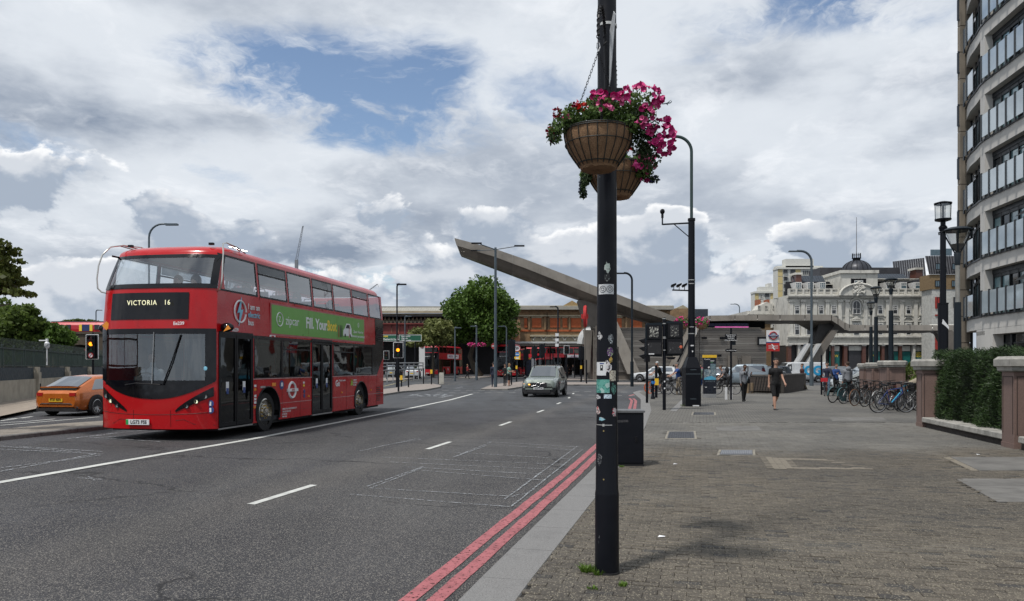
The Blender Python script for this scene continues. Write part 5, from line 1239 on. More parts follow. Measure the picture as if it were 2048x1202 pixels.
# ---- small signs
def sign_20():
    g = G(1034, 764); t = thing('road_sign', 'pole with 20 roundel, orange panel and blue ring sign left of the green car', 'road sign', g); Y = g.y; s = lambda px: px/F*Y
    MB().cyl(0, 0, 0, 3.7, .05, 10).build('post', M_GREYP, t, True)
    def disc(px, py, r, mt, y=-.08, nm='sign_disc'): p = W(px, py, Y)-g; MB().lathe([(s(r), y+.01), (s(r), y), (.001, y)], (p.x, 0, p.z), 20, axis=1).build(nm, mt, t)
    def ring(px, py, r, w_, mt, y=-.09): p = W(px, py, Y)-g; MB().tube([(p.x+s(r)*math.cos(2*PI*k/20), y, p.z+s(r)*math.sin(2*PI*k/20)) for k in range(20)], s(w_), 5, closed=True).build('sign_ring', mt, t)
    disc(1034, 696.5, 7, M_PLW); ring(1034, 696.5, 6.3, .8, M_TAIL); p = W(1034, 696.5, Y)-g; text('20', s(6.5), M_BLK, t, FRONT(p.x, -.10, p.z), 'sign_number', bold=.03)
    p = W(1034.5, 711, Y)-g; MB().box(p.x-s(6), p.x+s(6), -.075, -.055, p.z-s(8), p.z+s(8)).build('orange_panel', M_YEL2, t); disc(1034.5, 708.5, 4.6, M('sign_blue', (.03, .22, .60), .4), -.09)
    MB().box(p.x-s(3.4), p.x+s(3.4), -.098, -.094, p.z+s(1.6), p.z+s(3.2)).build('white_bar', M_WH, t); MB().box(p.x-s(3), p.x+s(3), -.085, -.078, p.z-s(6.8), p.z-s(4)).build('white_plate', M_WH, t)
    p = W(1027.5, 702.5, Y)-g; MB().box(p.x-s(3), p.x+s(3), -.07, -.06, p.z-s(3.6), p.z+s(3.6)).build('white_plate', M_WH, t); ring(1027.5, 702.5, 1.9, .55, M_TAIL, -.08)
    t = thing('road_sign', 'red no-entry sign partly behind the tall grey lamp column', 'road sign', G(990, 757)); Y = t.location.y; MB().cyl(0, 0, 0, 4.0, .05, 10).build('post', M_GREYP, t, True)
    z = EYE-(692-HZ)/F*Y-t.location.z; r = 6.2/F*Y; MB().lathe([(r, -.07), (r, -.08), (.001, -.08)], (-.1, 0, z), 20, axis=1).build('red_disc', M_TAIL, t); MB().box(-.1-r*.7, -.1+r*.7, -.09, -.082, z-r*.16, z+r*.16).build('white_bar', M_WH, t)
sign_20()
def green_signs():
    Y = 92.0; t = thing('direction_sign', 'pair of green direction signs over the underpass behind the large bus', 'road sign', (-15.0, Y, gz(-15, Y))); g = t.location
    for (x0, x1, y0, y1, lines) in ((765, 796, 669.5, 682.5, ['A202', 'Elephant & Castle']), (798, 843, 669.5, 682.5, ['Brixton A23', 'Clapham', 'Other routes'])):
        a, b_ = W(x0, y1, Y)-g, W(x1, y0, Y)-g; p = MB().box(a.x, b_.x, -.05, .0, a.z, b_.z).build('sign_panel', M('sign_green', (.008, .10, .055), .5, var=.03), t)
        MB().box(a.x, b_.x, -.056, -.052, b_.z-.05, b_.z).box(a.x, b_.x, -.056, -.052, a.z, a.z+.05).box(a.x, a.x+.05, -.056, -.052, a.z+.05, b_.z-.05).box(b_.x-.05, b_.x, -.056, -.052, a.z+.05, b_.z-.05).build('sign_border', M_WH, p)
        n = len(lines)
        for i, s in enumerate(lines): text(s, .26 if n == 2 else .22, M_YT if (n == 2 and i == 0) else M_WH, p, FRONT(a.x+.3 if n == 3 else a.x+.12, -.06, b_.z-.20-i*((b_.z-a.z-.1)/n)), 'sign_lettering', align='LEFT', bold=.03)
        MB().cyl((a.x+b_.x)/2+.6, .1, 0, b_.z, .07, 8).build('sign_post', M_POLE, t)
green_signs()
def totem():
    Y = 38.4; x0 = (1419-1024)/F*Y; t = thing('map_totem', 'dark information totem with yellow top and street map', 'information sign', (x0, Y, 0))
    MB().box(-.33, .33, -.10, .10, 0, .20).build('plinth', M_ALU, t); MB().box(-.32, .32, -.09, .09, .20, 2.05).build('body', M('totem_navy', (.010, .013, .022), .3), t)
    MB().box(-.34, .34, -.11, .11, 2.05, 2.19).build('yellow_header', M_YEL2, t)
    MB().box(-.30, .30, -.098, -.092, .92, 1.46).build('map_panel', blotch('street_map', (.20, .27, .30), (.10, .14, .17), (.33, .37, .37), 9, .5), t); MB().prism([(-.30, .92), (-.30, 1.0), (-.1, 1.09), (.08, 1.12), (.30, 1.02), (.30, .92)], 1, -.102, -.099).build('river_print', M('map_blue', (.10, .42, .62), .4), t)
    MB().box(.02, .29, -.098, -.092, 1.48, 1.74).build('map_panel', blotch('street_map2', (.10, .16, .19), (.16, .24, .27), None, 14, .5), t); MB().box(-.10, -.02, -.098, -.092, 1.52, 1.60).build('white_square', M_WH, t)
    text('Vauxhall', .09, M_WH, t, FRONT(-.29, -.094, 1.97), 'heading', align='LEFT'); text('LAMBETH', .09, M('dim_letter', (.20, .26, .30), .5), t, FRONT(0, -.094, .84), 'heading', space=1.4)
    for i in range(4): MB().box(.02, .02+.20-.02*i, -.096, -.092, 1.90-i*.035, 1.915-i*.035).build('text_line', M_WH if i < 2 else M('map_green', (.12, .3, .16), .5), t)
    for xx in (-.25, .2): MB().box(xx, xx+.09, -.096, -.092, .53, .56).build('text_line', M_WH, t)
totem()
def fingerpost():
    Y = 36.0; x0 = (1462-1024)/F*Y; t = thing('fingerpost', 'black pedestrian fingerpost with two direction signs between the totem and the man in black', 'signpost', (x0, Y, 0))
    MB().cyl(0, 0, 0, 3.45, .05, 12).build('post', M_POLE, t, True); s = Y/F
    b = MB().box(-.31, .25, -.07, -.05, EYE+(733-681.5)*s, EYE+(733-668)*s).build('sign_blade', M_BLK, t)
    for i, w_ in enumerate(('Vauxhall Station', 'Bridge foot', 'Nine Elms', 'Albert Embankment')): text(w_, .075, M_WH, b, FRONT(-.02, -.074, EYE+(733-670)*s-i*.083), 'sign_lettering', bold=.01)
    b = MB().prism([(-.24, EYE+(733-697.5)*s), (-.31, EYE+(733-700.5)*s), (-.24, EYE+(733-704)*s), (.24, EYE+(733-704)*s), (.24, EYE+(733-697.5)*s)], 1, -.07, -.05).build('sign_blade', M_BLK, t); text('Lambeth Bridge', .075, M_WH, b, FRONT(0, -.074, EYE+(733-700.7)*s), 'sign_lettering')
    MB().box(.02, .22, -.02, .05, EYE+(733-690)*s, EYE+(733-682)*s).build('back_plate', M_POLEB, t)
    for z in (2.35, 3.05): MB().cyl(0, 0, z-.01, z+.01, .056, 12).build('steel_band', M_BAND, t)
    MB().box(-.22, -.10, .25, .27, 0, .60).box(.02, .14, .25, .27, 0, .60).build('white_board_leg', M_PLW, t)
fingerpost()
def station_sign():
    Y = 56.0; x0 = (1545-1024)/F*Y; t = thing('station_sign', 'square station sign with red roundel above a red panel with white double arrow', 'station sign', (x0, Y, 0)); s = Y/F; z = lambda py: EYE+(733-py)*s
    MB().cyl(0, 0, 0, z(700), .10, 14).build('post', M_POLE, t, True)
    MB().box(-12.5*s, 12.5*s, -.16, -.02, z(684), z(660.5)).build('white_panel', M_PLW, t); MB().box(-12.5*s, 12.5*s, -.165, -.02, z(686), z(684)).build('blue_strip', M_NAVY, t)
    rp = MB().box(-12.5*s, 12.5*s, -.16, -.02, z(702.5), z(686)).build('red_panel', M('sign_red', (.50, .03, .03), .5), t)
    MB().tube([(7.2*s*math.cos(2*PI*k/28), -.17, z(671.5)+7.2*s*math.sin(2*PI*k/28)) for k in range(28)], 1.35*s, 6, closed=True).build('roundel_ring', M('sign_maroon', (.40, .02, .03), .5), t)
    MB().box(-10*s, 10*s, -.26, -.16, z(673), z(670)).build('roundel_bar', M_NAVY, t); text('UNDERGROUND', 2.1*s, M_WH, t, FRONT(0, -.265, z(671.6)), 'sign_lettering', bold=.02)
    a = MB()
    for zz in (692.2, 696.2): a.box(-9.5*s, 9.5*s, -.175, -.162, z(zz)-.5*s, z(zz)+.5*s)
    for sx, (ya, yb) in ((1, (692.2, 689)), (-1, (696.2, 699.5))): pass
    a.prism([(-1.5*s, z(696)), (1.2*s, z(696)), (4.5*s, z(699.8)), (1.6*s, z(699.8))], 1, -.176, -.163).prism([(-4.5*s, z(688.6)), (-1.6*s, z(688.6)), (1.5*s, z(692.4)), (-1.2*s, z(692.4))], 1, -.176, -.163).prism([(-2.5*s, z(695.6)), (.6*s, z(695.6)), (2.5*s, z(692.8)), (-.6*s, z(692.8))], 1, -.1765, -.1635)
    a.build('double_arrow', M_WH, rp)
station_sign()

# ---- slender lamp columns in the distance
def swan(px, base, ytop, Y, lab, arm=-1.6, r=.06, mat=None, kids=0, twin=False):
    x0 = (px-1024)/F*Y; g = gz(x0, Y) if x0 < kerb_x(Y) else 0; t = thing('lamp_column', lab, 'lamp post', (x0, Y, g)); H = EYE+(733-ytop)/F*Y-g; mt = mat or M_GREYP
    MB().cyl(0, 0, 0, 2.0, r*1.6, 10).build('base', mt, t, True)
    if twin:
        MB().cyl(0, 0, 2.0, H, r*1.3, 12, r).build('shaft', mt, t, True)
        for dx, dz_, dy in ((-1.35, .28, -.8), (1.75, .22, 0)): MB().tube([(0, 0, H-.15), (dx*.8, dy*.8, H-.15+dz_)], .035, 6).build('arm', mt, t); MB().cbox(dx, dy, H-.1+dz_, .75, .22, .09).build('lantern', M_BLK, t)
        MB().cbox(-1.5, .8, H-.1, .7, .2, .08).build('lantern', M_BLK, t); MB().tube([(0, 0, H-.15), (-1.4, .75, H-.12)], .03, 6).build('arm', mt, t)
    else:
        rr = min(.9, abs(arm)*.6); s = 1 if arm > 0 else -1
        MB().tube([(0, 0, 2.0), (0, 0, H-rr)]+[(s*rr*(1-math.cos(PI/2*k/6)), 0, H-rr+rr*math.sin(PI/2*k/6)) for k in range(1, 7)]+[(s*(abs(arm)-.3), 0, H)], r, 8).build('shaft', mt, t, True)
        MB().cbox(s*abs(arm), 0, H-.03, .75, .26, .10).build('lantern', mt, t)
    for k in range(kids): MB().cbox(-.12, -.12, H*.62-k*.55, .35, .3, .32).build('camera', M_PLW, t)
    return t
swan(991, 775, 495, 55, 'tall grey double-arm lamp column on the island by the waiting people', twin=True, r=.085, mat=M('pole_steel', (.06, .085, .105), .45))
swan(1264, 757, 546, 60, 'swan-neck lamp column in front of the striped steel wall right of the foreground column', -.95, .085, M_POLEB, kids=0)
swan(1623, 770, 502, 62, 'grey swan-neck lamp column with white box in front of the slanted canopy leg', -1.5, .10)
swan(794, 768, 568, 58, 'thin dark lamp column behind the tail of the large bus', .35, .06, M_POLE); swan(316-18, 760, 448, 45, 'swan-neck lamp column rising above the roof of the large bus', 1.35, .06)
swan(810, 757, 632, 90, 'short grey lamp column beside the green signs', .4, .07); swan(1116, 757, 613, 80, 'lamp column carrying white cameras against the orange brick arches', -.5, .08, M_POLEB, kids=3); swan(1013, 757, 652, 85, 'short lamp column with white lantern between the tree and the brick station', -.6, .07)
swan(1479, 757, 608, 140, 'pale distant swan-neck lamp over the long canopy', -1.3, .09); swan(1564, 757, 597, 130, 'distant lamp column left of the white stone hotel', -1.0, .08); swan(192, 740, 620, 110, 'distant mast behind the red train', .5, .08); swan(910, 757, 655, 80, 'thin lamp column in front of the plane tree foliage', 0.3, .07); swan(953, 755, 652, 84, 'lamp column with flower baskets under the plane tree', -.3, .09)
# pair of baskets on that column
for s in (-1, 1):
    x0 = (953-1024)/F*84+s*.55; k = thing('hanging_basket', 'distant pink flower basket %s of the lamp column under the plane tree' % ('left' if s < 0 else 'right'), 'flower basket', (x0, 83.9, 4.0), 0, 'flower baskets under the plane tree'); flowerball('f', (0, 0, 0), (.5, .3, .25), k, 20+s, 160, 20, PM, 4.5); MB().tube([(0, 0, 0), (-s*.5, 0, .1)], .03, 5).build('bracket_arm', M_BLK, k)
# ================================================================ BUILDINGS
def part_box(name, mt, parent, *boxes, **kw):
    b = MB()
    for q in boxes: b.box(*q)
    return b.build(name, mt, parent, **kw)
class Fac:
    """helper for a facade drawn from its place in the view: boxes given by pixel columns/rows at distance Y, standing in world metres"""
    def __init__(s, root, Y): s.r = root; s.Y = Y
    def X(s, px): return (px-1024)/F*s.Y
    def Z(s, py): return EYE+(HZ-py)/F*s.Y
    def box(s, nm, mt, x0, x1, y0, y1, d0=0.0, d1=.3, parent=None, z0=None):
        """y0 upper row, y1 lower row; d0..d1 depth behind (+) / before (-) the facade plane"""
        q = s if d0 < 1 else Fac(s.r, s.Y+d0)
        o = MB().box(q.X(x0), q.X(x1), s.Y+d0, s.Y+d1, q.Z(y1) if z0 is None else z0, q.Z(y0)).build(nm, mt, parent or s.r); return o
    def window(s, px, w_, y0, y1, glass, frame, d=0.0, bars=(2, 3), parent=None, nm='window'):
        x0, x1, z0, z1 = s.X(px-w_/2), s.X(px+w_/2), s.Z(y1), s.Z(y0); f = .045*s.Y/125; b = MB(); y = s.Y+d
        b.box(x0, x1, y-.06, y, z1-f*2, z1).box(x0, x1, y-.06, y, z0, z0+f*2).box(x0, x0+f*2, y-.06, y, z0+f*2, z1-f*2).box(x1-f*2, x1, y-.06, y, z0+f*2, z1-f*2)
        for i in range(1, bars[0]): xx = x0+(x1-x0)*i/bars[0]; b.box(xx-f*.7, xx+f*.7, y-.05, y, (z0+z1)/2 if bars[1] > 2 else z0+f*2, z1-f*2)
        for j in range(1, bars[1]): zz = z0+(z1-z0)*(.5+.5*(j-1)/(bars[1]-1) if bars[1] > 2 else j/bars[1]); b.box(x0+f*2, x1-f*2, y-.052, y, zz-f*.8, zz+f*.8)
        o = b.build(nm, frame, parent or s.r); MB().box(x0+f, x1-f, y-.03, y-.01, z0+f, z1-f).build('pane', glass, o); return o
M_STONE = M('white_stone', (.56, .55, .50), .8, var=.08, scale=.6, bmp=.2, grime=.7); M_STONE2 = M('white_stone_trim', (.60, .585, .53), .8, var=.08, scale=1, bmp=.2, grime=.6)
M_SLATE = M('slate_black', (.010, .011, .014), .8, var=.1, scale=2, bmp=.2, spec=.15); M_ZINC = M('zinc_blue', (.035, .046, .062), .6, .1, .1, 1.5); M_ZINC2 = M('zinc_brown', (.055, .055, .062), .55, .3, .12, 1.5)
M_WGL = M('window_dark', (.012, .016, .020), .08, var=.02, coat=.4); M_WFR = M('window_frame_white', (.62, .62, .60), .6); M_CURT = M('window_blue', (.08, .13, .16), .12, coat=.4)
M_GRAN = M('granite_brown', (.11, .045, .032), .35, var=.1, scale=3); M_SHOPG = M('shop_green', (.005, .115, .105), .5, var=.03)
def hotel():
    Y = 125.0; t = thing('stone_building', 'white stone four-storey corner building with slate mansard, black dome and flagpole', 'building', (0, 0, 0)); f = Fac(t, Y); g = gz(50, Y)-.3
    f.box('wall', M_STONE, 1576, 1868, 590, 690, 0, 14); f.box('wall', M_STONE, 1677, 1750, 548, 592, -.9, 9); f.box('wall', M('shop_back', (.03, .03, .032), .5), 1577, 1866, 690, 736, .6, 14, z0=g)
    # cornices, string courses, parapet
    for y0, y1, d in ((591, 593.5, -.75), (593.5, 596, -.45), (672, 675, -.6), (675, 679, -.2), (686, 689.5, -.5), (632.0, 633.2, -.14)): f.box('cornice', M_STONE2, 1574, 1870, y0, y1, d, .2)
    f.box('parapet_rail', M_STONE2, 1576, 1868, 577.5, 579.5, -.4, .0); f.box('parapet_base', M_STONE2, 1576, 1868, 588, 591, -.4, .0)
    for a, b_ in ((1577, 1675), (1751, 1867)):
        n = int((b_-a)/13.5)
        for i in range(n+1): x = a+(b_-a)*i/n; f.box('parapet_pier', M_STONE2, x-2, x+2, 578, 590, -.42, 0)
        bl = MB()
        for i in range(int((b_-a)/2.2)): x = f.X(a+2.2*i+1); bl.lathe([(.05, f.Z(588)), (.10, f.Z(585.5)), (.05, f.Z(582)), (.06, f.Z(579.5))], (x, Y-.2, 0), 6)
        bl.build('balusters', M_STONE2, t)['kind'] = 'stuff'
    # mansard
    for a, b_ in ((1579, 1678), (1748, 1858)):
        MB().add([(f.X(a), Y+.6, f.Z(590)), (f.X(b_), Y+.6, f.Z(590)), (f.X(b_-3), Y+3.2, f.Z(559)), (f.X(a+6), Y+3.2, f.Z(559)), (f.X(b_-3), Y+3.6, f.Z(590)), (f.X(a+6), Y+3.6, f.Z(590))], [(0, 1, 2, 3), (3, 2, 4, 5), (0, 3, 5), (1, 4, 2)]).build('mansard_roof', M_SLATE, t)
    for a, b_, y0, y1 in ((1604, 1668, 545, 568), (1750, 1836, 541, 557)):
        n = int((b_-a)/5.2)
        for i in range(n):
            xa, xb = f.X(a+(b_-a)*(i+.05)/n), f.X(a+(b_-a)*(i+.95)/n); MB().add([(xa, Y+2.6, f.Z(y1)), (xb, Y+2.6, f.Z(y1)), (xb, Y+4.6, f.Z(y0)), (xa, Y+4.6, f.Z(y0)), (xa, Y+2.75, f.Z(y1)), (xb, Y+2.75, f.Z(y1)), (xb, Y+4.75, f.Z(y0)), (xa, Y+4.75, f.Z(y0))], [(0, 1, 2, 3), (0, 4, 5, 1), (1, 5, 6, 2), (2, 6, 7, 3), (3, 7, 4, 0)]).build('roof_sheet', M_ZINC, t)
        f.box('roof_edge', M_STONE2, a-2, b_+2, y1, y1+1.2, 2.2, 5)
    f.box('roof_back', M_ZINC2, 1640, 1800, 535, 560, 8, 13)
    for px in (1599, 1623, 1647, 1781, 1810, 1838.5):
        dm = f.box('dormer', M_WFR, px-7.5, px+7.5, 566 if px < 1700 else 563.5, 583, .5, 2.6) if 0 else f.box('dormer', M_WFR, px-6.8, px+6.8, 563.5, 577.5 if px > 1700 else 584, .45, 3)
        f.window(px, 12, 564.5, 577 if px > 1700 else 583.5, M_CURT, M_WFR, .40, (3, 3), dm)
    # windows and pilasters
    xs = [1593.5, 1617, 1641.5, 1667, 1759.5, 1789.5, 1816, 1844.7]
    for px in xs:
        for y0, y1 in ((611, 628.5), (647, 670)):
            f.box('window_surround', M_STONE2, px-6.6, px+6.6, y0-2.2, y1+1.6, -.14, .0); f.window(px, 9.8, y0, y1, M_WGL, M_WFR, -.15, (3, 3))
            f.box('sill', M_STONE2, px-7.4, px+7.4, y1+1.4, y1+2.8, -.4, 0)
        b = MB(); b.tube([(f.X(px)+.85*math.cos(PI*k/10), Y-.15, f.Z(642)+.62*math.sin(PI*k/10)) for k in range(11)], .10, 5).tube([(f.X(px)-.9, Y-.15, f.Z(643)), (f.X(px)+.9, Y-.15, f.Z(643))], .09, 5); b.build('window_pediment', M_STONE2, t)
    for px in (1582, 1605, 1629.5, 1654, 1679, 1693, 1730, 1745, 1774.5, 1803, 1830.5, 1859):
        f.box('pilaster', M_STONE2, px-3.6, px+3.6, 604, 672, -.26, 0); f.box('pilaster_capital', M_STONE2, px-4.8, px+4.8, 600.5, 604, -.42, 0); f.box('pilaster_base', M_STONE2, px-4.6, px+4.6, 668, 672, -.36, -.27)
    # centre bay
    cx = f.X(1712); zt = f.Z(601)
    for r, z0, nm, mt, d in ((.62, 630, 'arched_window', M_WGL, -.20),):
        pts = [(cx-r, f.Z(628)), (cx+r, f.Z(628))]+[(cx+r*math.cos(PI*k/12), f.Z(609)+r*math.sin(PI*k/12)) for k in range(13)]; o = MB().prism(pts, 1, Y-.2, Y-.15).build(nm, mt, t)
        MB().tube([(x, Y-.22, z) for x, z in pts], .09, 5, closed=True).tube([(cx, Y-.22, f.Z(628)), (cx, Y-.22, f.Z(604))], .04, 4).tube([(cx-r, Y-.22, f.Z(618)), (cx+r, Y-.22, f.Z(618))], .05, 4).build('frame', M_WFR, o)
        orn = MB(); rn = random.Random(4)
        for k in range(46):
            a = -.5+(PI+1)*k/45; orn.ball((cx+1.15*math.cos(a), Y-.16, f.Z(613)+1.35*math.sin(a)), (.10+.08*rn.random(), .12, .10+.09*rn.random()), 6, 4)
        orn.build('carved_wreath', M_STONE2, t)['kind'] = 'stuff'
    f.window(1712, 12, 647, 671, M_WGL, M_WFR, -.16, (3, 3)); f.box('window_hood', M_STONE2, 1703, 1721, 640, 642, -.4, 0)
    MB().prism([(f.X(1703), f.Z(639)), (f.X(1721), f.Z(639)), (f.X(1712), f.Z(632.5))], 1, Y-.3, Y).build('window_hood', M_STONE2, t)
    ped = [(cx+(f.X(1750)-cx)*math.cos(PI*k/16), f.Z(592)+(f.Z(569)-f.Z(592))*math.sin(PI*k/16)) for k in range(17)]
    MB().prism(ped, 1, Y-1.0, Y-.6).build('pediment', M_STONE, t); MB().tube([(x, Y-1.1, z) for x, z in ped], .20, 6).build('pediment_moulding', M_STONE2, t)
    orn = MB(); rn = random.Random(9)
    for k in range(70):
        a = 2*PI*rn.random(); r = math.sqrt(rn.random()); orn.ball((cx+1.0*r*math.cos(a), Y-1.15, f.Z(579)+1.15*r*math.sin(a)), (.12+.1*rn.random(), .16, .12+.1*rn.random()), 6, 4)
    orn.build('coat_of_arms', M_STONE2, t)['kind'] = 'stuff'
    f.box('attic_recess', M_SLATE, 1697, 1727, 558.5, 572, -.94, -.91); f.window(1712, 17, 562, 573, M_CURT, M_WFR, -.96, (2, 2)); f.box('attic_cornice', M_STONE2, 1675, 1751, 542, 548, -1.2, 9)
    # dome
    dy = Y+3.5; R_ = 28/F*Y*1.03; zb = EYE+(HZ-543)/F*dy
    pr = [(R_, 0)]+[(R_*math.cos(PI/2*k/10*.92), R_*.80*math.sin(PI/2*k/10*.92)) for k in range(1, 11)]
    dx = (1713-1024)/F*dy; MB().lathe([(r, zb+z) for r, z in pr]+[(.001, zb+R_*.8)], (dx, dy, 0), 32).build('dome', M('dome_lead', (.035, .038, .048), .45, .3, .1, 1), t, True)
    rb = MB()
    for k in range(16): a = 2*PI*k/16; rb.tube([(dx+(r+.02)*math.cos(a), dy+(r+.02)*math.sin(a), zb+z) for r, z in pr], .05, 4)
    rb.build('dome_ribs', M_SLATE, t); zt = zb+R_*.8
    MB().lathe([(.62, zt-.2), (.62, zt+.25), (.75, zt+.3), (.75, zt+.38), (.001, zt+.4)], (dx, dy, 0), 16).build('lantern_drum', M_SLATE, t, True)
    rl = MB()
    for k in range(12): a = 2*PI*k/12; rl.cyl(dx+.68*math.cos(a), dy+.68*math.sin(a), zt+.38, zt+1.2, .035, 5)
    rl.tube([(dx+.68*math.cos(2*PI*k/16), dy+.68*math.sin(2*PI*k/16), zt+.95) for k in range(16)], .03, 4, closed=True).build('lantern_railing', M_SLATE, t)
    MB().cyl(dx, dy, zt, EYE+(HZ-434)/F*dy, .075, 8, .04).build('flagpole', M('flagpole', (.16, .16, .17), .5), t)
    f.box('chimney', M_GRAN, 1592, 1603, 547, 570, 3, 5); f.box('chimney', M_GRAN, 1832, 1845, 537, 556, 4, 6); f.box('chimney_cap', M_STONE2, 1830, 1847, 535, 539, 3.8, 6.2); f.box('chimney_cap', M_STONE2, 1590, 1605, 545, 549, 2.8, 5.2)
    # shopfronts
    cols = [1578, 1597, 1620, 1648, 1665, 1690, 1727, 1741, 1765, 1783, 1800, 1827, 1847, 1862]
    for i, px in enumerate(cols):
        w_ = 7 if i in (0, 5, 6) else (4.2 if i % 2 else 5.2); f.box('shop_pillar', M_GRAN if i % 2 == 0 or i == 5 else M_STONE2, px-w_/2, px+w_/2, 690, 736, -.25, .5, z0=g)
        f.box('pillar_cap', M_STONE2, px-w_/2-1, px+w_/2+1, 689, 692, -.35, .5)
    for a, b_, mt in ((1660.5, 1667, M_SHOPG), (1669, 1680, M_SHOPG), (1744, 1761, M_SHOPG), (1785, 1797, M_SHOPG), (1803, 1822, M_SHOPG), (1832, 1845, M_SHOPG), (1601, 1616, M_WGL), (1624, 1644, M_WGL)):
        s_ = f.box('shop_window', mt, a, b_, 703, 732, .2, .4); f.box('blind', M_STONE2, a, b_, 692, 702, .25, .4, s_)
    for px, y, s_ in ((1672, 712, 'EW'), (1750, 712, 'fW'), (1838, 706, 'WE\'RE'), (1838, 709.5, 'OPEN A'), (1838, 713, 'WINDOW')): text(s_, .38 if len(s_) > 2 else .6, M_YT, t, FRONT(f.X(px), Y+.19, f.Z(y)), 'shop_lettering', bold=.03)
    f.box('entrance', M('door_grey', (.03, .03, .035), .5), 1698, 1724, 702, 736, .1, .5, z0=g); f.box('entrance_fanlight', M_STONE, 1698, 1724, 691, 701, .1, .5)
    return t
hotel()
def modern_right():
    Y = 118.0; t = thing('modern_building', 'modern block with ribbed zinc roof and red panels right of the domed building', 'building'); f = Fac(t, Y)
    f.box('wall', M('white_brick', (.48, .48, .45), .8, grime=.3), 1864, 1925, 578, 740, 0, 3, z0=-.2); f.box('wall', M('yellow_brick', (.21, .145, .075), .8, var=.12, scale=4), 1860, 1925, 549, 578.5, -.1, 3)
    b_f = f; f = Fac(t, 141.0); Y = 141.0
    for i in range(14):
        a = 1796+i*4.6; MB().add([(f.X(a), Y+1.2, f.Z(560)), (f.X(a+4.3), Y+1.2, f.Z(560)), (f.X(a+4.3), Y+2, f.Z(519.5-(i)*.55)), (f.X(a), Y+2, f.Z(520-i*.55))], [(0, 1, 2, 3)]).build('roof_sheet', M_ZINC2, t)
    f.box('side_wall', M_ZINC2, 1797, 1860, 556, 600, .5, 5, z0=0)
    f = b_f; Y = 118.0
    MB().add([(f.X(1856), Y-.3, f.Z(549)), (f.X(1925), Y-.3, f.Z(549)), W(1925, 512, Y+2.8), W(1850, 512, Y+2.8), W(1850, 512, Y+12), W(1925, 512, Y+12)], [(0, 1, 2, 3), (3, 2, 5, 4)]).build('mansard_roof', M_ZINC2, t)
    for i in range(14): a = 1857+i*5; MB().tube([(f.X(a), Y-.32, f.Z(548)), tuple(W(a-3, 512, Y+2.75))], .06, 4).build('roof_seam', M_SLATE, t)
    for px in (1875, 1908): f.window(px, 13, 527, 540, M_CURT, M_SLATE, -.3, (3, 1)); f.window(px, 13, 561, 574, M_CURT, M_SLATE, -.2, (3, 1)); f.window(px+3, 10, 594, 616, M_WGL, M_SLATE, -.1, (2, 1))
    for y0, y1 in ((594, 617), (670, 700)): f.box('red_panel', M('panel_red', (.30, .02, .012), .5), 1870, 1881, y0, y1, -.15, .0)
    f.box('red_panel', MATS['panel_red'], 1870, 1890, 629, 632, -.15, .0)
    f.box('glass_screen', M_CURT, 1862, 1880, 499, 511, 6, 6.2); f.box('glass_screen', M_CURT, 1884, 1904, 497, 511, 6, 6.2)
modern_right()
def tower(lab, x0, x1, yt, Y, roof, colsx):
    t = thing('tower_block', lab, 'tower block'); f = Fac(t, Y); yel = M('tower_yellow', (.55, .45, .22), .8, var=.04); wh = M('tower_white', (.58, .58, .54), .8, var=.04)
    f.box('wall', wh, x0, x1, yt, 742, 0, 5, z0=-1); f.box('roof_parapet', wh, x0-1, x1+1, yt-1, yt+2.4, -.6, 5)
    for a, b_, y0, y1 in roof: f.box('roof_plant', wh, a, b_, y0, y1, .9, 5)
    fl_ = (3.0/Y*F)*.97
    n = int((690-yt)/fl_)
    for i in range(n):
        y = yt+2.5+i*fl_
        for a, b_, k in colsx:
            if k == 'y': f.box('yellow_panel', yel, a, b_, y+.6, y+fl_-.6, -.15, .05)
            elif k == 'b': f.box('balcony', M('balcony_dark', (.06, .065, .07), .7), a, b_, y+.5, y+fl_*.62, -.2, .05); f.box('balcony_front', M('balcony_front', (.25, .27, .27), .7), a, b_, y+fl_*.60, y+fl_-.5, -.8, -.6)
            else:
                f.window((a+b_)/2, b_-a, y+1.6, y+fl_-2.2, M_WGL, wh, -.1, (4, 1))
    return t
tower('tall yellow and white tower block behind the white stone building', 1555, 1648, 536, 300, [(1573, 1629, 517, 536), (1556, 1648, 531, 536)], [(1556, 1565, 'y'), (1567, 1575, 'b'), (1581, 1590, 'b'), (1591, 1601, 'y'), (1604, 1620, 'w'), (1625, 1643, 'w')])
tower('smaller yellow and white tower block with roof aerials left of the taller one', 1509, 1556, 584, 330, [(1521, 1548, 573, 584), (1538, 1545, 566, 573)], [(1510, 1517, 'y'), (1519, 1526, 'w'), (1530, 1538, 'b'), (1541, 1549, 'y')])
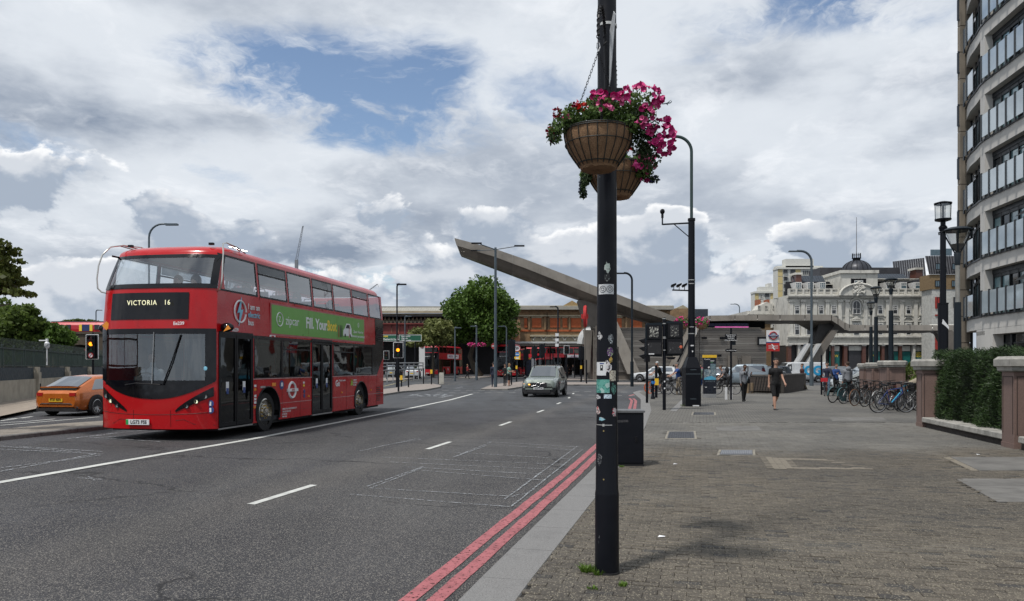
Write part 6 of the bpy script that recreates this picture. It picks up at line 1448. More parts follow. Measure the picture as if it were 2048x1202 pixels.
def ornate():
    Y = 132.0; t = thing('ornate_building', 'cream gabled building with brick front and chimneys left of the white stone building', 'building'); f = Fac(t, Y); br = M('brick_dark_yellow', (.19, .125, .065), .85, var=.12, scale=3)
    f.box('wall', br, 1494, 1577, 640, 740, 0, 12, z0=0); f.box('wall', M_STONE, 1494, 1577, 622, 641, -.1, 12)
    MB().prism([(f.X(1494), f.Z(629)), (f.X(1502), f.Z(622)), (f.X(1515), f.Z(619)), (f.X(1520), f.Z(610)), (f.X(1533), f.Z(604)), (f.X(1545), f.Z(610)), (f.X(1552), f.Z(618)), (f.X(1577), f.Z(618)), (f.X(1577), f.Z(629))], 1, Y-.3, Y+3).build('gable', M_STONE2, t)
    f.box('string_course', M_STONE2, 1494, 1577, 640, 642, -.4, 0)
    for px in (1519, 1537, 1549): f.box('chimney', M('chimney_red', (.30, .10, .05), .8), px-2.5, px+2.5, 599, 612, 2, 4)
    for px in (1517, 1531, 1546): f.window(px, 6, 611, 619, M_WGL, M_STONE2, -.35, (2, 1))
    for px in (1520, 1548, 1566): f.box('window_surround', M_STONE2, px-7, px+7, 646, 656, -.15, 0); f.window(px, 8, 648, 654, M_WGL, M_WFR, -.17, (2, 1))
ornate()
# ---- brick station and viaduct
M_BRK = M('station_brick', (.27, .175, .095), .85, var=.16, scale=1.2, bmp=.2, grime=.45); M_ORB = M('orange_brick', (.42, .105, .035), .85, var=.1, scale=3, bmp=.2, grime=.2); M_CRM = M('cream_stucco', (.42, .37, .26), .8, var=.1, scale=1, grime=.4); M_ROOFP = M('pale_roof', (.33, .32, .28), .8, var=.08, scale=2, grime=.3)
def station():
    Y = 135.0; t = thing('railway_station', 'old brick railway station with blocked-up orange brick windows behind the bus shelters', 'building'); f = Fac(t, Y)
    f.box('wall', M_BRK, 1036, 1340, 620, 742, 0, 14, z0=0); f.box('roof_strip', M_ROOFP, 1030, 1345, 613.5, 620, -1.2, 14); f.box('roof_ridge', M_CRM, 1030, 1345, 612, 613.8, -1.0, 14)
    f.box('cornice', M_CRM, 1036, 1340, 630.5, 633, -.5, 0); f.box('plinth_course', M_ORB, 1036, 1340, 659.5, 663, -.15, 0); f.box('ledge', M_CRM, 1060, 1190, 670, 673.5, -.9, 0); f.box('lower_wall', M_CRM, 1062, 1172, 673, 742, -.6, 0, z0=0)
    MB().prism([(f.X(1124), f.Z(612)), (f.X(1166), f.Z(612)), (f.X(1145), f.Z(600))], 1, Y+1, Y+3).build('gable', M('gable_yellow', (.30, .21, .10), .8), t)
    for a, b_ in ((1048.5, 1054.5), (1064, 1082.5), (1100, 1120), (1125, 1134.5), (1142, 1162), (1180, 1187), (1227, 1243), (1261, 1284), (1300, 1318)):
        f.box('blocked_window', M_ORB, a, b_, 636, 655, -.12, 0); f.box('lintel', M_CRM, a-1.5, b_+1.5, 633, 636, -.2, 0)
    for px in (1058, 1090, 1139, 1172, 1213, 1252, 1293): f.box('brick_pier', M_BRK, px-1.6, px+1.6, 633, 660, -.35, 0)
    for px in (1094, 1290): f.box('drainpipe', M_SLATE, px-.6, px+.6, 625, 672, -.5, -.36)
    for a in range(5): x = 1066+a*21; MB().tube([(f.X(x+10)+.85*math.cos(PI*k/10), Y-.65, f.Z(681)+.7*math.sin(PI*k/10)) for k in range(11)], .10, 5).build('arch_moulding', M_STONE2, t)
    b2 = Fac(t, 150.0); b2.box('side_building', M_BRK, 1330, 1378, 617, 660, 0, 10); MB().prism([(b2.X(1350), b2.Z(617)), (b2.X(1378), b2.Z(617)), (b2.X(1366), b2.Z(610))], 1, 150, 152).build('gable', M_CRM, t); b2.box('grey_roof', M_ZINC, 1378, 1416, 618, 634, 0, 8)
station()
def shed():
    Y = 120.0; t = thing('train_shed', 'pale train shed roof above a red steel railway bridge behind the large bus', 'railway bridge'); f = Fac(t, Y); st = M('steel_dark', (.03, .03, .032), .6)
    n = 46
    for i in range(n): a = 700+i*5; MB().add([(f.X(a), Y, f.Z(622)), (f.X(a+4.7), Y, f.Z(622)), (f.X(a+4.7), Y+3, f.Z(612)), (f.X(a), Y+3, f.Z(612))], [(0, 1, 2, 3)]).build('roof_sheet', M_ROOFP, t)
    f.box('roof_back', M_ROOFP, 700, 1000, 612.6, 618, 3.2, 12)
    f.box('eaves', M_CRM, 700, 935, 622, 626, -.4, .2); f.box('fascia', M_CRM, 700, 1036, 626.5, 630, .3, 12); f.box('beam', st, 700, 1036, 630, 633, -.2, 12); f.box('back_wall', st, 690, 1036, 633, 742, 13.6, 14, z0=0); f.box('roof_deck', st, 690, 1036, 645, 649, 1, 13)
    tr = MB()
    for i in range(24): x0 = f.X(765+i*8); x1 = f.X(769+i*8); x2 = f.X(773+i*8); tr.tube([(x0, Y+.5, f.Z(648)), (x1, Y+.5, f.Z(634)), (x2, Y+.5, f.Z(648))], .09, 4)
    tr.build('lattice', M_CRM, t)
    red = M('bridge_red', (.19, .035, .028), .6, var=.15, scale=.8, grime=.4)
    for i in range(9): f.box('bridge_panel', red, 700+i*17+.4, 717+i*17-.4, 648.5, 667, -1.0, -.8)
    f.box('bridge_flange', red, 690, 860, 666, 669, -1.4, -.4); f.box('bridge_flange', red, 690, 860, 647, 649.5, -1.4, -.4)
    for i in range(6): f.box('stain_streak', M('rust_pale', (.30, .16, .10), .8), 785+i*13, 786.2+i*13, 657, 668, -1.06, -1.01)
    for px in (1040,): f.box('pier', M_BRK, 1022, 1040, 640, 742, -.5, 6, z0=0)
    f.box('underpass_soffit', st, 690, 1036, 669, 672, -1, 13)
shed()
def viaduct():
    Y = 98.0; t = thing('railway_viaduct', 'brick railway viaduct carrying the red train at far left', 'viaduct'); f = Fac(t, Y); br = M('viaduct_brick', (.085, .065, .045), .9, var=.15, scale=1.5, bmp=.3, grime=.5)
    # spandrel with arches cut out
    top, spring, base = f.Z(664), f.Z(712), -.3
    for k in range(-3, 4):
        c = f.X(160)+k*7.2; r = 2.7; b = MB(); pts = [(c+r*math.cos(PI-PI*i/14), spring-1.2+r*1.0*math.sin(PI*i/14)) for i in range(15)]
        P = [[(x, Y, z), (x, Y, top)] for x, z in [(c-3.6, base), (c-r, base)]+pts+[(c+r, base), (c+3.6, base)]]; b.grid(P)
        b.grid([[(x, Y, z), (x, Y+6, z)] for x, z in [(c-r, base)]+pts+[(c+r, base)]]); b.build('arch', br, t)
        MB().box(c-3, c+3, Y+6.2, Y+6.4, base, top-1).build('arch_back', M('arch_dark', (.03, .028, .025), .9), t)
    f.box('parapet', br, -250, 330, 664, 668, -.15, .3); f.box('deck', br, -250, 330, 665, 668, .3, 9)
    b = MB(); rr = Fac(t, Y); 
    f.box('lower_red_strip', M_BRED2, 195, 212, 699, 702, -3, -2.8)
    # train on it
    Yt = 101.0; tt = thing('train', 'red passenger train with blue doors and yellow door edges on the viaduct', 'train', (0, 0, 0)); f2 = Fac(tt, Yt); Z = f2.Z; y0, y1 = Yt, Yt+2.8
    prof = [(y0+.05, Z(663.5)), (y0, Z(658)), (y0, Z(650)), (y0+.25, Z(645)), (y0+.9, Z(643)), (y1-.9, Z(643)), (y1, Z(650)), (y1, Z(663.5))]
    MB().prism(prof, 0, f2.X(95), f2.X(330)).build('carriage', M_BRED2, tt); f2.box('roof', M('train_roof', (.06, .06, .07), .6), 96, 330, 641.8, 643.8, .7, 2.2)
    for a in (105, 118.5, 132, 189, 202, 215): f2.box('train_window', M_WGL, a, a+9.5 if a != 118.5 else a, 649.5, 659, -.06, 0) if a != 118.5 else None
    f2.box('train_window', M_WGL, 118, 128, 649.5, 659, -.06, 0)
    for a in (158.5, 179.5): f2.box('door_edge', M_YT, a, a+5.5, 649, 662, -.05, 0)
    f2.box('train_door', M('train_blue', (.02, .04, .14), .5), 164.5, 179, 649, 662, -.05, 0); f2.box('destination_panel', M_YT, 96, 101, 646, 651, -.05, 0)
viaduct()

# ---- bus station canopy: steel ski ramp, flat roof, leaning legs, ribbed wall
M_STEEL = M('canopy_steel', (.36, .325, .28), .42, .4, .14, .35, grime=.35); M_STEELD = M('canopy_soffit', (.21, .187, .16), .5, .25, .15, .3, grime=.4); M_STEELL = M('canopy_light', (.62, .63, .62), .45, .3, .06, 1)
def canopy():
    t = thing('bus_station_canopy', 'soaring ski-ramp shaped stainless steel canopy of the bus station', 'canopy'); Y0 = 82.0
    top = [(909, 476), (991, 498), (1060, 522), (1125, 547), (1184, 570), (1228, 586), (1275, 604), (1325, 624), (1369, 641)]
    low = [(913, 491), (991, 514), (1060, 540), (1125, 566), (1184, 589), (1228, 604), (1275, 621), (1325, 637), (1369, 649)]
    keel = [(920, 508), (991, 535), (1060, 561), (1125, 586), (1184, 606), (1228, 621), (1275, 638), (1325, 651), (1369, 656)]
    def sec(i): 
        a, b_, c = W(*top[i], Y0), W(*low[i], Y0+.1), W(*keel[i], Y0+2.0); d = Vector((0, 4.8, .0)); e = Vector((b_.x, Y0+.55, b_.z+.12))
        k2 = Vector((c.x, Y0+4.5, c.z+.05)); return [a, b_, e, Vector((c.x, c.y-.6, c.z+.25)), c, k2, Vector((b_.x, Y0+7.0, b_.z)), Vector((a.x, Y0+7.1, a.z)), Vector((a.x, Y0+6.9, a.z-.2)), Vector((a.x, Y0+.3, a.z-.15))]
    S = [sec(i) for i in range(len(top))]
    for i in range(len(S)-1):
        for q, (f0, f1) in enumerate(((0.0, .4990), (.5010, 1.0))):
            A = [p+(r-p)*f0 for p, r in zip(S[i], S[i+1])]; B = [p+(r-p)*f1 for p, r in zip(S[i], S[i+1])]
            b = MB(); n = len(A)
            b.grid([A[0:2], B[0:2]]); b.build('fascia_panel', M_STEEL, t)
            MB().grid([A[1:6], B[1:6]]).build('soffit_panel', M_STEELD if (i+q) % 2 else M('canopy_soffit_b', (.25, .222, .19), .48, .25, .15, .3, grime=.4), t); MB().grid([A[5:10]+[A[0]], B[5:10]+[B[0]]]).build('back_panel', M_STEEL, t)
    MB().poly(S[0]).build('tip', M_STEELL, t)
    # flat roof running right, with the dip
    def fas(pts, Y, nm='fascia_panel', soff=7):
        for (x0, a0, b0), (x1, a1, b1) in zip(pts, pts[1:]):
            p = [W(x0, a0, Y), W(x1, a1, Y), W(x1, b1, Y), W(x0, b0, Y)]; d = Vector((0, soff, 0)); g = .04
            p[0].x += g; p[3].x += g; p[1].x -= g; p[2].x -= g
            MB().add(p+[v+d for v in p], [(0, 1, 2, 3), (0, 4, 5, 1), (3, 2, 6, 7)]).build(nm, M_STEEL, t)
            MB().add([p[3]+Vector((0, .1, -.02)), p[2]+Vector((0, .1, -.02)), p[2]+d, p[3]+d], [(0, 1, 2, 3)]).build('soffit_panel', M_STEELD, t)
    fas([(1364, 642, 654), (1385, 641, 654), (1400, 636, 649), (1420, 631, 642), (1470, 630.5, 641), (1515, 630, 641), (1560, 629.6, 641), (1610, 629.6, 641), (1663, 629.6, 641), (1676, 636, 649), (1690, 645, 659), (1699, 649, 662), (1730, 650, 661), (1775, 650, 661), (1820, 650, 661), (1865, 650, 661), (1910, 650, 661)], 84.0)
    # bulging soffit where the leg meets
    c = [W(x, y, Y) for x, y, Y in ((1585, 642, 84), (1600, 651, 85), (1620, 662, 87), (1650, 664, 89), (1690, 658, 87), (1699, 661, 84))]
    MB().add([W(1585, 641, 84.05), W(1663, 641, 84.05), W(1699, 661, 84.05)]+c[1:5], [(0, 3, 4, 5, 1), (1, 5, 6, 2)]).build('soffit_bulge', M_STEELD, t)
    def beam(a, b_, wa, dep, mt, nm='leaning_leg'):
        """a, b_: (px,py,Y) top and foot centres; wa width in px"""
        p, q = W(*a), W(*b_); ha, hb = wa[0]/F*a[2]/2, wa[1]/F*b_[2]/2
        vs = [(p.x-ha, p.y, p.z), (p.x+ha, p.y, p.z), (q.x+hb, q.y, q.z), (q.x-hb, q.y, q.z)]; vs += [(x, y+dep, z) for x, y, z in vs]
        return MB().add(vs, [(0, 1, 2, 3), (4, 7, 6, 5), (0, 4, 5, 1), (1, 5, 6, 2), (2, 6, 7, 3), (3, 7, 4, 0)]).build(nm, mt, t)
    beam((1655, 645, 85), (1636, 688, 85), (34, 18), 1.6, M('leg_dark', (.03, .028, .027), .6)); beam((1670, 660, 84.4), (1618, 742, 84.4), (14, 18), 1.3, M_STEELD); beam((1620, 687, 84.2), (1596, 727, 84.2), (5, 4.5), 1.2, M_STEELL); beam((1641, 687, 84.0), (1617, 727, 84.0), (5, 4.5), 1.0, M_STEELL); beam((1625, 690, 85.2), (1606, 742, 85.2), (16, 16), .8, M_STEELD)
    beam((1388, 655, 82), (1347, 745, 81.4), (22, 22), 1.2, M_STEEL); beam((1384, 664, 81.9), (1351, 733, 81.3), (3, 3), .1, M_SLATE, 'leg_rail'); beam((1222, 640, 82), (1268, 748, 81.5), (22, 26), 1.0, M_STEEL)
    beam((1180, 600, 84), (1187, 660, 84), (46, 24), 2.5, M_STEELD); beam((1176, 660, 83), (1176, 745, 83), (18, 6), 2, M_STEELD)
    # ribbed steel wall: every rail a panel
    Yw = 83.0; f = Fac(t, Yw); rows = []
    y = 657.0; i = 0; rn = random.Random(5); mts = [M('rib_a', (.34, .315, .285), .5, .3, .08, .3), M('rib_b', (.27, .25, .228), .5, .3, .08, .3), M('rib_c', (.42, .395, .36), .5, .3, .08, .3)]
    while y < 742:
        h = 4.6; ext = 0 if y > 670 else (670-y)*.9; segs = [1188, 1262, 1330, 1398, 1462, 1532-ext*.8]
        for a, b_ in zip(segs, segs[1:]): MB().prism([(Yw-.02, f.Z(y+h)), (Yw-.15, f.Z(y+h-.3)), (Yw-.20, f.Z(y+.3)), (Yw-.02, f.Z(y+.1))], 0, f.X(a)+.03, f.X(b_)-.03).build('ribbed_panel', mts[rn.choice((0, 0, 1, 1, 2)) if y > 672 else 1], t)
        y += h
    f.box('wall_core', M_STEELD, 1186, 1531, 659, 742, 0, 6, z0=0); f.box('wall_coping', M_STEELD, 1186, 1519, 655.5, 657, -.35, 6)
    MB().tube([W(1163+18*(1-math.cos(PI/2*k/8)), 688-27*math.sin(PI/2*k/8), 84) for k in range(9)], .5, 8).build('rounded_nose', M_STEELL, t, True)
    for a, b_, y0, y1, mt in ((1402, 1412, 674, 678.5, M_SLATE), (1438, 1450, 674, 679, M_SLATE), (1433, 1441, 709, 713.5, M_SLATE), (1513, 1532.5, 674, 691, M_SLATE), (1454, 1473, 712, 742, M_STEELD), (1482, 1500, 712, 742, M_STEELD), (1190, 1196, 652, 760, M_STEELD)): f.box('wall_opening' if mt is M_SLATE else 'steel_door', mt, a, b_, y0, y1, -.42, -.30)
    f.box('screen', M('screen_pale', (.40, .42, .42), .4), 1516, 1529, 678, 688.5, -.46, -.43)
    for px in (1258, 1352): f.box('number_plate', M_PLW, px-3, px+3, 714, 720, -.6, -.45)
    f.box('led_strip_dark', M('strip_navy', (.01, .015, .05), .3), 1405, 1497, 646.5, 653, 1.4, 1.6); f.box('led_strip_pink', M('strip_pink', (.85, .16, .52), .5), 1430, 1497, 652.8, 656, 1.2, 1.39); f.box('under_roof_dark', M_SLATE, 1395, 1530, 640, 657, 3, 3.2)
    # shelter roof over the bus stands
    s = Fac(t, 104.0); s.box('shelter_roof', M_STEELL, 1020, 1185, 684.5, 688, -3, 6); s.box('shelter_fascia', M_STEELD, 1020, 1185, 688, 693, -2.9, 5.8)
    for px in (1026, 1050, 1099, 1128, 1158): s.box('shelter_post', M_SLATE, px-1, px+1, 692, 755, -2, -1.7, z0=.2)
    s.box('shelter_screen', G_LOW, 1105, 1180, 715, 750, -1, -.95); s.box('shelter_timetable', M_PLW, 1061, 1070, 715, 738, -2.5, -2.4); s.box('shelter_advert', M('advert_dark', (.01, .02, .05), .4), 1051, 1062, 719, 755, -2.5, -2.3); s.box('shelter_advert_top', M_YEL2, 1051, 1062, 716, 718.5, -2.5, -2.3)
    s.box('back_bench', M_STEELD, 1120, 1175, 742, 746, -.5, 0)
    # low pale arched shell at the right end
    e = Fac(t, 88.0); P = []
    for k in range(9): a = PI*.5*k/8; P.append([(e.X(1845+62*math.sin(a)*.5), 88+2*k/8, e.Z(662-15*math.sin(a))), (e.X(1930), 88+2*k/8, e.Z(662-15*math.sin(a)))])
    MB().grid(P).build('roof_shell', M_STONE2, t); MB().prism([(e.X(1858), e.Z(662)), (e.X(1872), e.Z(668)), (e.X(1880), e.Z(684)), (e.X(1882), e.Z(745)), (e.X(1915), e.Z(745)), (e.X(1915), e.Z(662))], 1, 87.5, 88.5).build('curved_leg', M_STEELD, t)
canopy()
# emblem of the station on a pole: red roundel seen nearly edge-on
t = thing('roundel_sign', 'tall red roundel sign seen edge-on under the steel ramp left of the foreground column', 'station sign'); c = W(1170.5, 633, 80)
MB().tube([(c.x+.16*math.cos(2*PI*k/24), c.y+1.1*math.cos(2*PI*k/24), c.z+1.05*math.sin(2*PI*k/24)) for k in range(24)], .17, 6, closed=True).build('ring', M('sign_red', (.50, .03, .03), .5), t); MB().box(c.x-.42, c.x+.30, c.y-.2, c.y+.2, c.z-.25, c.z+.25).build('bar', M('sign_red', (.50, .03, .03), .5), t); MB().cyl(c.x, c.y+.3, 0, c.z-1, .08, 8).build('post', M_STEELD, t)

# ---- curved apartment tower at the right edge
def apartments():
    t = thing('apartment_building', 'tall curved cream apartment building with glass balconies at the right edge', 'building'); cr = M('render_cream', (.54, .53, .50), .8, var=.05, scale=.5, grime=.25); br = M('pier_stone', (.235, .205, .165), .85, var=.12, scale=.8, bmp=.2, grime=.5); dk = M('frame_dark', (.022, .026, .030), .4)
    gl = M('balcony_glass', (.42, .50, .55), .08, .1, .10, .8, coat=1.0); gw = M('window_teal', (.20, .34, .37), .06, .1, .12, .7, coat=1.0); gp2 = M('window_pale', (.26, .34, .36), .1, .1, .1, .8, coat=.6)
    PL = [(25.75, 42.6), (25.2, 41.5), (24.75, 40.5), (24.4, 39.4), (24.1, 38.6), (23.95, 38.0)]; PL += [(23.95-.135*k*.80, 38-.80*k) for k in range(1, 22)]; PL = [Vector((x, y, 0)) for x, y in PL]
    nrm = []
    for i in range(len(PL)): d = (PL[min(i+1, len(PL)-1)]-PL[max(i-1, 0)]).normalized(); nrm.append(Vector((d.y, -d.x, 0)))
    def off(i, o): n = nrm[i]; return PL[i]+n*o      # n points outwards (towards the street)
    s = -1 if nrm[8].x > 0 else 1
    def ribbon(nm, mt, i0, i1, o0, o1, z0, z1):
        b = MB(); P = []
        for i in range(i0, i1+1):
            a, c = off(i, s*o0), off(i, s*o1); P.append([(c.x, c.y, z0), (a.x, a.y, z0), (a.x, a.y, z1), (c.x, c.y, z1)])
        b.grid(P); b.poly(P[0]).poly(P[-1]); return b.build(nm, mt, t)
    N = len(PL)-1; zb = [4.23+2.97*k for k in range(8)]
    ribbon('ground_wall', cr, 3, 5, 0, -.8, -.1, 3.4)
    for k, z in enumerate(zb):
        for (i0, i1) in ((0, 5), (5, 9), (9, 13), (13, 18), (18, N)): ribbon('floor_band', cr, i0, i1, .0, -2.2, z-.72, z-.10)
        ribbon('floor_edge', dk, 0, N, .06, -2, z-.10, z-.02)
        ribbon('inner_floor', M_STEELD, 1, N, -.1, -3.5, z-.02, z)
        h = 2.27
        ribbon('pilaster', cr, 4, 5, .0, -.6, z-.02, z+h-.0)
        # glazing set back
        for i in range(0, N):
            if i == 4: continue
            a, c = off(i, -s*.45), off(i+1, -s*.45); kind = (i+k) % 4
            o = MB().add([(a.x, a.y, z), (c.x, c.y, z), (c.x, c.y, z+h-.30), (a.x, a.y, z+h-.30)], [(0, 1, 2, 3)]).build('window', gw if kind in (1, 2) else (gp2 if kind == 0 else M_WGL), t)
            dvec = (c-a).normalized(); n = Vector((dvec.y, -dvec.x, 0))*s*-1
            n = (off(i, s*1)-PL[i]); fr = MB()
            for p in (a, c): fr.add([(p.x+dvec.x*u+n.x*v, p.y+dvec.y*u+n.y*v, zz) for zz in (z, z+h) for u, v in ((-.04, 0), (.04, 0), (.04, .07), (-.04, .07))], [(0, 1, 5, 4), (1, 2, 6, 5), (2, 3, 7, 6), (3, 0, 4, 7)])
            fr.add([(p.x+n.x*.06, p.y+n.y*.06, zz) for zz in (z+h-.42, z+h-.25) for p in (a, c)], [(0, 1, 3, 2)]); fr.build('window_frame', dk, o)
            if i in (9, 14) : 
                m_ = a+(c-a)*.5; q0, q1 = a+n*.08, c+n*.08; MB().add([(q0.x, q0.y, z+h-.5), (q1.x, q1.y, z+h-.5), (q1.x+n.x*.55, q1.y+n.y*.55, z+1.35), (q0.x+n.x*.55, q0.y+n.y*.55, z+1.35)], [(0, 1, 2, 3)]).build('open_window', dk, t)
        ribbon('window_head', dk, 5, N, -.35, -.5, z+h-.25, z+h+.02)
        # balcony glass panels and posts
        for i in [1, 2]+list(range(5, N)):
            a, c = off(i, s*.16), off(i+1, s*.16); d = (c-a)*.045; MB().add([(p.x+q*n_.x, p.y+q*n_.y, zz) for n_ in (nrm[i]*s,) for q in (0, -.02) for zz in (z+.05, z+1.16) for p in (a+d, c-d)], [(0, 1, 3, 2), (4, 5, 7, 6), (2, 3, 7, 6), (0, 1, 5, 4)]).build('balcony_panel', gl, t)
            MB().box(a.x-.035, a.x+.035, a.y-.05, a.y+.05, z-.12, z+1.22).build('balcony_post', dk, t)
    ribbon('ground_fascia', cr, 3, N, .0, -1.2, 3.2, 3.5)
    for i in range(5, N, 2): a = off(i, -s*.5); MB().box(a.x-.05, a.x+.05, a.y-.06, a.y+.06, 0, 3.2).build('shop_mullion', dk, t)
    ribbon('shop_glass', M_WGL, 5, N, -.55, -.6, 0, 3.2); ribbon('shop_transom', dk, 5, N, -.5, -.6, 2.7, 2.78); ribbon('column', cr, 5, 6, .0, -.5, 0, 3.2)
    a = off(6, -s*.4); MB().box(a.x-.2, a.x+.05, a.y-.3, a.y+.3, 1.7, 2.2).build('wall_box', M_PLW, t)
    # stone pier with its blocks
    for j in range(-1, 16):
        z0 = j*1.48+1.45
        for x0, x1 in ((25.10, 25.38), (25.40, 25.66)): MB().box(x0, x1, 42.0, 42.25, z0+.02, z0+1.46).build('stone_block', br, t)
    MB().box(25.12, 25.64, 42.03, 42.22, 0, 25).build('pier_core', M('joint_dark', (.05, .045, .04), .9), t); MB().cyl(25.80, 42.1, 0, 25, .07, 8).build('drainpipe', dk, t)
    for k, z in enumerate(zb): MB().box(25.03, 25.06, 42.06, 42.2, z+1.6-2.6, z+2.75-2.6).box(25.0, 25.10, 42.05, 42.1, z-1.05, z-.95).box(25.0, 25.10, 42.05, 42.1, z+.15, z+.2).build('side_balcony', M_ZINC, t)
    MB().add([(26, 42, 0), (45, 42, 0), (45, 42, 27), (26, 42, 27), (45, 20, 0), (45, 20, 27), (26, 45, 0), (26, 45, 27)], [(0, 1, 2, 3), (1, 4, 5, 2)]).build('rear_wall', cr, t)
    ribbon('core_wall', dk, 0, N, -2.3, -2.4, 0, 26); ribbon('roof', cr, 0, N, 0, -15, 25.3, 25.6)
apartments()
# ================================================================ TREES, HEDGE, WALLS AT THE SIDES
M_BARK = M('bark', (.085, .070, .052), .9, var=.15, scale=6, bmp=.6)
LV = {'plane': leafmat('leaf_plane', (.060, .115, .018), (.125, .21, .040)), 'olive': leafmat('leaf_olive', (.13, .155, .045), (.22, .235, .085)), 'dark': leafmat('leaf_dark', (.075, .12, .025), (.15, .21, .045), .45), 'near': leafmat('leaf_near', (.075, .095, .022), (.16, .19, .045), .45), 'yew': leafmat('leaf_yew', (.012, .028, .008), (.035, .070, .014), .1), 'shrub': leafmat('leaf_shrub', (.07, .11, .02), (.14, .19, .035))}
def tree(lab, base, crown, H, rx, rz_, leaf, kind, n, seed, lean=(0, 0), trunk=.35, cl=46, cat='tree', flat=.75, lowcut=-.6):
    """crown: centre above base; clumps spread through an ellipsoid give an uneven outline"""
    t = thing('tree' if cat == 'tree' else 'shrub', lab, cat, base); rng = np.random.default_rng(seed); c = Vector(crown)
    CL = []
    for i in range(cl):
        u = rng.normal(size=3); u /= np.linalg.norm(u)
        if u[2] < lowcut: u[2] = lowcut*rng.random()
        r = rng.random()**.45; s = (.16+.16*rng.random())
        CL.append((c.x+u[0]*rx*r*.84, c.y+u[1]*rx*r*flat, c.z+u[2]*rz_*r*.86, rx*s*1.15, rx*s*1.1, rz_*s*.95, 1.0))
    V, Fq = leaves(CL, n, leaf, rng, .62, .1); o = link('crown', fastmesh('crown', V, Fq, LV[kind]), t); o['kind'] = 'stuff'
    b = MB(); top = Vector((c.x, c.y, c.z)); p0 = Vector((0, 0, 0)); mid = Vector((lean[0], lean[1], c.z-rz_*.75)); b.tube([p0, p0+(mid-p0)*.5+Vector((lean[0]*.1, 0, 0)), mid, top], [trunk, trunk*.8, trunk*.62, trunk*.25], 10)
    b.build('trunk', M_BARK, t, True)
    for i in range(0, cl, max(1, cl//16)):
        q = Vector(CL[i][:3]); s = mid+(top-mid)*(.1+.6*rng.random()); m_ = (s+q)/2+Vector((0, 0, -.05*rz_)); MB().tube([s, m_, q], [trunk*.28, trunk*.18, trunk*.05], 6).build('limb', M_BARK, t, True)
    return t
# the plane tree in front of the station, the olive-coloured one beside it
Yt = 100; s = Yt/F; b0 = Vector(((961-1024)*s, Yt, gz(-4, Yt)))
tree('big round-crowned plane tree under the tip of the steel ramp', b0, (0, 0, EYE+(733-640)*s-b0.z), 13, 84*s, 98*s, .46, 'plane', 38000, 11, (-1.4, 0), .55, 125, flat=.7, lowcut=-.45)
Yt = 96; s = Yt/F; b0 = Vector(((866-1024)*s, Yt, gz(-10, Yt)))
tree('smaller olive-green tree behind the far red bus and right of the green signs', b0, (0, 0, EYE+(733-676)*s-b0.z), 8, 50*s, 42*s, .42, 'olive', 11000, 12, (0, 0), .22, 60, lowcut=-.3)
Yt = 60; s = Yt/F
for i, (px, py, rx, rz_, n, kd, lb) in enumerate(((30, 668, 62, 66, 13000, 'dark', 'dense green tree behind the railings at far left'), (88, 682, 44, 38, 8000, 'plane', 'lower leafy tree behind the railings beside the red train'), (-60, 660, 80, 80, 9000, 'dark', 'tree behind the railings just beyond the left edge'))):
    b0 = Vector(((px-1024)*s, Yt+i*1.5, -.1)); tree(lb, b0, (0, 0, EYE+(733-py)*s-b0.z), 6, rx*s, rz_*s, .34, kd, n, 30+i, (0, 0), .18, 60, lowcut=-.9)
Yt = 130; s = Yt/F
for i, (px, py, rx, rz_) in enumerate(((150, 646, 30, 9), (185, 648, 24, 7))): b0 = Vector(((px-1024)*s, Yt, .2)); tree('distant treetop beyond the red train' + (' further right' if i else ''), b0, (0, 0, EYE+(733-py)*s-b0.z), 8, rx*s, rz_*s, .5, 'dark', 1500, 50+i, cl=24)
# overhanging branch at the upper left corner of the street
def branch_tree():
    Y = 17.0; s = Y/F; base = Vector(((-150-1024)*s, Y, -.1)); t = thing('tree', 'near tree at the left edge with a leafy branch against the sky', 'tree', base); rng = np.random.default_rng(77)
    P = lambda px, py, dy=0: W(px, py, Y+dy)-base
    b = MB().tube([(0, 0, 0), P(-150, 600), P(-120, 480), P(-90, 380)], [.26, .22, .18, .10], 10); b.build('trunk', M_BARK, t, True)
    for pts in ([(-130, 560), (-60, 560), (0, 578), (38, 590)], [(-120, 480), (-60, 520), (10, 560), (40, 578)], [(-110, 470), (-50, 500), (5, 500), (22, 486)], [(-130, 590), (-50, 610), (0, 612), (20, 608)]): MB().tube([P(*p) for p in pts], [.07, .045, .022, .008], 6).build('limb', M_BARK, t, True)
    CL = [(*P(px, py, dy), rx*s, .6, ry*s, wt) for px, py, rx, ry, wt, dy in ((10, 498, 10, 14, .6, 0), (-20, 515, 24, 26, 2, .3), (6, 540, 16, 18, 1.0, 0), (28, 560, 14, 11, .7, 0), (42, 586, 9, 8, .4, -.1), (-5, 575, 24, 14, 1.6, .2), (-50, 600, 26, 36, 1.6, .4), (-14, 480, 10, 8, .3, 0), (22, 520, 9, 5, .2, 0))]
    V, Fq = leaves(CL, 3300, .12, rng, .7, .2); o = link('crown', fastmesh('crown', V, Fq, LV['near']), t); o['kind'] = 'stuff'
branch_tree()
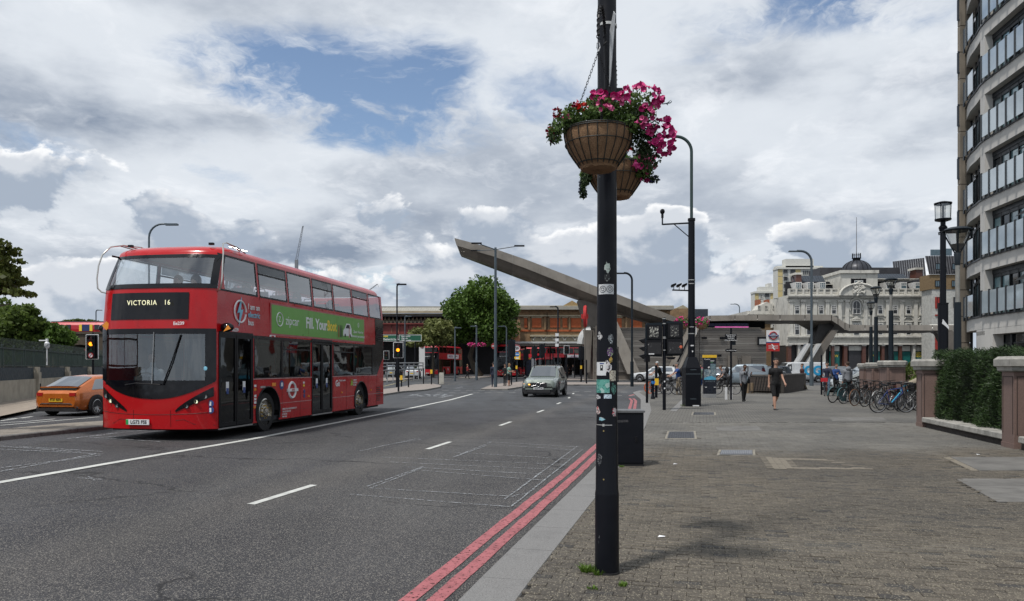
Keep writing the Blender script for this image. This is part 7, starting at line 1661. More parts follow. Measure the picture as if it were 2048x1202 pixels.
# ---- pink granite piers, coping wall and hedge on the right
M_PG = M('pink_granite', (.20, .135, .115), .6, var=.10, scale=40, bmp=.15, grime=.45); M_CAP = M('pier_cap_stone', (.36, .35, .32), .85, var=.16, scale=5, bmp=.4, grime=.55)
def pier(x, y, w_, h, lab, rz=0, capw=.10, octo=False, lampz=None, grp='pink granite piers'):
    t = thing('pier', lab, 'pier', (x, y, 0), rz, grp); a = w_/2; h1 = h-.30
    MB().box(-a, a, -a, a, 0, .10).build('plinth', M_PG, t); MB().box(-a+.012, a-.012, -a+.012, a-.012, .10, h1).build('shaft', M_PG, t)
    for sx, sy in ((0, -1), (-1, 0)):
        b = MB(); e = .05*w_+.03
        if sy: b.box(-a+e, -a+e+.015, -a+.004, -a+.0118, .28, h1-.09).box(a-e-.015, a-e, -a+.004, -a+.0118, .28, h1-.09).box(-a+e+.016, a-e-.016, -a+.004, -a+.0118, h1-.105, h1-.09)
        else: b.box(-a+.004, -a+.0118, -a+e, -a+e+.015, .28, h1-.09).box(-a+.004, -a+.0118, a-e-.015, a-e, .28, h1-.09).box(-a+.004, -a+.0118, -a+e+.016, a-e-.016, h1-.105, h1-.09)
        b.build('panel_moulding', M('groove_dark', (.06, .04, .035), .8), t)
    k = a+capw; lo = [(-a-.02, h1), (-k+.05, h1+.02), (-k+.04, h1+.09), (-k, h1+.11), (-k, h1+.24), (-k+.06, h1+.30)]
    b = MB(); rings = []
    for r, z in lo:
        r = -r
        if octo: c_ = r*.62; rings.append([(r, -c_, z), (r, c_, z), (c_, r, z), (-c_, r, z), (-r, c_, z), (-r, -c_, z), (-c_, -r, z), (c_, -r, z), (r, -c_, z)])
        else: rings.append([(r, -r, z), (r, r, z), (-r, r, z), (-r, -r, z), (r, -r, z)])
    b.grid(rings); b.poly(rings[-1][:-1]).poly(rings[0][:-1]); b.build('cap', M_CAP, t); return t
P1 = Vector((10.05, 14.75, 0)); P2 = Vector((11.12, 20.0, 0)); wd = (P2-P1).normalized(); wrz = math.atan2(-wd.x, wd.y)
pier(P1.x, P1.y, .56, 1.80, 'tall pink granite pier with pale cap at the right edge, nearest the camera', wrz)
pier(P2.x, P2.y, .50, 1.80, 'pink granite pier with pale cap at the far end of the clipped hedge', wrz)
pier(P1.x-wd.x*5.6, P1.y-wd.y*5.6, .56, 1.80, 'pink granite pier just outside the right edge', wrz)
def coping():
    t = thing('garden_wall', 'low wall with pale worn coping stones between the two granite piers under the hedge', 'wall', (0, 0, 0)); n = Vector((wd.y, -wd.x, 0)); a0, L = P1+wd*.30, (P2-P1).length-.56
    for k in range(-4, 4):
        if k < 0: a = P1-wd*5.0+wd*(k+4)*1.15; ln = 1.13
        else: a = a0+wd*(L/4*k); ln = L/4-.012
        c = a+wd*ln; vs = []
        for p in (a, c): vs += [p+n*u+Vector((0, 0, z)) for u, z in ((-.24, .13), (-.26, .15), (-.255, .245), (-.235, .262), (.22, .265), (.22, .13))]
        MB().add(vs, [(i, i+1, i+7, i+6) for i in range(5)]+[(0, 6, 11, 5), tuple(range(6)), tuple(range(6, 12))]).build('coping_stone', M_CAP, t)
    for a, c in ((a0, a0+wd*L), (P1-wd*5, P1-wd*.3)): MB().add([p+n*u+Vector((0, 0, z)) for p in (a, c) for u, z in ((-.16, 0), (-.16, .13), (.2, .13), (.2, 0))], [(0, 1, 5, 4), (1, 2, 6, 5)]).build('wall_base', M('wall_base_dark', (.06, .05, .045), .9), t)
coping()
def hedge():
    t = thing('hedge', 'tall dark green clipped conifer hedge behind the granite piers', 'hedge', (0, 0, 0)); n = Vector((wd.y, -wd.x, 0)); rng = np.random.default_rng(5)
    o0 = P1-wd*5.5; L = (P2-P1).length+5.4; N = 85000
    # points biased to the front, top and end faces
    u = rng.random(N)*L; f = rng.random(N); v = np.where(f < .60, np.abs(rng.normal(size=N))*.14, rng.random(N)*2.4); z = np.where(f < .60, .20+rng.random(N)*1.75, 1.95-np.abs(rng.normal(size=N))*.10); e = f > .88; u = np.where(e, L-np.abs(rng.normal(size=N))*.15, u); z = np.where(e, .2+rng.random(N)*1.75, z)
    bumpy = .09*np.sin(u*2.3+z*1.7)+.06*np.sin(u*5.1-z*3.3)+.05*np.sin(z*6+u*9); v = v+bumpy+.06; z = z+.05*np.sin(u*3.1)*(z > 1.7)+.04*np.sin(u*8.3+v*4)*(z > 1.7)
    p = np.array(o0)[None]+np.outer(u, wd)+np.outer(v, n); p[:, 2] = z
    d = rng.normal(size=(N, 3))*.55+np.array([-n.x*.7, -n.y*.7, .35])+np.array(wd)*.45; d /= np.linalg.norm(d, axis=1, keepdims=True); sd = np.cross(d, rng.normal(size=(N, 3))); sd /= np.linalg.norm(sd, axis=1, keepdims=True); ln = (.045+.065*rng.random(N))[:, None]
    V = np.stack([p-sd*.006, p+d*ln*.5+sd*.008, p+d*ln, p+d*ln*.5-sd*.008], 1).reshape(-1, 3); o = link('foliage', fastmesh('foliage', V, np.arange(N*4).reshape(N, 4), LV['yew']), t); o['kind'] = 'stuff'
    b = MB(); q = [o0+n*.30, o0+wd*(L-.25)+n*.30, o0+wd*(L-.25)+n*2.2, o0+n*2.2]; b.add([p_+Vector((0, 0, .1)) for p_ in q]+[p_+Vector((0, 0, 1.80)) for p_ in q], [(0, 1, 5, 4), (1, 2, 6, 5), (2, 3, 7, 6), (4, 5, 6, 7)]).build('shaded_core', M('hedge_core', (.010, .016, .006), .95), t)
hedge()
# farther piers with torch lamps
def torch(px, ytop, Y, hw_px, hd_px, lab, base=0.0, lower=None):
    x0 = (px-1024)/F*Y; s = Y/F; t = thing('torch_lamp', lab, 'street lamp', (x0, Y, base), 0, 'torch lamps along the forecourt'); H = EYE+(733-ytop)*s-base; hw, hd = hw_px/2*s, hd_px*s
    MB().cyl(0, 0, 0, H*.62, .11, 14, .095).build('lower_post', M_POLEB, t, True); MB().cyl(0, 0, H*.62, H-hd, .06, 12).build('upper_post', M('post_pale', (.32, .31, .28), .4, .5), t, True)
    a = MB()
    for k in range(4): an = PI/4+PI/2*k+.3; a.tube([(.05*math.cos(an), .05*math.sin(an), H-hd*1.12), (.07*math.cos(an), .07*math.sin(an), H-hd*.75), (hw*math.cos(an), hw*math.sin(an), H-.03)], hw*.055, 6)
    a.build('cage', M_POLEB, t, True); MB().lathe([(.07, H-hd*1.15), (.10, H-hd*.78), (.05, H-hd*.7)], seg=14).build('cup', M_POLEB, t, True)
    MB().lathe([(hw*.30, H-hd*.62), (hw*.84, H-.06)], seg=18).build('glass', Mglass('lamp_glass', (.86, .86, .84), .1, .16), t, True); MB().lathe([(hw*.12, H-hd*.72), (hw*.55, H-hd*.48), (.001, H-hd*.46)], seg=16).build('reflector', M('reflector', (.14, .14, .14), .4, .5), t, True)
    MB().lathe([(hw*1.05, H-.05), (hw*1.08, H-.02), (hw*.7, H+.05), (.001, H+.07)], seg=20).build('hood', M_POLEB, t, True); return t
torch(1915, 459, 22, 52, 62, 'largest torch lamp, beside the apartment tower'); torch(1782, 558, 33.6, 23, 27, 'torch lamp standing on the big octagonal pier', 1.8); torch(1752, 575, 38.5, 20, 27, 'torch lamp just left of the one on the octagonal pier', 1.7); torch(1742, 605, 44, 16, 22, 'leftmost and smallest torch lamp', 1.6)
def lantern_post():
    Y = 25.5; x0 = (1886-1024)/F*Y; s = Y/F; t = thing('lantern_column', 'black street lamp with cylindrical glass lantern left of the largest torch lamp', 'street lamp', (x0, Y, 0)); z = lambda py: EYE+(733-py)*s
    MB().cyl(0, 0, 0, z(608), .16, 16).cyl(0, 0, z(608), z(606), .175, 16).cyl(0, 0, z(606), z(462), .10, 14, .09).lathe([(.11, z(462)), (.14, z(455)), (.08, z(450)), (.08, z(444)), (.25, z(441)), (.26, z(438)), (.001, z(437))], seg=16).tube([(-.12, 0, z(470)), (-.15, 0, z(466)), (.2, 0, z(461)), (.24, 0, z(458))], .03, 6).build('post', M_POLE, t, R(35))
    MB().lathe([(.225, z(438)), (.24, z(408))], seg=16).build('glass', MATS['lamp_glass'], t, True); MB().lathe([(.27, z(409)), (.28, z(406)), (.10, z(403)), (.001, z(403))], seg=18).build('hood', M_POLE, t, True)
    b = MB()
    for k in range(4): a = PI/4+PI/2*k; b.tube([(.235*math.cos(a), .235*math.sin(a), z(438)), (.25*math.cos(a), .25*math.sin(a), z(408))], .012, 5)
    b.cyl(0, 0, z(438), z(412), .04, 8).build('cage', M_POLE, t); MB().prism([(-.13, 3.05), (.0, 2.95), (.1, 2.85), (.1, 2.95), (-.1, 3.2)], 1, -.175, -.165).build('torn_sticker', M_PLW, t)
lantern_post()
pier((1784-1024)/F*33, 33, .80, 1.86, 'big granite pier with octagonal cap behind the parked bicycles', 0, .12, True); pier((1752-1024)/F*38, 38, .72, 1.80, 'granite pier with worn round cap left of the big octagonal one', 0, .1, True); pier((1733-1024)/F*43, 43, .60, 1.78, 'farthest granite pier at the left end of the row', 0, .08); pier((1826-1024)/F*40, 40, .60, 1.70, 'partly hidden granite pier behind the crouching man', 0, .1)
for px, py, rx, rz_, Y, lb in ((1808, 735, 20, 16, 37, 'leafy shrub behind the octagonal pier'), (1838, 765, 26, 26, 30, 'bright green shrub beside the crouching man'), (1812, 752, 30, 24, 35, 'shrub between the granite piers')):
    s = Y/F; tree(lb, ((px-1024)*s, Y, 0), (0, 0, EYE+(733-py)*s), 2, rx*s, rz_*s, .075, 'shrub', 2600, int(px), cl=26, trunk=.03, cat='shrub', lowcut=-.9)
MB().box(18.4, 22.5, 36.5, 36.8, 0, .95).build('planter_wall', M_PG, None) and None
tag(bpy.data.objects['planter_wall'], 'low granite planter wall linking the far piers behind the bicycles', 'wall')
# ---- railing wall on the far left
def left_wall():
    t = thing('railing_wall', 'pale stone wall with piers and green railings along the far left pavement', 'wall', (0, 0, 0)); st = M('wall_limestone', (.36, .33, .27), .85, var=.1, scale=2, bmp=.3, grime=.4); nv = M('hoarding_navy', (.016, .030, .040), .6); gr = M('railing_green', (.025, .045, .038), .5)
    z0 = -.14; A = Vector(((68-1024)/F*39.3, 39.3, 0)); d = Vector(((130-1024)/F*46.5, 46.5, 0))-A; L = d.length; d.normalize(); n = Vector((-d.y, d.x, 0)); rz = math.atan2(d.y, d.x)
    for k in range(-4, 6):
        p = A+d*L*k; w_ = .29
        MB().box(-w_, w_, -.28, .28, z0, 1.30).box(-w_+.05, w_-.05, -.23, .23, 1.30, 1.58).box(-.16, .16, .285, .30, .75, 1.2).build('pier', st, t).matrix_local = Matrix.Translation(p) @ Matrix.Rotation(rz, 4, 'Z')
        for j in range(3): MB().cbox(-.08+.08*j, .295 if n.y > 0 else .295, .55, .03, .02, .32).cbox(-.08+.08*j, -.285, .55, .03, .02, .32).build('pier_slot', M_SLATE, t).matrix_local = Matrix.Translation(p) @ Matrix.Rotation(rz, 4, 'Z')
        m = Matrix.Translation(p) @ Matrix.Rotation(rz, 4, 'Z')
        for j in range(2): MB().box(.3+j*(L-.6)/2+.008, .3+(j+1)*(L-.6)/2-.008, -.15, .15, z0, .96).build('wall_block', st, t).matrix_local = m
        MB().box(.3, L-.3, -.05, 0.0, .96, 1.56).build('navy_board', nv, t).matrix_local = m
        b = MB().box(0, L, -.03, .03, 1.60, 1.66).box(0, L, -.03, .03, 2.42, 2.48)
        for q in range(4): x = L*q/4; b.box(x-.04, x+.04, -.04, .04, 1.5, 2.62)
        b.build('railing_frame', gr, t).matrix_local = m
        nb = 44; b = MB()
        for q in range(nb): x = L*(q+.5)/nb; b.box(x-.012, x+.012, -.012, .012, 1.64, 2.44)
        for q in range(60): x = L*(q+.5)/60; b.tube([(x, 0, 2.48), (x-.1, -.45, 2.85)], .006, 3)
        o = b.build('railing_bars', gr, t); o.matrix_local = m; o['kind'] = 'stuff'
    # far footway with kerb
    q = [A-d*40-Vector((0, 3, 0)), A+d*60-Vector((0, 3, 0)), A+d*60+Vector((0, 8, 0)), A-d*40+Vector((0, 8, 0))]
    r = thing('far_footway', 'pale footway in front of the stone railing wall', 'pavement'); r['kind'] = 'structure'
    MB().add([v+Vector((0, 0, .005)) for v in q]+[v+Vector((0, 0, -.3)) for v in q], [(0, 1, 2, 3), (0, 4, 5, 1)]).build('paved_top', M('footway_buff', (.30, .25, .20), .9, grime=.3), r)
    a, c = G(-150, 826), G(75, 819); e = c+(c-a)*.35; dd = Vector((-.25, .97, 0))
    k = [a, c, e, e+dd*.4, c+dd*.5, a+dd*.5]; b = MB().add([Vector((v.x, v.y, -.02)) for v in k]+[Vector((v.x, v.y, -.25)) for v in k], [tuple(range(6))]+[(i, (i+1) % 6, 6+(i+1) % 6, 6+i) for i in range(6)]); b.build('lane_divider_kerb', M_KD, r)
left_wall()
t = thing('security_camera', 'white dome camera on the railings behind the orange car', 'camera', W(94, 690, 41)); MB().ball((0, 0, 0), (.14, .14, .2), 10, 8).cbox(-.22, 0, .25, .4, .06, .06).cbox(0, 0, .27, .10, .1, .15).build('housing', M_PLW, t, True); MB().cyl(0, 0, -1.1, -.15, .03, 8).build('stalk', M_PLW, t)
# pieces in the air: airliner and two tower cranes far off
t = thing('airliner', 'tiny airliner in the sky right of the pink flowers', 'aeroplane', W(1333, 207, 900)); t.rotation_euler = (0, R(-7), 0); a = M('airliner_grey', (.10, .13, .15), .5)
MB().tube([(-5.6, 0, 0), (-4.6, 0, .1), (4.6, 0, .3), (6, 0, .6)], [.2, .75, .75, .15], 8).build('fuselage', a, t, True); MB().add([(-.8, 0, -.1), (1.2, 0, -.1), (4.0, -9, .6), (3.2, -9, .6), (4, 9, .6), (3.2, 9, .6)], [(0, 1, 2, 3), (0, 5, 4, 1)]).build('wing', a, t); MB().add([(4.6, 0, .4), (6.2, 0, .5), (7, 0, 2.4), (6.2, 0, 2.4)], [(0, 1, 2, 3)]).build('tail_fin', a, t)
def crane(p0, p1, Y, lab, jib):
    a, b_ = W(*p0, Y), W(*p1, Y); t = thing('tower_crane', lab, 'crane', (a.x, Y, 0)); c = M('crane_grey', (.20, .21, .23), .6); b = MB(); o = Vector((a.x, Y, 0)); w_ = .6
    for s in (-1, 1): b.tube([a-o+Vector((s*w_, 0, 0)), b_-o+Vector((s*w_*.4, 0, 0))], .14, 4)
    for k in range(14): q, r = k/14, (k+1)/14; b.tube([(a-o)*(1-q)+(b_-o)*q+Vector(((-1)**k*w_*.8, 0, 0)), (a-o)*(1-r)+(b_-o)*r-Vector(((-1)**k*w_*.8, 0, 0))], .08, 4)
    b.build('jib', c, t); MB().box(-.8, .8, -.8, .8, 0, a.z).build('mast', c, t); j = W(*jib, Y)-o; MB().tube([b_-o, j], .10, 4).build('hook_line', c, t)
crane((593, 520), (606, 452), 420, 'distant luffing crane above the roof of the large bus', (601, 470)); crane((728, 588), (755, 568), 500, 'small distant crane right of the bus roof', (757, 574))
# ================================================================ CARS
ST = {'suv': [(0, .30, .50, .56, .84, .78), (.015, .22, .60, .64, .94, .86), (.05, .2, .64, .93, .98, .72), (.11, .2, .63, .985, 1, .74), (.36, .2, .61, 1, 1, .75), (.54, .2, .60, .97, 1, .73), (.70, .2, .585, .625, 1, .82), (.86, .2, .55, .60, .98, .80), (.965, .2, .47, .54, .92, .76), (1, .28, .36, .44, .80, .66)],
      'hatch': [(0, .28, .50, .55, .80, .74), (.02, .20, .58, .62, .92, .82), (.07, .18, .62, .72, .97, .74), (.26, .18, .62, .965, 1, .66), (.42, .18, .61, 1, 1, .67), (.56, .18, .60, .975, 1, .66), (.80, .18, .57, .60, 1, .80), (.91, .2, .51, .55, .96, .76), (.97, .22, .44, .50, .90, .72), (1, .28, .36, .42, .78, .62)],
      'van': [(0, .22, .50, .97, .94, .86), (.01, .2, .52, .995, .97, .87), (.05, .18, .52, 1, 1, .88), (.40, .18, .52, 1, 1, .88), (.70, .18, .52, 1, 1, .88), (.76, .18, .52, .97, 1, .84), (.90, .18, .50, .56, 1, .84), (.96, .2, .44, .50, .95, .8), (1, .26, .32, .40, .84, .7)]}
M_BLKP = M('plastic_dark', (.02, .02, .022), .6); M_CARGL = Mglass('car_glass', (.10, .12, .13), .03, .32)
def car(lab, loc, heading, L, Wd, H, kind, col, plate=None, roofglass=False, grp=None, cat='car', dark_rear=False):
    """heading: direction of travel in degrees from +y, anticlockwise; origin under the middle"""
    t = thing('parked_car' if cat == 'car' else 'van', lab, cat, loc, R(heading), grp); S = ST[kind]; P = []; hw = Wd/2
    def sec(s):
        tt, zb, zs, zt, ws, wt = s; y = (tt-.5)*L; zb, zs, zt = zb*H*.85, zs*H, zt*H; w_ = ws*hw; wt_ = wt*hw
        h = [(w_*.90, zb), (w_*.985, zb+.10*H), (w_, zb+.45*(zs-zb)), (w_*.985, zs-.05*H), (w_*.95, zs), (wt_+(w_*.95-wt_)*.10, zs+(zt-zs)*.9), (wt_*.93, zt-.004), (wt_*.5, zt+.008*H)]
        return [(x, y, z) for x, z in h]+[(-x, y, z) for x, z in h[::-1]]
    Q = [sec(s) for s in S]; b = MB().grid(Q); b.poly(Q[0]).poly(Q[-1]); bd = b.build('body', col, t, R(32))
    def lerp(a, c, f): return tuple(p+(q-p)*f for p, q in zip(a, c))
    ir = next(i for i, s in enumerate(S) if s[3] >= .96); jr = max(i for i, s in enumerate(S) if s[3] >= .96); wb = jr+1
    for sd in (0, 1):
        idx = (4, 5) if sd == 0 else (11, 10); e = .006 if sd == 0 else -.006
        def pt(i, f): p = lerp(Q[i][idx[0]], Q[i][idx[1]], f); return (p[0]+e*2, p[1], p[2])
        if kind == 'van': segs = [((jr-1, .12), (jr, .12), (wb, .0))]; 
        i0 = ir if kind != 'van' else jr-1; lo = [pt(i, .12) for i in range(i0, jr+1)]+[lerp(pt(jr, .12), pt(wb, .12), .80)]; hi = [pt(i, .90) for i in range(i0, jr+1)]+[lerp(pt(jr, .9), pt(wb, .9), .22)]
        if kind != 'van': lo = [lerp(pt(ir, .12), pt(ir-1, .12), .55)]+lo; hi = [lerp(pt(ir, .9), pt(ir-1, .9), .1)]+hi
        MB().grid([lo, hi]).build('side_window', M_CARGL, t)
        pl = MB()
        for k in range(1, len(lo)-1):
            if k == len(lo)//2 or kind == 'van': continue
        mi = len(lo)//2; a, c = lo[mi], hi[mi]; sx = 1 if sd == 0 else -1; pl.add([(p[0]+sx*.006, p[1]+dy, p[2]) for p in (a, c) for dy in (-.045, .045)], [(0, 1, 3, 2)]); pl.build('door_pillar', M_BLKP, t)
        ym = (Q[wb][0][1]+Q[jr][0][1])/2; zm = S[wb][2]*H+.06; MB().ball((sx*(hw+.10), ym, zm), (.10, .07, .075), 10, 6).build('wing_mirror', M_BLKP, t, True)
        for yy in (-.02, .22): MB().cbox(sx*(hw*1.0+.004), yy*L, S[4][2]*H-.16, .02, .16, .025).build('door_handle', col, t)
    wm = wb; f0, f1 = (.06, .92)
    for (a, c, nm, e) in ((jr, wb, 'windscreen', 1), (ir, ir-1, 'rear_window', -1)):
        if kind == 'van' and e < 0: continue
        A, B = Q[a], Q[c]; rows = []
        for f in ((.05, .5, .97) if e > 0 else (.05, .5, 1.0)): p, q = lerp(A[6], B[6], f), lerp(A[9], B[9], f); m_ = lerp(A[7], B[7], f); m2 = lerp(A[8], B[8], f); k = .02; rows.append([(p[0]*.98, p[1]+e*k, p[2]+k*.7), (m_[0], m_[1]+e*k, m_[2]+k), (m2[0], m2[1]+e*k, m2[2]+k), (q[0]*.98, q[1]+e*k, q[2]+k*.7)])
        MB().grid(rows).build(nm, M_CARGL, t)
    # wheels and arches
    rw = .235*H if kind != 'van' else .17*H
    for yy in (-.305*L, .315*L):
        for s in (-1, 1):
            b = MB(); b.lathe([(rw*1.20, s*(hw+.006)), (rw*1.20, s*(hw-.25)), (.01, s*(hw-.25))], (0, yy, rw), 24, 0, PI, 0); b.lathe([(rw*1.23, s*(hw+.002)), (rw*1.10, s*(hw+.010)), (.01, s*(hw+.008))], (0, yy, rw), 24, -.35, PI+.35, 0); b.build('wheel_arch', M_BLKP, t)
            wheel(t, s*(hw-.085), yy, rw, .215, 'car', s)
    MB().box(-hw*.86, hw*.86, -.47*L, .47*L, .16, .30).build('underside', M_RUB, t)
    y1, y0 = L/2, -L/2; fz = lambda f: f*H
    def fb(nm, mt, x0, x1, z0, z1, front=True, dy=.01, dep=.05):
        y = (y1+dy) if front else (y0-dy); return MB().box(x0, x1, min(y, y-(dep if front else -dep)), max(y, y-(dep if front else -dep)), z0, z1).build(nm, mt, t)
    if kind == 'suv' or kind == 'van' or kind == 'hatch':
        g0, g1 = (.33, .46) if kind != 'van' else (.26, .34)
        fb('grille', M_BLKP, -hw*.46, hw*.46, fz(g0), fz(g1), True, .03, .1); fb('lower_intake', M_BLKP, -hw*.66, hw*.66, fz(.15), fz(.24), True, .03, .1)
        for s in (-1, 1):
            x0, x1 = sorted((s*hw*.50, s*hw*.84)); h = MB().add([(x0, y1-.02 if s > 0 else y1-.14, fz(.40)), (x1, y1-.14 if s > 0 else y1-.02, fz(.40)), (x1, y1-.16 if s > 0 else y1-.03, fz(.475)), (x0, y1-.03 if s > 0 else y1-.16, fz(.475)), (x0, y1-.25, fz(.40)), (x1, y1-.25, fz(.40)), (x1, y1-.25, fz(.475)), (x0, y1-.25, fz(.475))], [(0, 1, 2, 3), (0, 4, 5, 1), (3, 2, 6, 7), (0, 3, 7, 4), (1, 5, 6, 2)]); h.build('headlight', M_LAMP, t)
            x0, x1 = sorted((s*hw*.56, s*hw*(.92 if kind != 'hatch' else .80))); fb('tail_light', M_TAIL, x0, x1, fz(.50), fz(.58), False, .012, .12)
        fb('front_bumper_lip', M_BLKP, -hw*.84, hw*.84, fz(.11), fz(.16), True, .0, .15); fb('rear_bumper_lip', M_BLKP, -hw*.84, hw*.84, fz(.13), fz(.20), False, .0, .15)
        pl = fb('number_plate', M_PLW, -.26, .26, fz(.245), fz(.245)+.11, True, .045, .02)
        if plate: text(plate, .10, M_BLK, pl, face_mtx((0, y1+.05, fz(.245)+.055), (-1, 0, 0), (0, 0, 1)), 'plate_text', bold=.02)
        fb('number_plate', M_PLY, -.26, .26, fz(.36), fz(.36)+.11, False, .02, .03)
    return t
PT = lambda n, c: M(n, c, .25, .25, .04, 1, coat=.7)
t = thing('crash_barrier', 'pale metal crash barrier beside the underpass slip road', 'barrier', (0, 0, 0)); p0, p1 = W(762, 741, 74), W(846, 738, 88)
for dz in (0, .38, .72): MB().tube([p0+Vector((0, 0, dz)), p1+Vector((0, 0, dz))], .075, 6).build('rail', M_GREYIN, t)
for k in range(9): q = p0+(p1-p0)*k/8; MB().box(q.x-.05, q.x+.05, q.y, q.y+.1, -.1, q.z+.8).build('barrier_post', M_GREYIN, t)
t = thing('bus_stop_totem', 'tall white bus stop totem with red ring at the left of the far red bus', 'bus stop', (W(844, 733, 104).x, 104, gz(-12, 104))); MB().box(-.4, .4, -.08, .08, 0, 4.7).build('panel', M_PLW, t); MB().tube([(.24*math.cos(2*PI*k/16), -.1, 4.2+.24*math.sin(2*PI*k/16)) for k in range(16)], .05, 5, closed=True).build('ring', M_TAIL, t)
g = W(1091, 733, 41.2); g.z = gz(g.x, g.y); cv = PT('paint_sage', (.20, .235, .21))
vo = car('sage grey-green SUV driving towards the camera in the middle of the junction', g, 168, 4.44, 1.87, 1.66, 'suv', cv, 'YK24 KWJ'); vo.name = 'suv'
b = MB().tube([(.10*math.cos(2*PI*k/20), 2.29, .66+.10*math.sin(2*PI*k/20)) for k in range(20)], .011, 6, closed=True).tube([(.36, 2.29, .58), (.12, 2.29, .63)], .008, 5).tube([(-.10, 2.29, .70), (-.32, 2.29, .75)], .008, 5); b.build('grille_emblem', M_SIL, vo)
for s in (-1, 1): MB().tube([(s*.62, -1.5, 1.64), (s*.63, -.2, 1.70), (s*.60, .3, 1.66)], .02, 6).build('roof_rail', M_BLKP, vo)
MB().add([(.44, 2.26, .63), (.80, 2.12, .65), (.80, 2.12, .71), (.44, 2.26, .69)], [(0, 1, 2, 3)]).build('lit_indicator', M('indicator_lit', (1, .4, .05), .3, emit=(1, .42, .06), estr=2.0), vo)
for s in (-1, 1): MB().add([(s*.60, 2.235, .28), (s*.86, 2.08, .26), (s*.86, 2.08, .48), (s*.70, 2.20, .44)], [(0, 1, 2, 3)]).build('bumper_vent', M_BLKP, vo)
oc = car('orange hatchback driving away on the far carriageway left of the large bus', (-15.35, 27.9, -.12), -9, 4.27, 1.84, 1.41, 'hatch', PT('paint_orange', (.52, .13, .012))); oc.name = 'hatchback'; 
MB().box(-.52, .52, -2.09, -2.02, .74, .82).build('rear_light_bar', M_TAIL, oc); MB().box(-.70, .70, -2.02, -1.72, .985, 1.02).build('rear_spoiler', MATS['paint_orange'], oc); MB().box(-.68, .68, -2.035, -1.98, .90, .985).build('lower_rear_window', M_CARGL, oc)
text('ET57 EZO', .10, M_BLK, oc, FRONT(0, -2.162, .585), 'plate_text', bold=.02); MB().box(-.62, .62, -2.10, -2.02, .27, .42).build('rear_diffuser', M('orange_dark', (.10, .03, .01), .5), oc); MB().tube([(-.80, -2.06, .30), (-.55, -2.145, .44), (.55, -2.145, .44), (.80, -2.06, .30)], .02, 6).build('bumper_trim', M_BLKP, oc)
def cr(lab, px, py, Y, hd, L, Wd, H, kind, mt, **k): p = W(px, py, Y); p.z = gz(p.x, Y) if Y < 60 or True else 0; return car(lab, p, hd, L, Wd, H, kind, mt, **k)
WHT = PT('paint_white', (.60, .62, .63)); SLV = PT('paint_silver', (.34, .37, .38)); REDP = PT('paint_red', (.30, .02, .03)); DK = PT('paint_dark', (.025, .032, .042))
cr('white crossover facing left behind the traffic signals', 1311, 733, 78, 68, 4.6, 1.84, 1.60, 'suv', WHT); cr('dark red hatchback behind the cyclists', 1385, 733, 77, 80, 4.2, 1.78, 1.55, 'hatch', REDP)
cr('grey estate car mostly hidden behind the map totem', 1432, 733, 70, 75, 4.5, 1.8, 1.55, 'suv', SLV); cr('silver people carrier behind the woman in the grey hoodie', 1478, 733, 60, 74, 4.7, 1.9, 1.80, 'suv', PT('paint_bluegrey', (.20, .25, .29))); cr('dark blue estate car behind the low brick wall', 1527, 733, 66, 78, 4.6, 1.85, 1.66, 'suv', DK)
vn = cr('white van with big blue letters behind the man in black', 1597, 733, 76, 92, 5.3, 2.05, 2.02, 'van', WHT, cat='van'); text('ICG', 1.25, M('blue_letter', (.02, .33, .62), .5), vn, face_mtx((-1.045, -.90, 1.15), (0, -1, 0), (0, 0, 1)), 'big_lettering', bold=.05)
cr('grey car right of the white van', 1653, 733, 80, 88, 4.4, 1.8, 1.6, 'suv', PT('paint_grey', (.12, .13, .135))); cr('silver saloon behind the people in hoodies', 1722, 733, 47, 96, 4.5, 1.8, 1.5, 'hatch', SLV); cr('pale car with roof bars behind the silver saloon', 1722, 733, 66, 90, 4.5, 1.8, 1.62, 'suv', SLV)
cr('white car on the slip road behind the near island posts', 826, 733, 92, 5, 4.4, 1.8, 1.6, 'hatch', WHT); cr('silver car driving into the underpass behind the large bus', 792, 733, 96, -5, 4.4, 1.8, 1.6, 'suv', SLV)
# other buses, seen smaller: same builder, simpler fit-out
Yb = 100; make_bus('far red double-decker bus with white advert standing left of the plane tree', ((860-1024)/F*106, 106, gz(-9, 106)), -math.radians(15), False, 10.3, '185 LEWISHAM'[4:], '436', ('HERCULES', 'THE MUSICAL'), True, 'buses at the bus station')
make_bus('black-fronted bus number 36 behind the waiting people', ((1013-1024)/F*98, 98, gz(0, 98)), -math.radians(9), False, 10.3, 'Queens Park', '36', None, True, 'buses at the bus station')
make_bus('red double-decker bus behind the shelter posts above the green car', ((1082-1024)/F*112, 112, gz(3, 112)), -math.radians(62), False, 10.3, '', '', ('AVAGO', 'THE SHOW'), False, 'buses at the bus station')
make_bus('red bus facing right beside the foreground column behind the signals', ((1146-1024)/F*116, 116, gz(3, 116)), math.radians(70), False, 10.3, '', '', None, False, 'buses at the bus station')

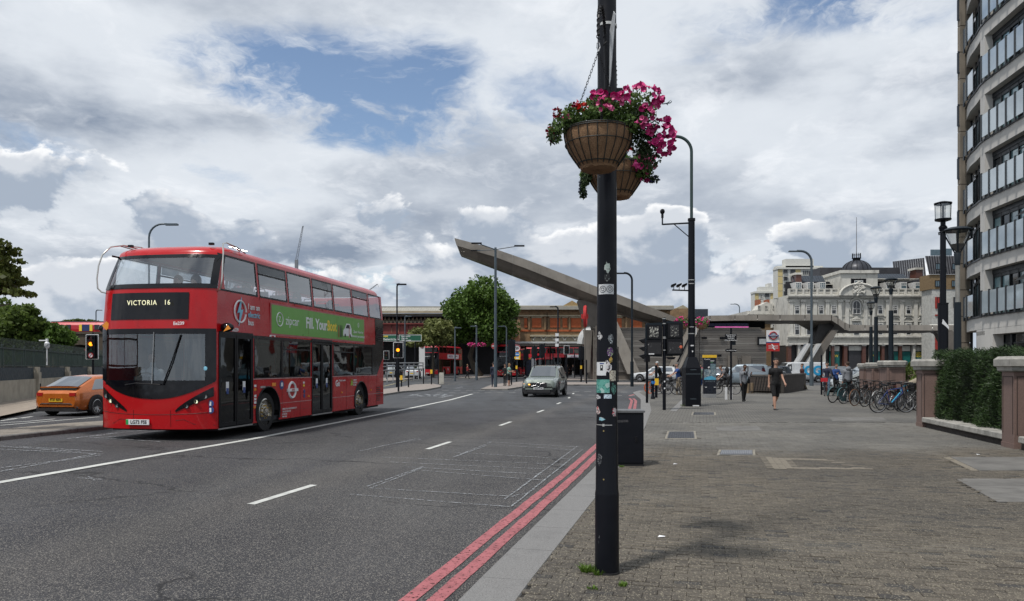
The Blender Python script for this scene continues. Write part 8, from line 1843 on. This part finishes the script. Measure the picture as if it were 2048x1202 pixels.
# ================================================================ PEOPLE
M_JEAN = M('denim', (.10, .16, .24), .85); M_SHOE = M('shoe_black', (.010, .010, .010), .7); CL = lambda n, c: M(n, c, .9, var=.06, scale=6)
def person(lab, loc, facing, top, legs, H=1.75, skin=None, hip=(0, 0), knee=(0, 0), arm=((0, 10), (0, 10)), lean=0, shorts=False, sleeves=True, hair=M_HAIR, hairlong=False, shoe=M_SHOE, extra=None, seat=0.0, nm='person', head_tilt=0, hood=False, fat=1.0, res=None):
    """facing: degrees, 0 looks towards the camera (-y). hip/knee flexion and arm (shoulder, elbow) in degrees, left then right"""
    skin = skin or M_SKIN; t = thing(nm, lab, 'person', loc, R(facing)); s = H/1.75; V3 = lambda x, y, z: Vector((x, y, z))*s
    hz = .93*s+seat; pel = Vector((0, 0, hz)); fw = lambda a: Vector((0, -math.sin(R(a)), math.cos(R(a)))); dn = lambda a: Vector((0, -math.sin(R(a)), -math.cos(R(a))))
    ch = pel+fw(lean)*.40*s; nk = pel+fw(lean)*.55*s; hd = nk+fw(lean*.6+head_tilt)*.15*s
    MT = [top, legs, skin, shoe]; B = []     # bones: a, b, ra, rb, material
    B.append((pel, pel+fw(lean)*.22*s, .135*s*fat, .130*s*fat, 0)); B.append((pel+fw(lean)*.2*s, ch, .13*s*fat, .15*s*fat, 0)); B.append((ch-Vector((.10*s, 0, 0)), ch+Vector((.10*s, 0, 0)), .125*s, .125*s, 0)); B.append((ch-Vector((.155*s, 0, -.055*s)), ch+Vector((.155*s, 0, .055*s)), .065*s, .065*s, 0)); B.append((pel+Vector((-.07*s, 0, -.03*s)), pel+Vector((.07*s, 0, -.03*s)), .115*s*fat, .115*s*fat, 1)); B.append((ch+fw(lean)*.08*s, hd, .062*s, .056*s, 2)); B.append((hd+Vector((0, -.008*s, 0)), hd+fw(head_tilt)*.075*s, .076*s, .082*s, 2)); B.append((hd+Vector((0, -.045*s, -.02*s)), hd+Vector((0, -.05*s, .0)), .045*s, .05*s, 2))
    hands = []
    for i, sx in enumerate((-1, 1)):
        h0 = pel+Vector((sx*.095*s, 0, -.04*s)); k = h0+dn(hip[i])*.43*s; a = k+dn(hip[i]-knee[i])*.42*s
        if shorts: B.append((h0, h0+(k-h0)*.94, .086*s, .074*s, 1)); B.append((k, k+(a-k)*.05, .058*s, .06*s, 2)); B.append((k, k+(a-k)*.35, .056*s, .062*s, 2)); B.append((k+(a-k)*.35, a, .060*s, .038*s, 2))
        else: B.append((h0, k, .095*s, .066*s, 1)); B.append((k, k+(a-k)*.4, .064*s, .062*s, 1)); B.append((k+(a-k)*.4, a, .062*s, .050*s, 1))
        fa = hip[i]-knee[i]; toe = Vector((0, -math.cos(R(fa*.6)), -math.sin(R(-fa*.6))*(-1)))
        B.append((a+Vector((0, .03*s, -.035*s)), a+toe*.15*s+Vector((0, 0, -.045*s)), .042*s, .036*s, 3))
        s0 = ch+Vector((sx*.185*s, 0, .065*s)); sw, el = arm[i]; ad = dn(sw)+Vector((sx*.06, 0, 0)); ad.normalize(); e = s0+ad*.29*s; wd_ = dn(sw+el)+Vector((-sx*.10 if el > 30 else sx*.05, 0, 0)); wd_.normalize(); wr = e+wd_*.25*s
        am = 0 if sleeves else 2; B.append((s0, s0+(e-s0)*.5, .062*s, .055*s, 0)); B.append((s0+(e-s0)*.5, e, .046*s if not sleeves else .052*s, .040*s if not sleeves else .047*s, am)); B.append((e, wr, .040*s if not sleeves else .046*s, .027*s if not sleeves else .036*s, am)); hands.append((wr, wd_, sx))
    b = MB()
    for p, q, ra, rb, m in B:
        d = q-p; n = d.normalized() if d.length > 1e-6 else Vector((0, 0, 1)); pts, rs = [], []
        for f, r in ((-1, .05), (-.85, .53), (-.5, .87), (0, 1)): pts.append(p+n*f*ra); rs.append(ra*r)
        for f, r in ((0, 1), (.5, .87), (.85, .53), (1, .05)): pts.append(q+n*f*rb); rs.append(rb*r)
        b.tube(pts, rs, 10)
    me = b.mesh('body', MT); o = bpy.data.objects.new('body', me); COL.objects.link(o); md = o.modifiers.new('r', 'REMESH'); md.mode = 'VOXEL'; md.voxel_size = res or (.020 if loc[1] < 40 else .030); sm = o.modifiers.new('s', 'SMOOTH'); sm.factor = .5; sm.iterations = 3
    dg = bpy.context.evaluated_depsgraph_get(); m2 = bpy.data.meshes.new_from_object(o.evaluated_get(dg)); bpy.data.objects.remove(o); n = len(m2.polygons); c = np.empty(n*3, np.float32); m2.polygons.foreach_get('center', c); c = c.reshape(-1, 3); best = np.full(n, 9e9); mi = np.zeros(n, np.int32)
    for p, q, ra, rb, m in B:
        p_, q_ = np.array(p), np.array(q); d = q_-p_; f = np.clip(((c-p_)@d)/max(1e-9, d@d), 0, 1); dist = np.linalg.norm(c-p_-f[:, None]*d, axis=1)-(ra+(rb-ra)*f); k = dist < best; best[k] = dist[k]; mi[k] = m
    m2.materials.clear()
    for m in MT: m2.materials.append(m)
    m2.polygons.foreach_set('material_index', mi); m2.polygons.foreach_set('use_smooth', [True]*n); m2.name = 'body'; body = link('body', m2, t)
    for wr, wd_, sx in hands:       # palm, four fingers and a thumb
        h = MB(); sd = Vector((0, 1, 0)); sd = (sd-wd_*sd.dot(wd_)).normalized(); nn = wd_.cross(sd); h.tube([wr-wd_*.02*s, wr+wd_*.04*s, wr+wd_*.085*s], [.024*s, .036*s, .034*s], 8)
        for q, ln in ((-.030, .062), (-.011, .075), (.009, .070), (.028, .055)): p0 = wr+wd_*.08*s+sd*q*s; p1 = p0+wd_*ln*.5*s-nn*sx*.006*s; h.tube([p0, p1, p1+wd_*ln*.40*s-nn*sx*.022*s], [.0095*s, .009*s, .007*s], 6)
        p0 = wr+wd_*.03*s-sd*.03*s; h.tube([p0, p0-sd*.028*s+wd_*.03*s, p0-sd*.032*s+wd_*.06*s], [.012*s, .010*s, .008*s], 6); h.build('hand', skin, t, True)
    hq = hd+fw(head_tilt)*.055*s; b = MB().ball(hq+Vector((0, .022*s, .042*s)), (.088*s, .098*s, .086*s), 14, 9)
    if hairlong: b.ball(hq+Vector((0, .06*s, -.07*s)), (.08*s, .06*s, .12*s), 10, 8)
    if hair is not None: b.build('hair' if hair in (M_HAIR,) or hairlong or 'hair' in hair.name else 'helmet', hair, t, True)
    f = MB().ball(hq+Vector((0, -.098*s, .0)), (.014*s, .022*s, .024*s), 8, 6)
    for sx in (-1, 1): f.ball(hq+Vector((sx*.086*s, .0, .0)), (.014*s, .022*s, .030*s), 8, 6)
    f.build('nose_and_ears', skin, body, True); e = MB()
    for sx in (-1, 1): e.ball(hq+Vector((sx*.031*s, -.083*s, .024*s)), (.014*s, .008*s, .007*s), 8, 5)
    e.box(-.024*s, .024*s, (hq.y-.096*s), hq.y-.086*s, hq.z-.045*s, hq.z-.039*s); e.build('eyes_and_mouth', M('eye_dark', (.03, .015, .012), .5), body)
    if hood: MB().ball(ch+Vector((0, .11*s, .14*s)), (.13*s, .08*s, .11*s), 12, 8).build('hood', top, t, True)
    if extra == 'backpack' or (extra and 'pack' in extra): MB().ball(ch+fw(lean-90)*.20*s-fw(lean)*.08*s, (.15*s, .12*s, .23*s), 12, 9).build('backpack', CL('bag_black', (.008, .008, .010)), t, True)
    if extra == 'bag': MB().ball(pel+Vector((.24*s, 0, .06*s)), (.06*s, .12*s, .13*s), 10, 8).tube([pel+Vector((.22*s, 0, .15*s)), ch+Vector((.10*s, -.10*s, .12*s))], .012, 5).build('shoulder_bag', CL('bag_black', (.008, .008, .010)), t, True)
    return t
BLKC = CL('cloth_black', (.006, .006, .007)); GRYC = CL('cloth_grey', (.19, .20, .22)); NAV = CL('cloth_navy', (.015, .02, .04)); BLUC = CL('cloth_blue', (.02, .06, .20)); SAG = CL('cloth_sage', (.20, .33, .28)); BEI = CL('cloth_beige', (.28, .24, .18)); KHA = CL('cloth_khaki', (.22, .18, .13)); WHC = CL('cloth_white', (.55, .54, .52)); MAR = CL('cloth_maroon', (.06, .02, .02)); BHAIR = M('hair_brown', (.05, .03, .02), .9); GHAIR = M('hair_grey', (.15, .14, .13), .9); HELM = M('helmet_white', (.45, .47, .48), .4); FAIR = M('hair_fair', (.22, .14, .07), .9)
def at(px, Y, z=0.0): return Vector(((px-1024)/F*Y, Y, z))
person('man in black t-shirt and black shorts walking towards the camera', at(1551, 27.8), 4, BLKC, BLKC, 1.86, None, (16, -12), (8, 30), ((-16, 18), (20, 20)), 2, True, False, head_tilt=8, shoe=M_SHOE, res=.017)
w_ = person('woman in grey hoodie and black leggings looking down at her phone', at(1488, 34.3), 6, GRYC, BLKC, 1.66, M_SKIN2, (10, -8), (4, 14), ((6, 12), (34, 96)), 3, hair=M_HAIR, head_tilt=26, extra='bag', hood=True, res=.018); text('RE', .16, BLKC, w_, FRONT(0, -.165, 1.27), 'hoodie_lettering', bold=.04)
person('person in dark jacket waiting beside the tall grey lamp column', at(987, 56, .1), 200, NAV, NAV, 1.78, arm=((0, 10), (0, 10))); person('woman in black waiting behind the woman in the sage top', at(1010, 59, .1), -40, BLKC, BLKC, 1.68, hairlong=True, arm=((20, 70), (10, 30))); person('woman in sage green top and black shorts on the island looking at a phone', at(1018, 58, .1), 60, SAG, BLKC, 1.70, shorts=True, sleeves=False, hair=FAIR, hairlong=True, arm=((25, 75), (20, 60)), fat=1.15, head_tilt=14)
person('distant walker in red and black beside the far red bus', at(935, 90, gz(-5, 90)), 70, CL('cloth_red', (.25, .03, .03)), BLKC, 1.7, hip=(18, -14), knee=(5, 22), arm=((25, 70), (-15, 60)), hair=FAIR)
person('distant person in pale trousers at the bus shelter', at(1146, 88, gz(6, 88)), -80, BLKC, WHC, 1.7, hip=(6, -6), arm=((30, 70), (0, 10)), hairlong=True); person('distant person in black carrying white bags at the bus shelter', at(1134, 88, gz(6, 88)), 20, BLKC, BLKC, 1.72); person('distant person in black beside the shelter screen', at(1122, 90, gz(6, 90)), 160, BLKC, BLKC, 1.75); person('distant person in blue and black at the bus shelter', at(1114, 90, gz(6, 90)), 40, CL('cloth_slate', (.12, .16, .2)), BLKC, 1.7)
person('person in pink top in front of the ribbed steel wall', at(1347, 80.3, gz(18, 80)), 180, CL('cloth_pink', (.62, .16, .40)), BLKC, 1.7, M_SKIN2)
person('man in maroon top and beige trousers walking left past the low brick wall', at(1604, 51), -88, MAR, KHA, 1.75, hip=(14, -12), knee=(4, 16), hair=BHAIR)
person('young man in dark jacket sitting on the hire bicycle with the red basket', at(1654, 41, 0), -25, NAV, M_JEAN, 1.75, hip=(60, 20), knee=(55, 20), arm=((35, 40), (35, 40)), hair=M_HAIR, seat=.05); person('person in blue jacket with orange rucksack straps', at(1672, 43), 10, BLUC, BLKC, 1.74, arm=((25, 80), (25, 80)), hair=M_HAIR, extra='pack', head_tilt=15); person('person in grey hoodie seen from behind by the silver saloon', at(1695, 37), 178, GRYC, BLKC, 1.78, hair=BHAIR, hood=True, fat=1.12)
person('man in beige shirt bending over a bicycle behind the rack', at(1822, 29), 75, BEI, BLKC, 1.74, hip=(10, 0), arm=((10, 50), (20, 50)), lean=62, sleeves=False, hair=BHAIR, head_tilt=20)
person('runner in blue shorts between the tapered column and the totem', at(1400.5, 46), 20, CL('cloth_greenish', (.16, .22, .18)), BLUC, 1.72, shorts=True, sleeves=False, hair=M_HAIR, hip=(10, -10), knee=(5, 25), shoe=M('shoe_white', (.5, .5, .5), .6))

# ================================================================ BICYCLES
M_TAN = M('tyre_tan', (.16, .07, .03), .7); M_ORW = M('wheel_orange', (.55, .10, .02), .5); M_SPK = M('spoke', (.35, .35, .36), .4, .7)
def bike(lab, loc, heading, col, tyre=M_RUB, r=.34, lean=0, mudguard=None, basket=None, rimc=M_SPK, front=None, grp='bicycles parked in the rack', disc=False):
    t = thing('bicycle', lab, 'bicycle', loc, R(heading), grp); t.rotation_euler = (0, R(lean), R(heading)) ; xf, xr = .53, -.51    # travels along +y
    for y, nm in ((xf, 0), (xr, 1)):
        rm = front if (front and nm == 0) else rimc; o = MB().tube([(0, y+r*math.cos(2*PI*k/32), r+r*.97*math.sin(2*PI*k/32)) for k in range(32)], .019, 6, closed=True).build('wheel', tyre if not (front and nm == 0) else front, t, True); MB().tube([(0, y+(r-.03)*math.cos(2*PI*k/32), r+(r-.03)*math.sin(2*PI*k/32)) for k in range(32)], .011, 5, closed=True).build('rim', rm, o, True)
        sp = MB(); ns = 5 if (front and nm == 0) else 20
        for k in range(ns): a = 2*PI*k/ns; sp.tube([(.015*(-1)**k, y, r), (0, y+(r-.03)*math.cos(a), r+(r-.03)*math.sin(a))], .0028 if ns > 5 else .018, 3 if ns > 5 else 5)
        sp.cyl(0, y, r-.02, r+.02, .03, 8).build('spokes', rm, o)
        if disc: MB().lathe([(r*.72, -.012), (.001, -.02)], (0, y, r), 20, axis=0).build('wheel_cover', disc, o)
    bb, st, hd0, hd1 = (0, -.06, .28), (0, -.20, .78), (0, .36, .86), (0, .40, .70); b = MB()
    for p, q, w_ in ((bb, hd1, .018), (bb, st, .016), (st, hd0, .015), (hd0, hd1, .019)): b.tube([p, q], w_, 8)
    for sx in (-.035, .035): b.tube([(sx*.5, -.06, .28), (sx, xr, r)], .009, 6).tube([(sx*.4, -.19, .74), (sx, xr, r)], .008, 6)
    b.build('frame', col, t, True); b = MB()
    for sx in (-.04, .04): b.tube([(sx*.5, .40, .70), (sx, .44, .55), (sx, xf, r)], .012, 6)
    b.build('fork', M_BLK, t, True); MB().tube([(0, .36, .86), (0, .34, .98)], .014, 6).tube([(-.29, .28, 1.0), (-.12, .34, 1.0), (0, .35, .99), (.12, .34, 1.0), (.29, .28, 1.0)], .012, 6).build('handlebar', M_BLK, t, True)
    MB().tube([st, (0, -.23, .93)], .013, 6).ball((0, -.26, .95), (.06, .14, .03), 10, 6).build('saddle', M_BLK, t, True)
    MB().lathe([(.09, .04), (.02, .045), (.001, .045)], (0, -.06, .28), 16, axis=0).tube([(.05, -.06, .28), (.06, .05, .16)], .010, 5).tube([(-.05, -.06, .28), (-.06, -.17, .40)], .010, 5).cbox(.10, .05, .155, .09, .07, .02).cbox(-.10, -.17, .405, .09, .07, .02).build('crankset', M_BLKP, t)
    MB().tube([(.04, -.06, .365), (.04, xr, r+.035)], .004, 4).tube([(.04, -.06, .195), (.04, xr, r-.035)], .004, 4).build('chain', M_SPK, t)
    if mudguard: MB().grid([[(x, xr+(r+.03)*math.cos(a), r+(r+.03)*math.sin(a)) for x in (-.03, .03)] for a in [PI*k/14 for k in range(-1, 15)]]).build('mudguard', mudguard, t, True)
    if basket: MB().box(-.17, .17, .48, .75, .78, .98).build('basket', basket, t)
    return t
TEAL = M('bike_teal', (.03, .09, .10), .4); BKB = M('bike_blue', (.015, .035, .16), .35, coat=.4); BKK = M('bike_black', (.012, .012, .013), .4); BKW = M('bike_silver', (.42, .43, .42), .35, .4); BKC = M('bike_cyan', (.03, .30, .50), .4); BKR = M('bike_maroon', (.14, .02, .02), .4)
RK = [(1672, 797, 60, TEAL, 'teal hire bicycle with big mudguard, first in the row', dict(mudguard=TEAL, rimc=M_BLKP)), (1695, 799, 62, BKK, 'dark bicycle with covered rear wheel behind the teal hire bicycle', dict(disc=TEAL, mudguard=TEAL)), (1716, 803, 58, BKK, 'black bicycle with tan tyres', dict(tyre=M_TAN)), (1737, 805, 60, BKK, 'black bicycle with pale rims between the tan-tyred and silver ones', dict(rimc=BKW)), (1758, 808, 55, BKW, 'silver bicycle with thin white-rimmed wheels', dict(rimc=BKW, tyre=BKW)), (1778, 808, 50, BKR, 'maroon bicycle partly hidden behind the blue mountain bike', {}), (1792, 812, 64, BKK, 'black mudguarded bicycle just behind the blue mountain bike', dict(mudguard=BKK)), (1800, 805, 52, BKC, 'cyan-framed bicycle deep in the rack', {}), (1815, 808, 48, BKK, 'black bicycle against the granite pier end of the rack', {}), (1835, 812, 70, BKW, 'white bicycle at the right end of the rack', dict(rimc=BKW)), (1765, 800, 62, BKK, 'black bicycle at the back of the rack beside the big pier', {}), (1748, 797, 66, BKK, 'black bicycle with high saddle at the back of the rack', {})]
RK += [(1706, 795, 64, BKK, 'dark bicycle between the hire bicycle and the tan-tyred one', {}), (1727, 799, 57, BKK, 'dark bicycle behind the pale-rimmed black one', {}), (1770, 812, 58, BKK, 'black bicycle between the silver one and the blue mountain bike', dict(rimc=M_BLKP)), (1808, 814, 60, BKK, 'black bicycle directly behind the rear wheel of the blue mountain bike', {}), (1822, 800, 56, BKK, 'black bicycle in front of the bending man', {})]
for px, py, hd, mt, lb, kw in RK: g = G(px+8, py+8, 0, 0.0); bike(lb, g, -hd, mt, lean=random.uniform(-5, 5), **kw)
bk = bike('blue mountain bike with fat black tyres nearest the camera at the end of the rack', at(1783, 26.0), -83, BKB, M('tyre_fat', (.010, .010, .010), .8), .33, 3); MB().tube([(0, -.04, .32), (0, .30, .70)], .021, 8).build('frame_stripe', BKC, bk, True)
b = MB()
t = thing('bike_rack', 'row of dark steel hoop stands among the parked bicycles', 'bike rack', (0, 0, 0))
for px, py in ((1675, 800), (1702, 804), (1730, 808), (1760, 812), (1795, 820), (1838, 822)): g = G(px, py, 0, 0.0); MB().tube([(g.x, g.y, 0), (g.x, g.y, .75), (g.x+.06, g.y+.08, .80), (g.x+.30, g.y+.50, .80), (g.x+.36, g.y+.58, .75), (g.x+.36, g.y+.58, 0)], .025, 8).build('hoop', M_POLE, t, True)
bike('red-basket hire bicycle under the young man in the dark jacket', at(1652, 41), 150, M('bike_orange', (.45, .08, .02), .4), r=.30, basket=M('basket_red', (.45, .01, .02), .5), grp='ridden bicycles')
bike('black bicycle with orange five-spoke front wheel ridden by the helmeted man', at(1318, 44.5), 84, BKK, front=M_ORW, grp='ridden bicycles'); person('cyclist in black t-shirt and white helmet riding left behind the signal post', at(1322.5, 44.5, .12), -86, BLKC, BLKC, 1.78, hip=(50, 12), knee=(58, 16), arm=((44, 12), (44, 12)), lean=24, shorts=True, sleeves=False, hair=HELM)
bike('dark bicycle ridden behind the man with the backpack', at(1334, 43.2), 86, BKK, grp='ridden bicycles'); bike('black bicycle beside the tapered column base', at(1352, 42), 84, BKK, grp='ridden bicycles'); person('man in blue t-shirt and beige trousers with black backpack holding a bicycle', at(1357, 42.6), -86, BLUC, KHA, 1.78, hip=(6, -4), knee=(4, 8), arm=((42, 20), (42, 20)), lean=8, sleeves=False, hair=GHAIR, extra='pack')
bike('black bicycle ridden left behind the fingerpost', at(1452, 43), 86, BKK, grp='ridden bicycles'); person('cyclist in grey t-shirt with backpack leaning over handlebars behind the fingerpost', at(1457, 43, .05), -86, CL('cloth_midgrey', (.12, .12, .13)), BLKC, 1.76, hip=(70, 15), knee=(60, 18), arm=((30, 20), (30, 20)), lean=46, sleeves=False, hair=BHAIR, extra='pack')
# low brick wall of the subway ramp
t = thing('low_brick_wall', 'low dark brick wall with paler coping around the subway ramp behind the man in black', 'wall', (0, 0, 0)); mb = M('wall_brown_brick', (.060, .047, .040), .85, var=.12, scale=3, bmp=.2); mc = M('wall_coping', (.11, .10, .09), .8, bmp=.2)
def wl(a, c, h, w_=.32):
    a, c = Vector(a), Vector(c); d = (c-a); L = d.length; rz = math.atan2(d.y, d.x); m = Matrix.Translation((a.x, a.y, 0)) @ Matrix.Rotation(rz, 4, 'Z'); n = int(h/.15)
    MB().box(0, L, -w_/2+.01, w_/2-.01, 0, h).build('core', MATS['joint_dark'], t).matrix_local = m
    for j in range(n):
        k = max(1, int(L/.9)); z0 = j*h/n
        for i in range(k): MB().box(L*i/k+.01+(.2 if j % 2 and i else 0), L*(i+1)/k+(.2 if j % 2 and i < k-1 else 0)-.005, -w_/2, w_/2, z0+.012, z0+h/n-.004).build('brick_course', mb, t).matrix_local = m
    for i in range(max(1, int(L/1.0))): k = max(1, int(L/1.0)); MB().box(L*i/k+.006, L*(i+1)/k-.006, -w_/2-.04, w_/2+.04, h, h+.09).build('coping_stone', mc, t).matrix_local = m
a, c, e = at(1500, 46.5), at(1562, 44.6), at(1607, 51.5); wl(a, c, 1.02); wl(c, e, 1.05)
for px, Y in ((1496, 45), (1504, 45)): MB().cyl(at(px, Y).x, Y, 0, .62, .09, 10).build('timber_post', M('timber_post', (.22, .16, .10), .85), t)
t = thing('scooters', 'jumble of dark hire scooters parked in front of the low brick wall', 'scooters', (0, 0, 0)); t['kind'] = 'stuff'; b = MB()
for i in range(7): p = at(1508+i*5.5, 44.3); b.tube([(p.x, p.y, .1), (p.x+.12, p.y-.1, 1.0)], .025, 6).box(p.x-.25, p.x+.25, p.y-.15, p.y, .06, .14).tube([(p.x-.12, p.y-.1, 1.0), (p.x+.34, p.y-.12, .98)], .018, 5).lathe([(.11, -.03), (.11, .03)], (p.x-.25, p.y-.1, .11), 12, axis=1)
b.build('scooters_mesh', BKK, t)
post(1643, 788, 2.35, 'plain black post beside the hire bicycle with the red basket', .05, Y=42.5)
# litter
for px, py, lb in ((1322, 1073, 'small scrap of white paper on the paving right of the column'), (1956, 909, 'pale flattened litter near the concrete slab'), (1878, 857, 'crumpled pale scrap by the foot of the hedge pier'), (1350, 928, 'tiny white scrap beside the black cabinet')):
    g = G(px, py, .004, 0.0); o = MB().add([g+Vector((-.035, -.02, 0)), g+Vector((.03, -.025, .004)), g+Vector((.045, .015, .001)), g+Vector((-.01, .03, .008))], [(0, 1, 2), (0, 2, 3)]).build('litter', M_WH); tag(o, lb, 'litter')
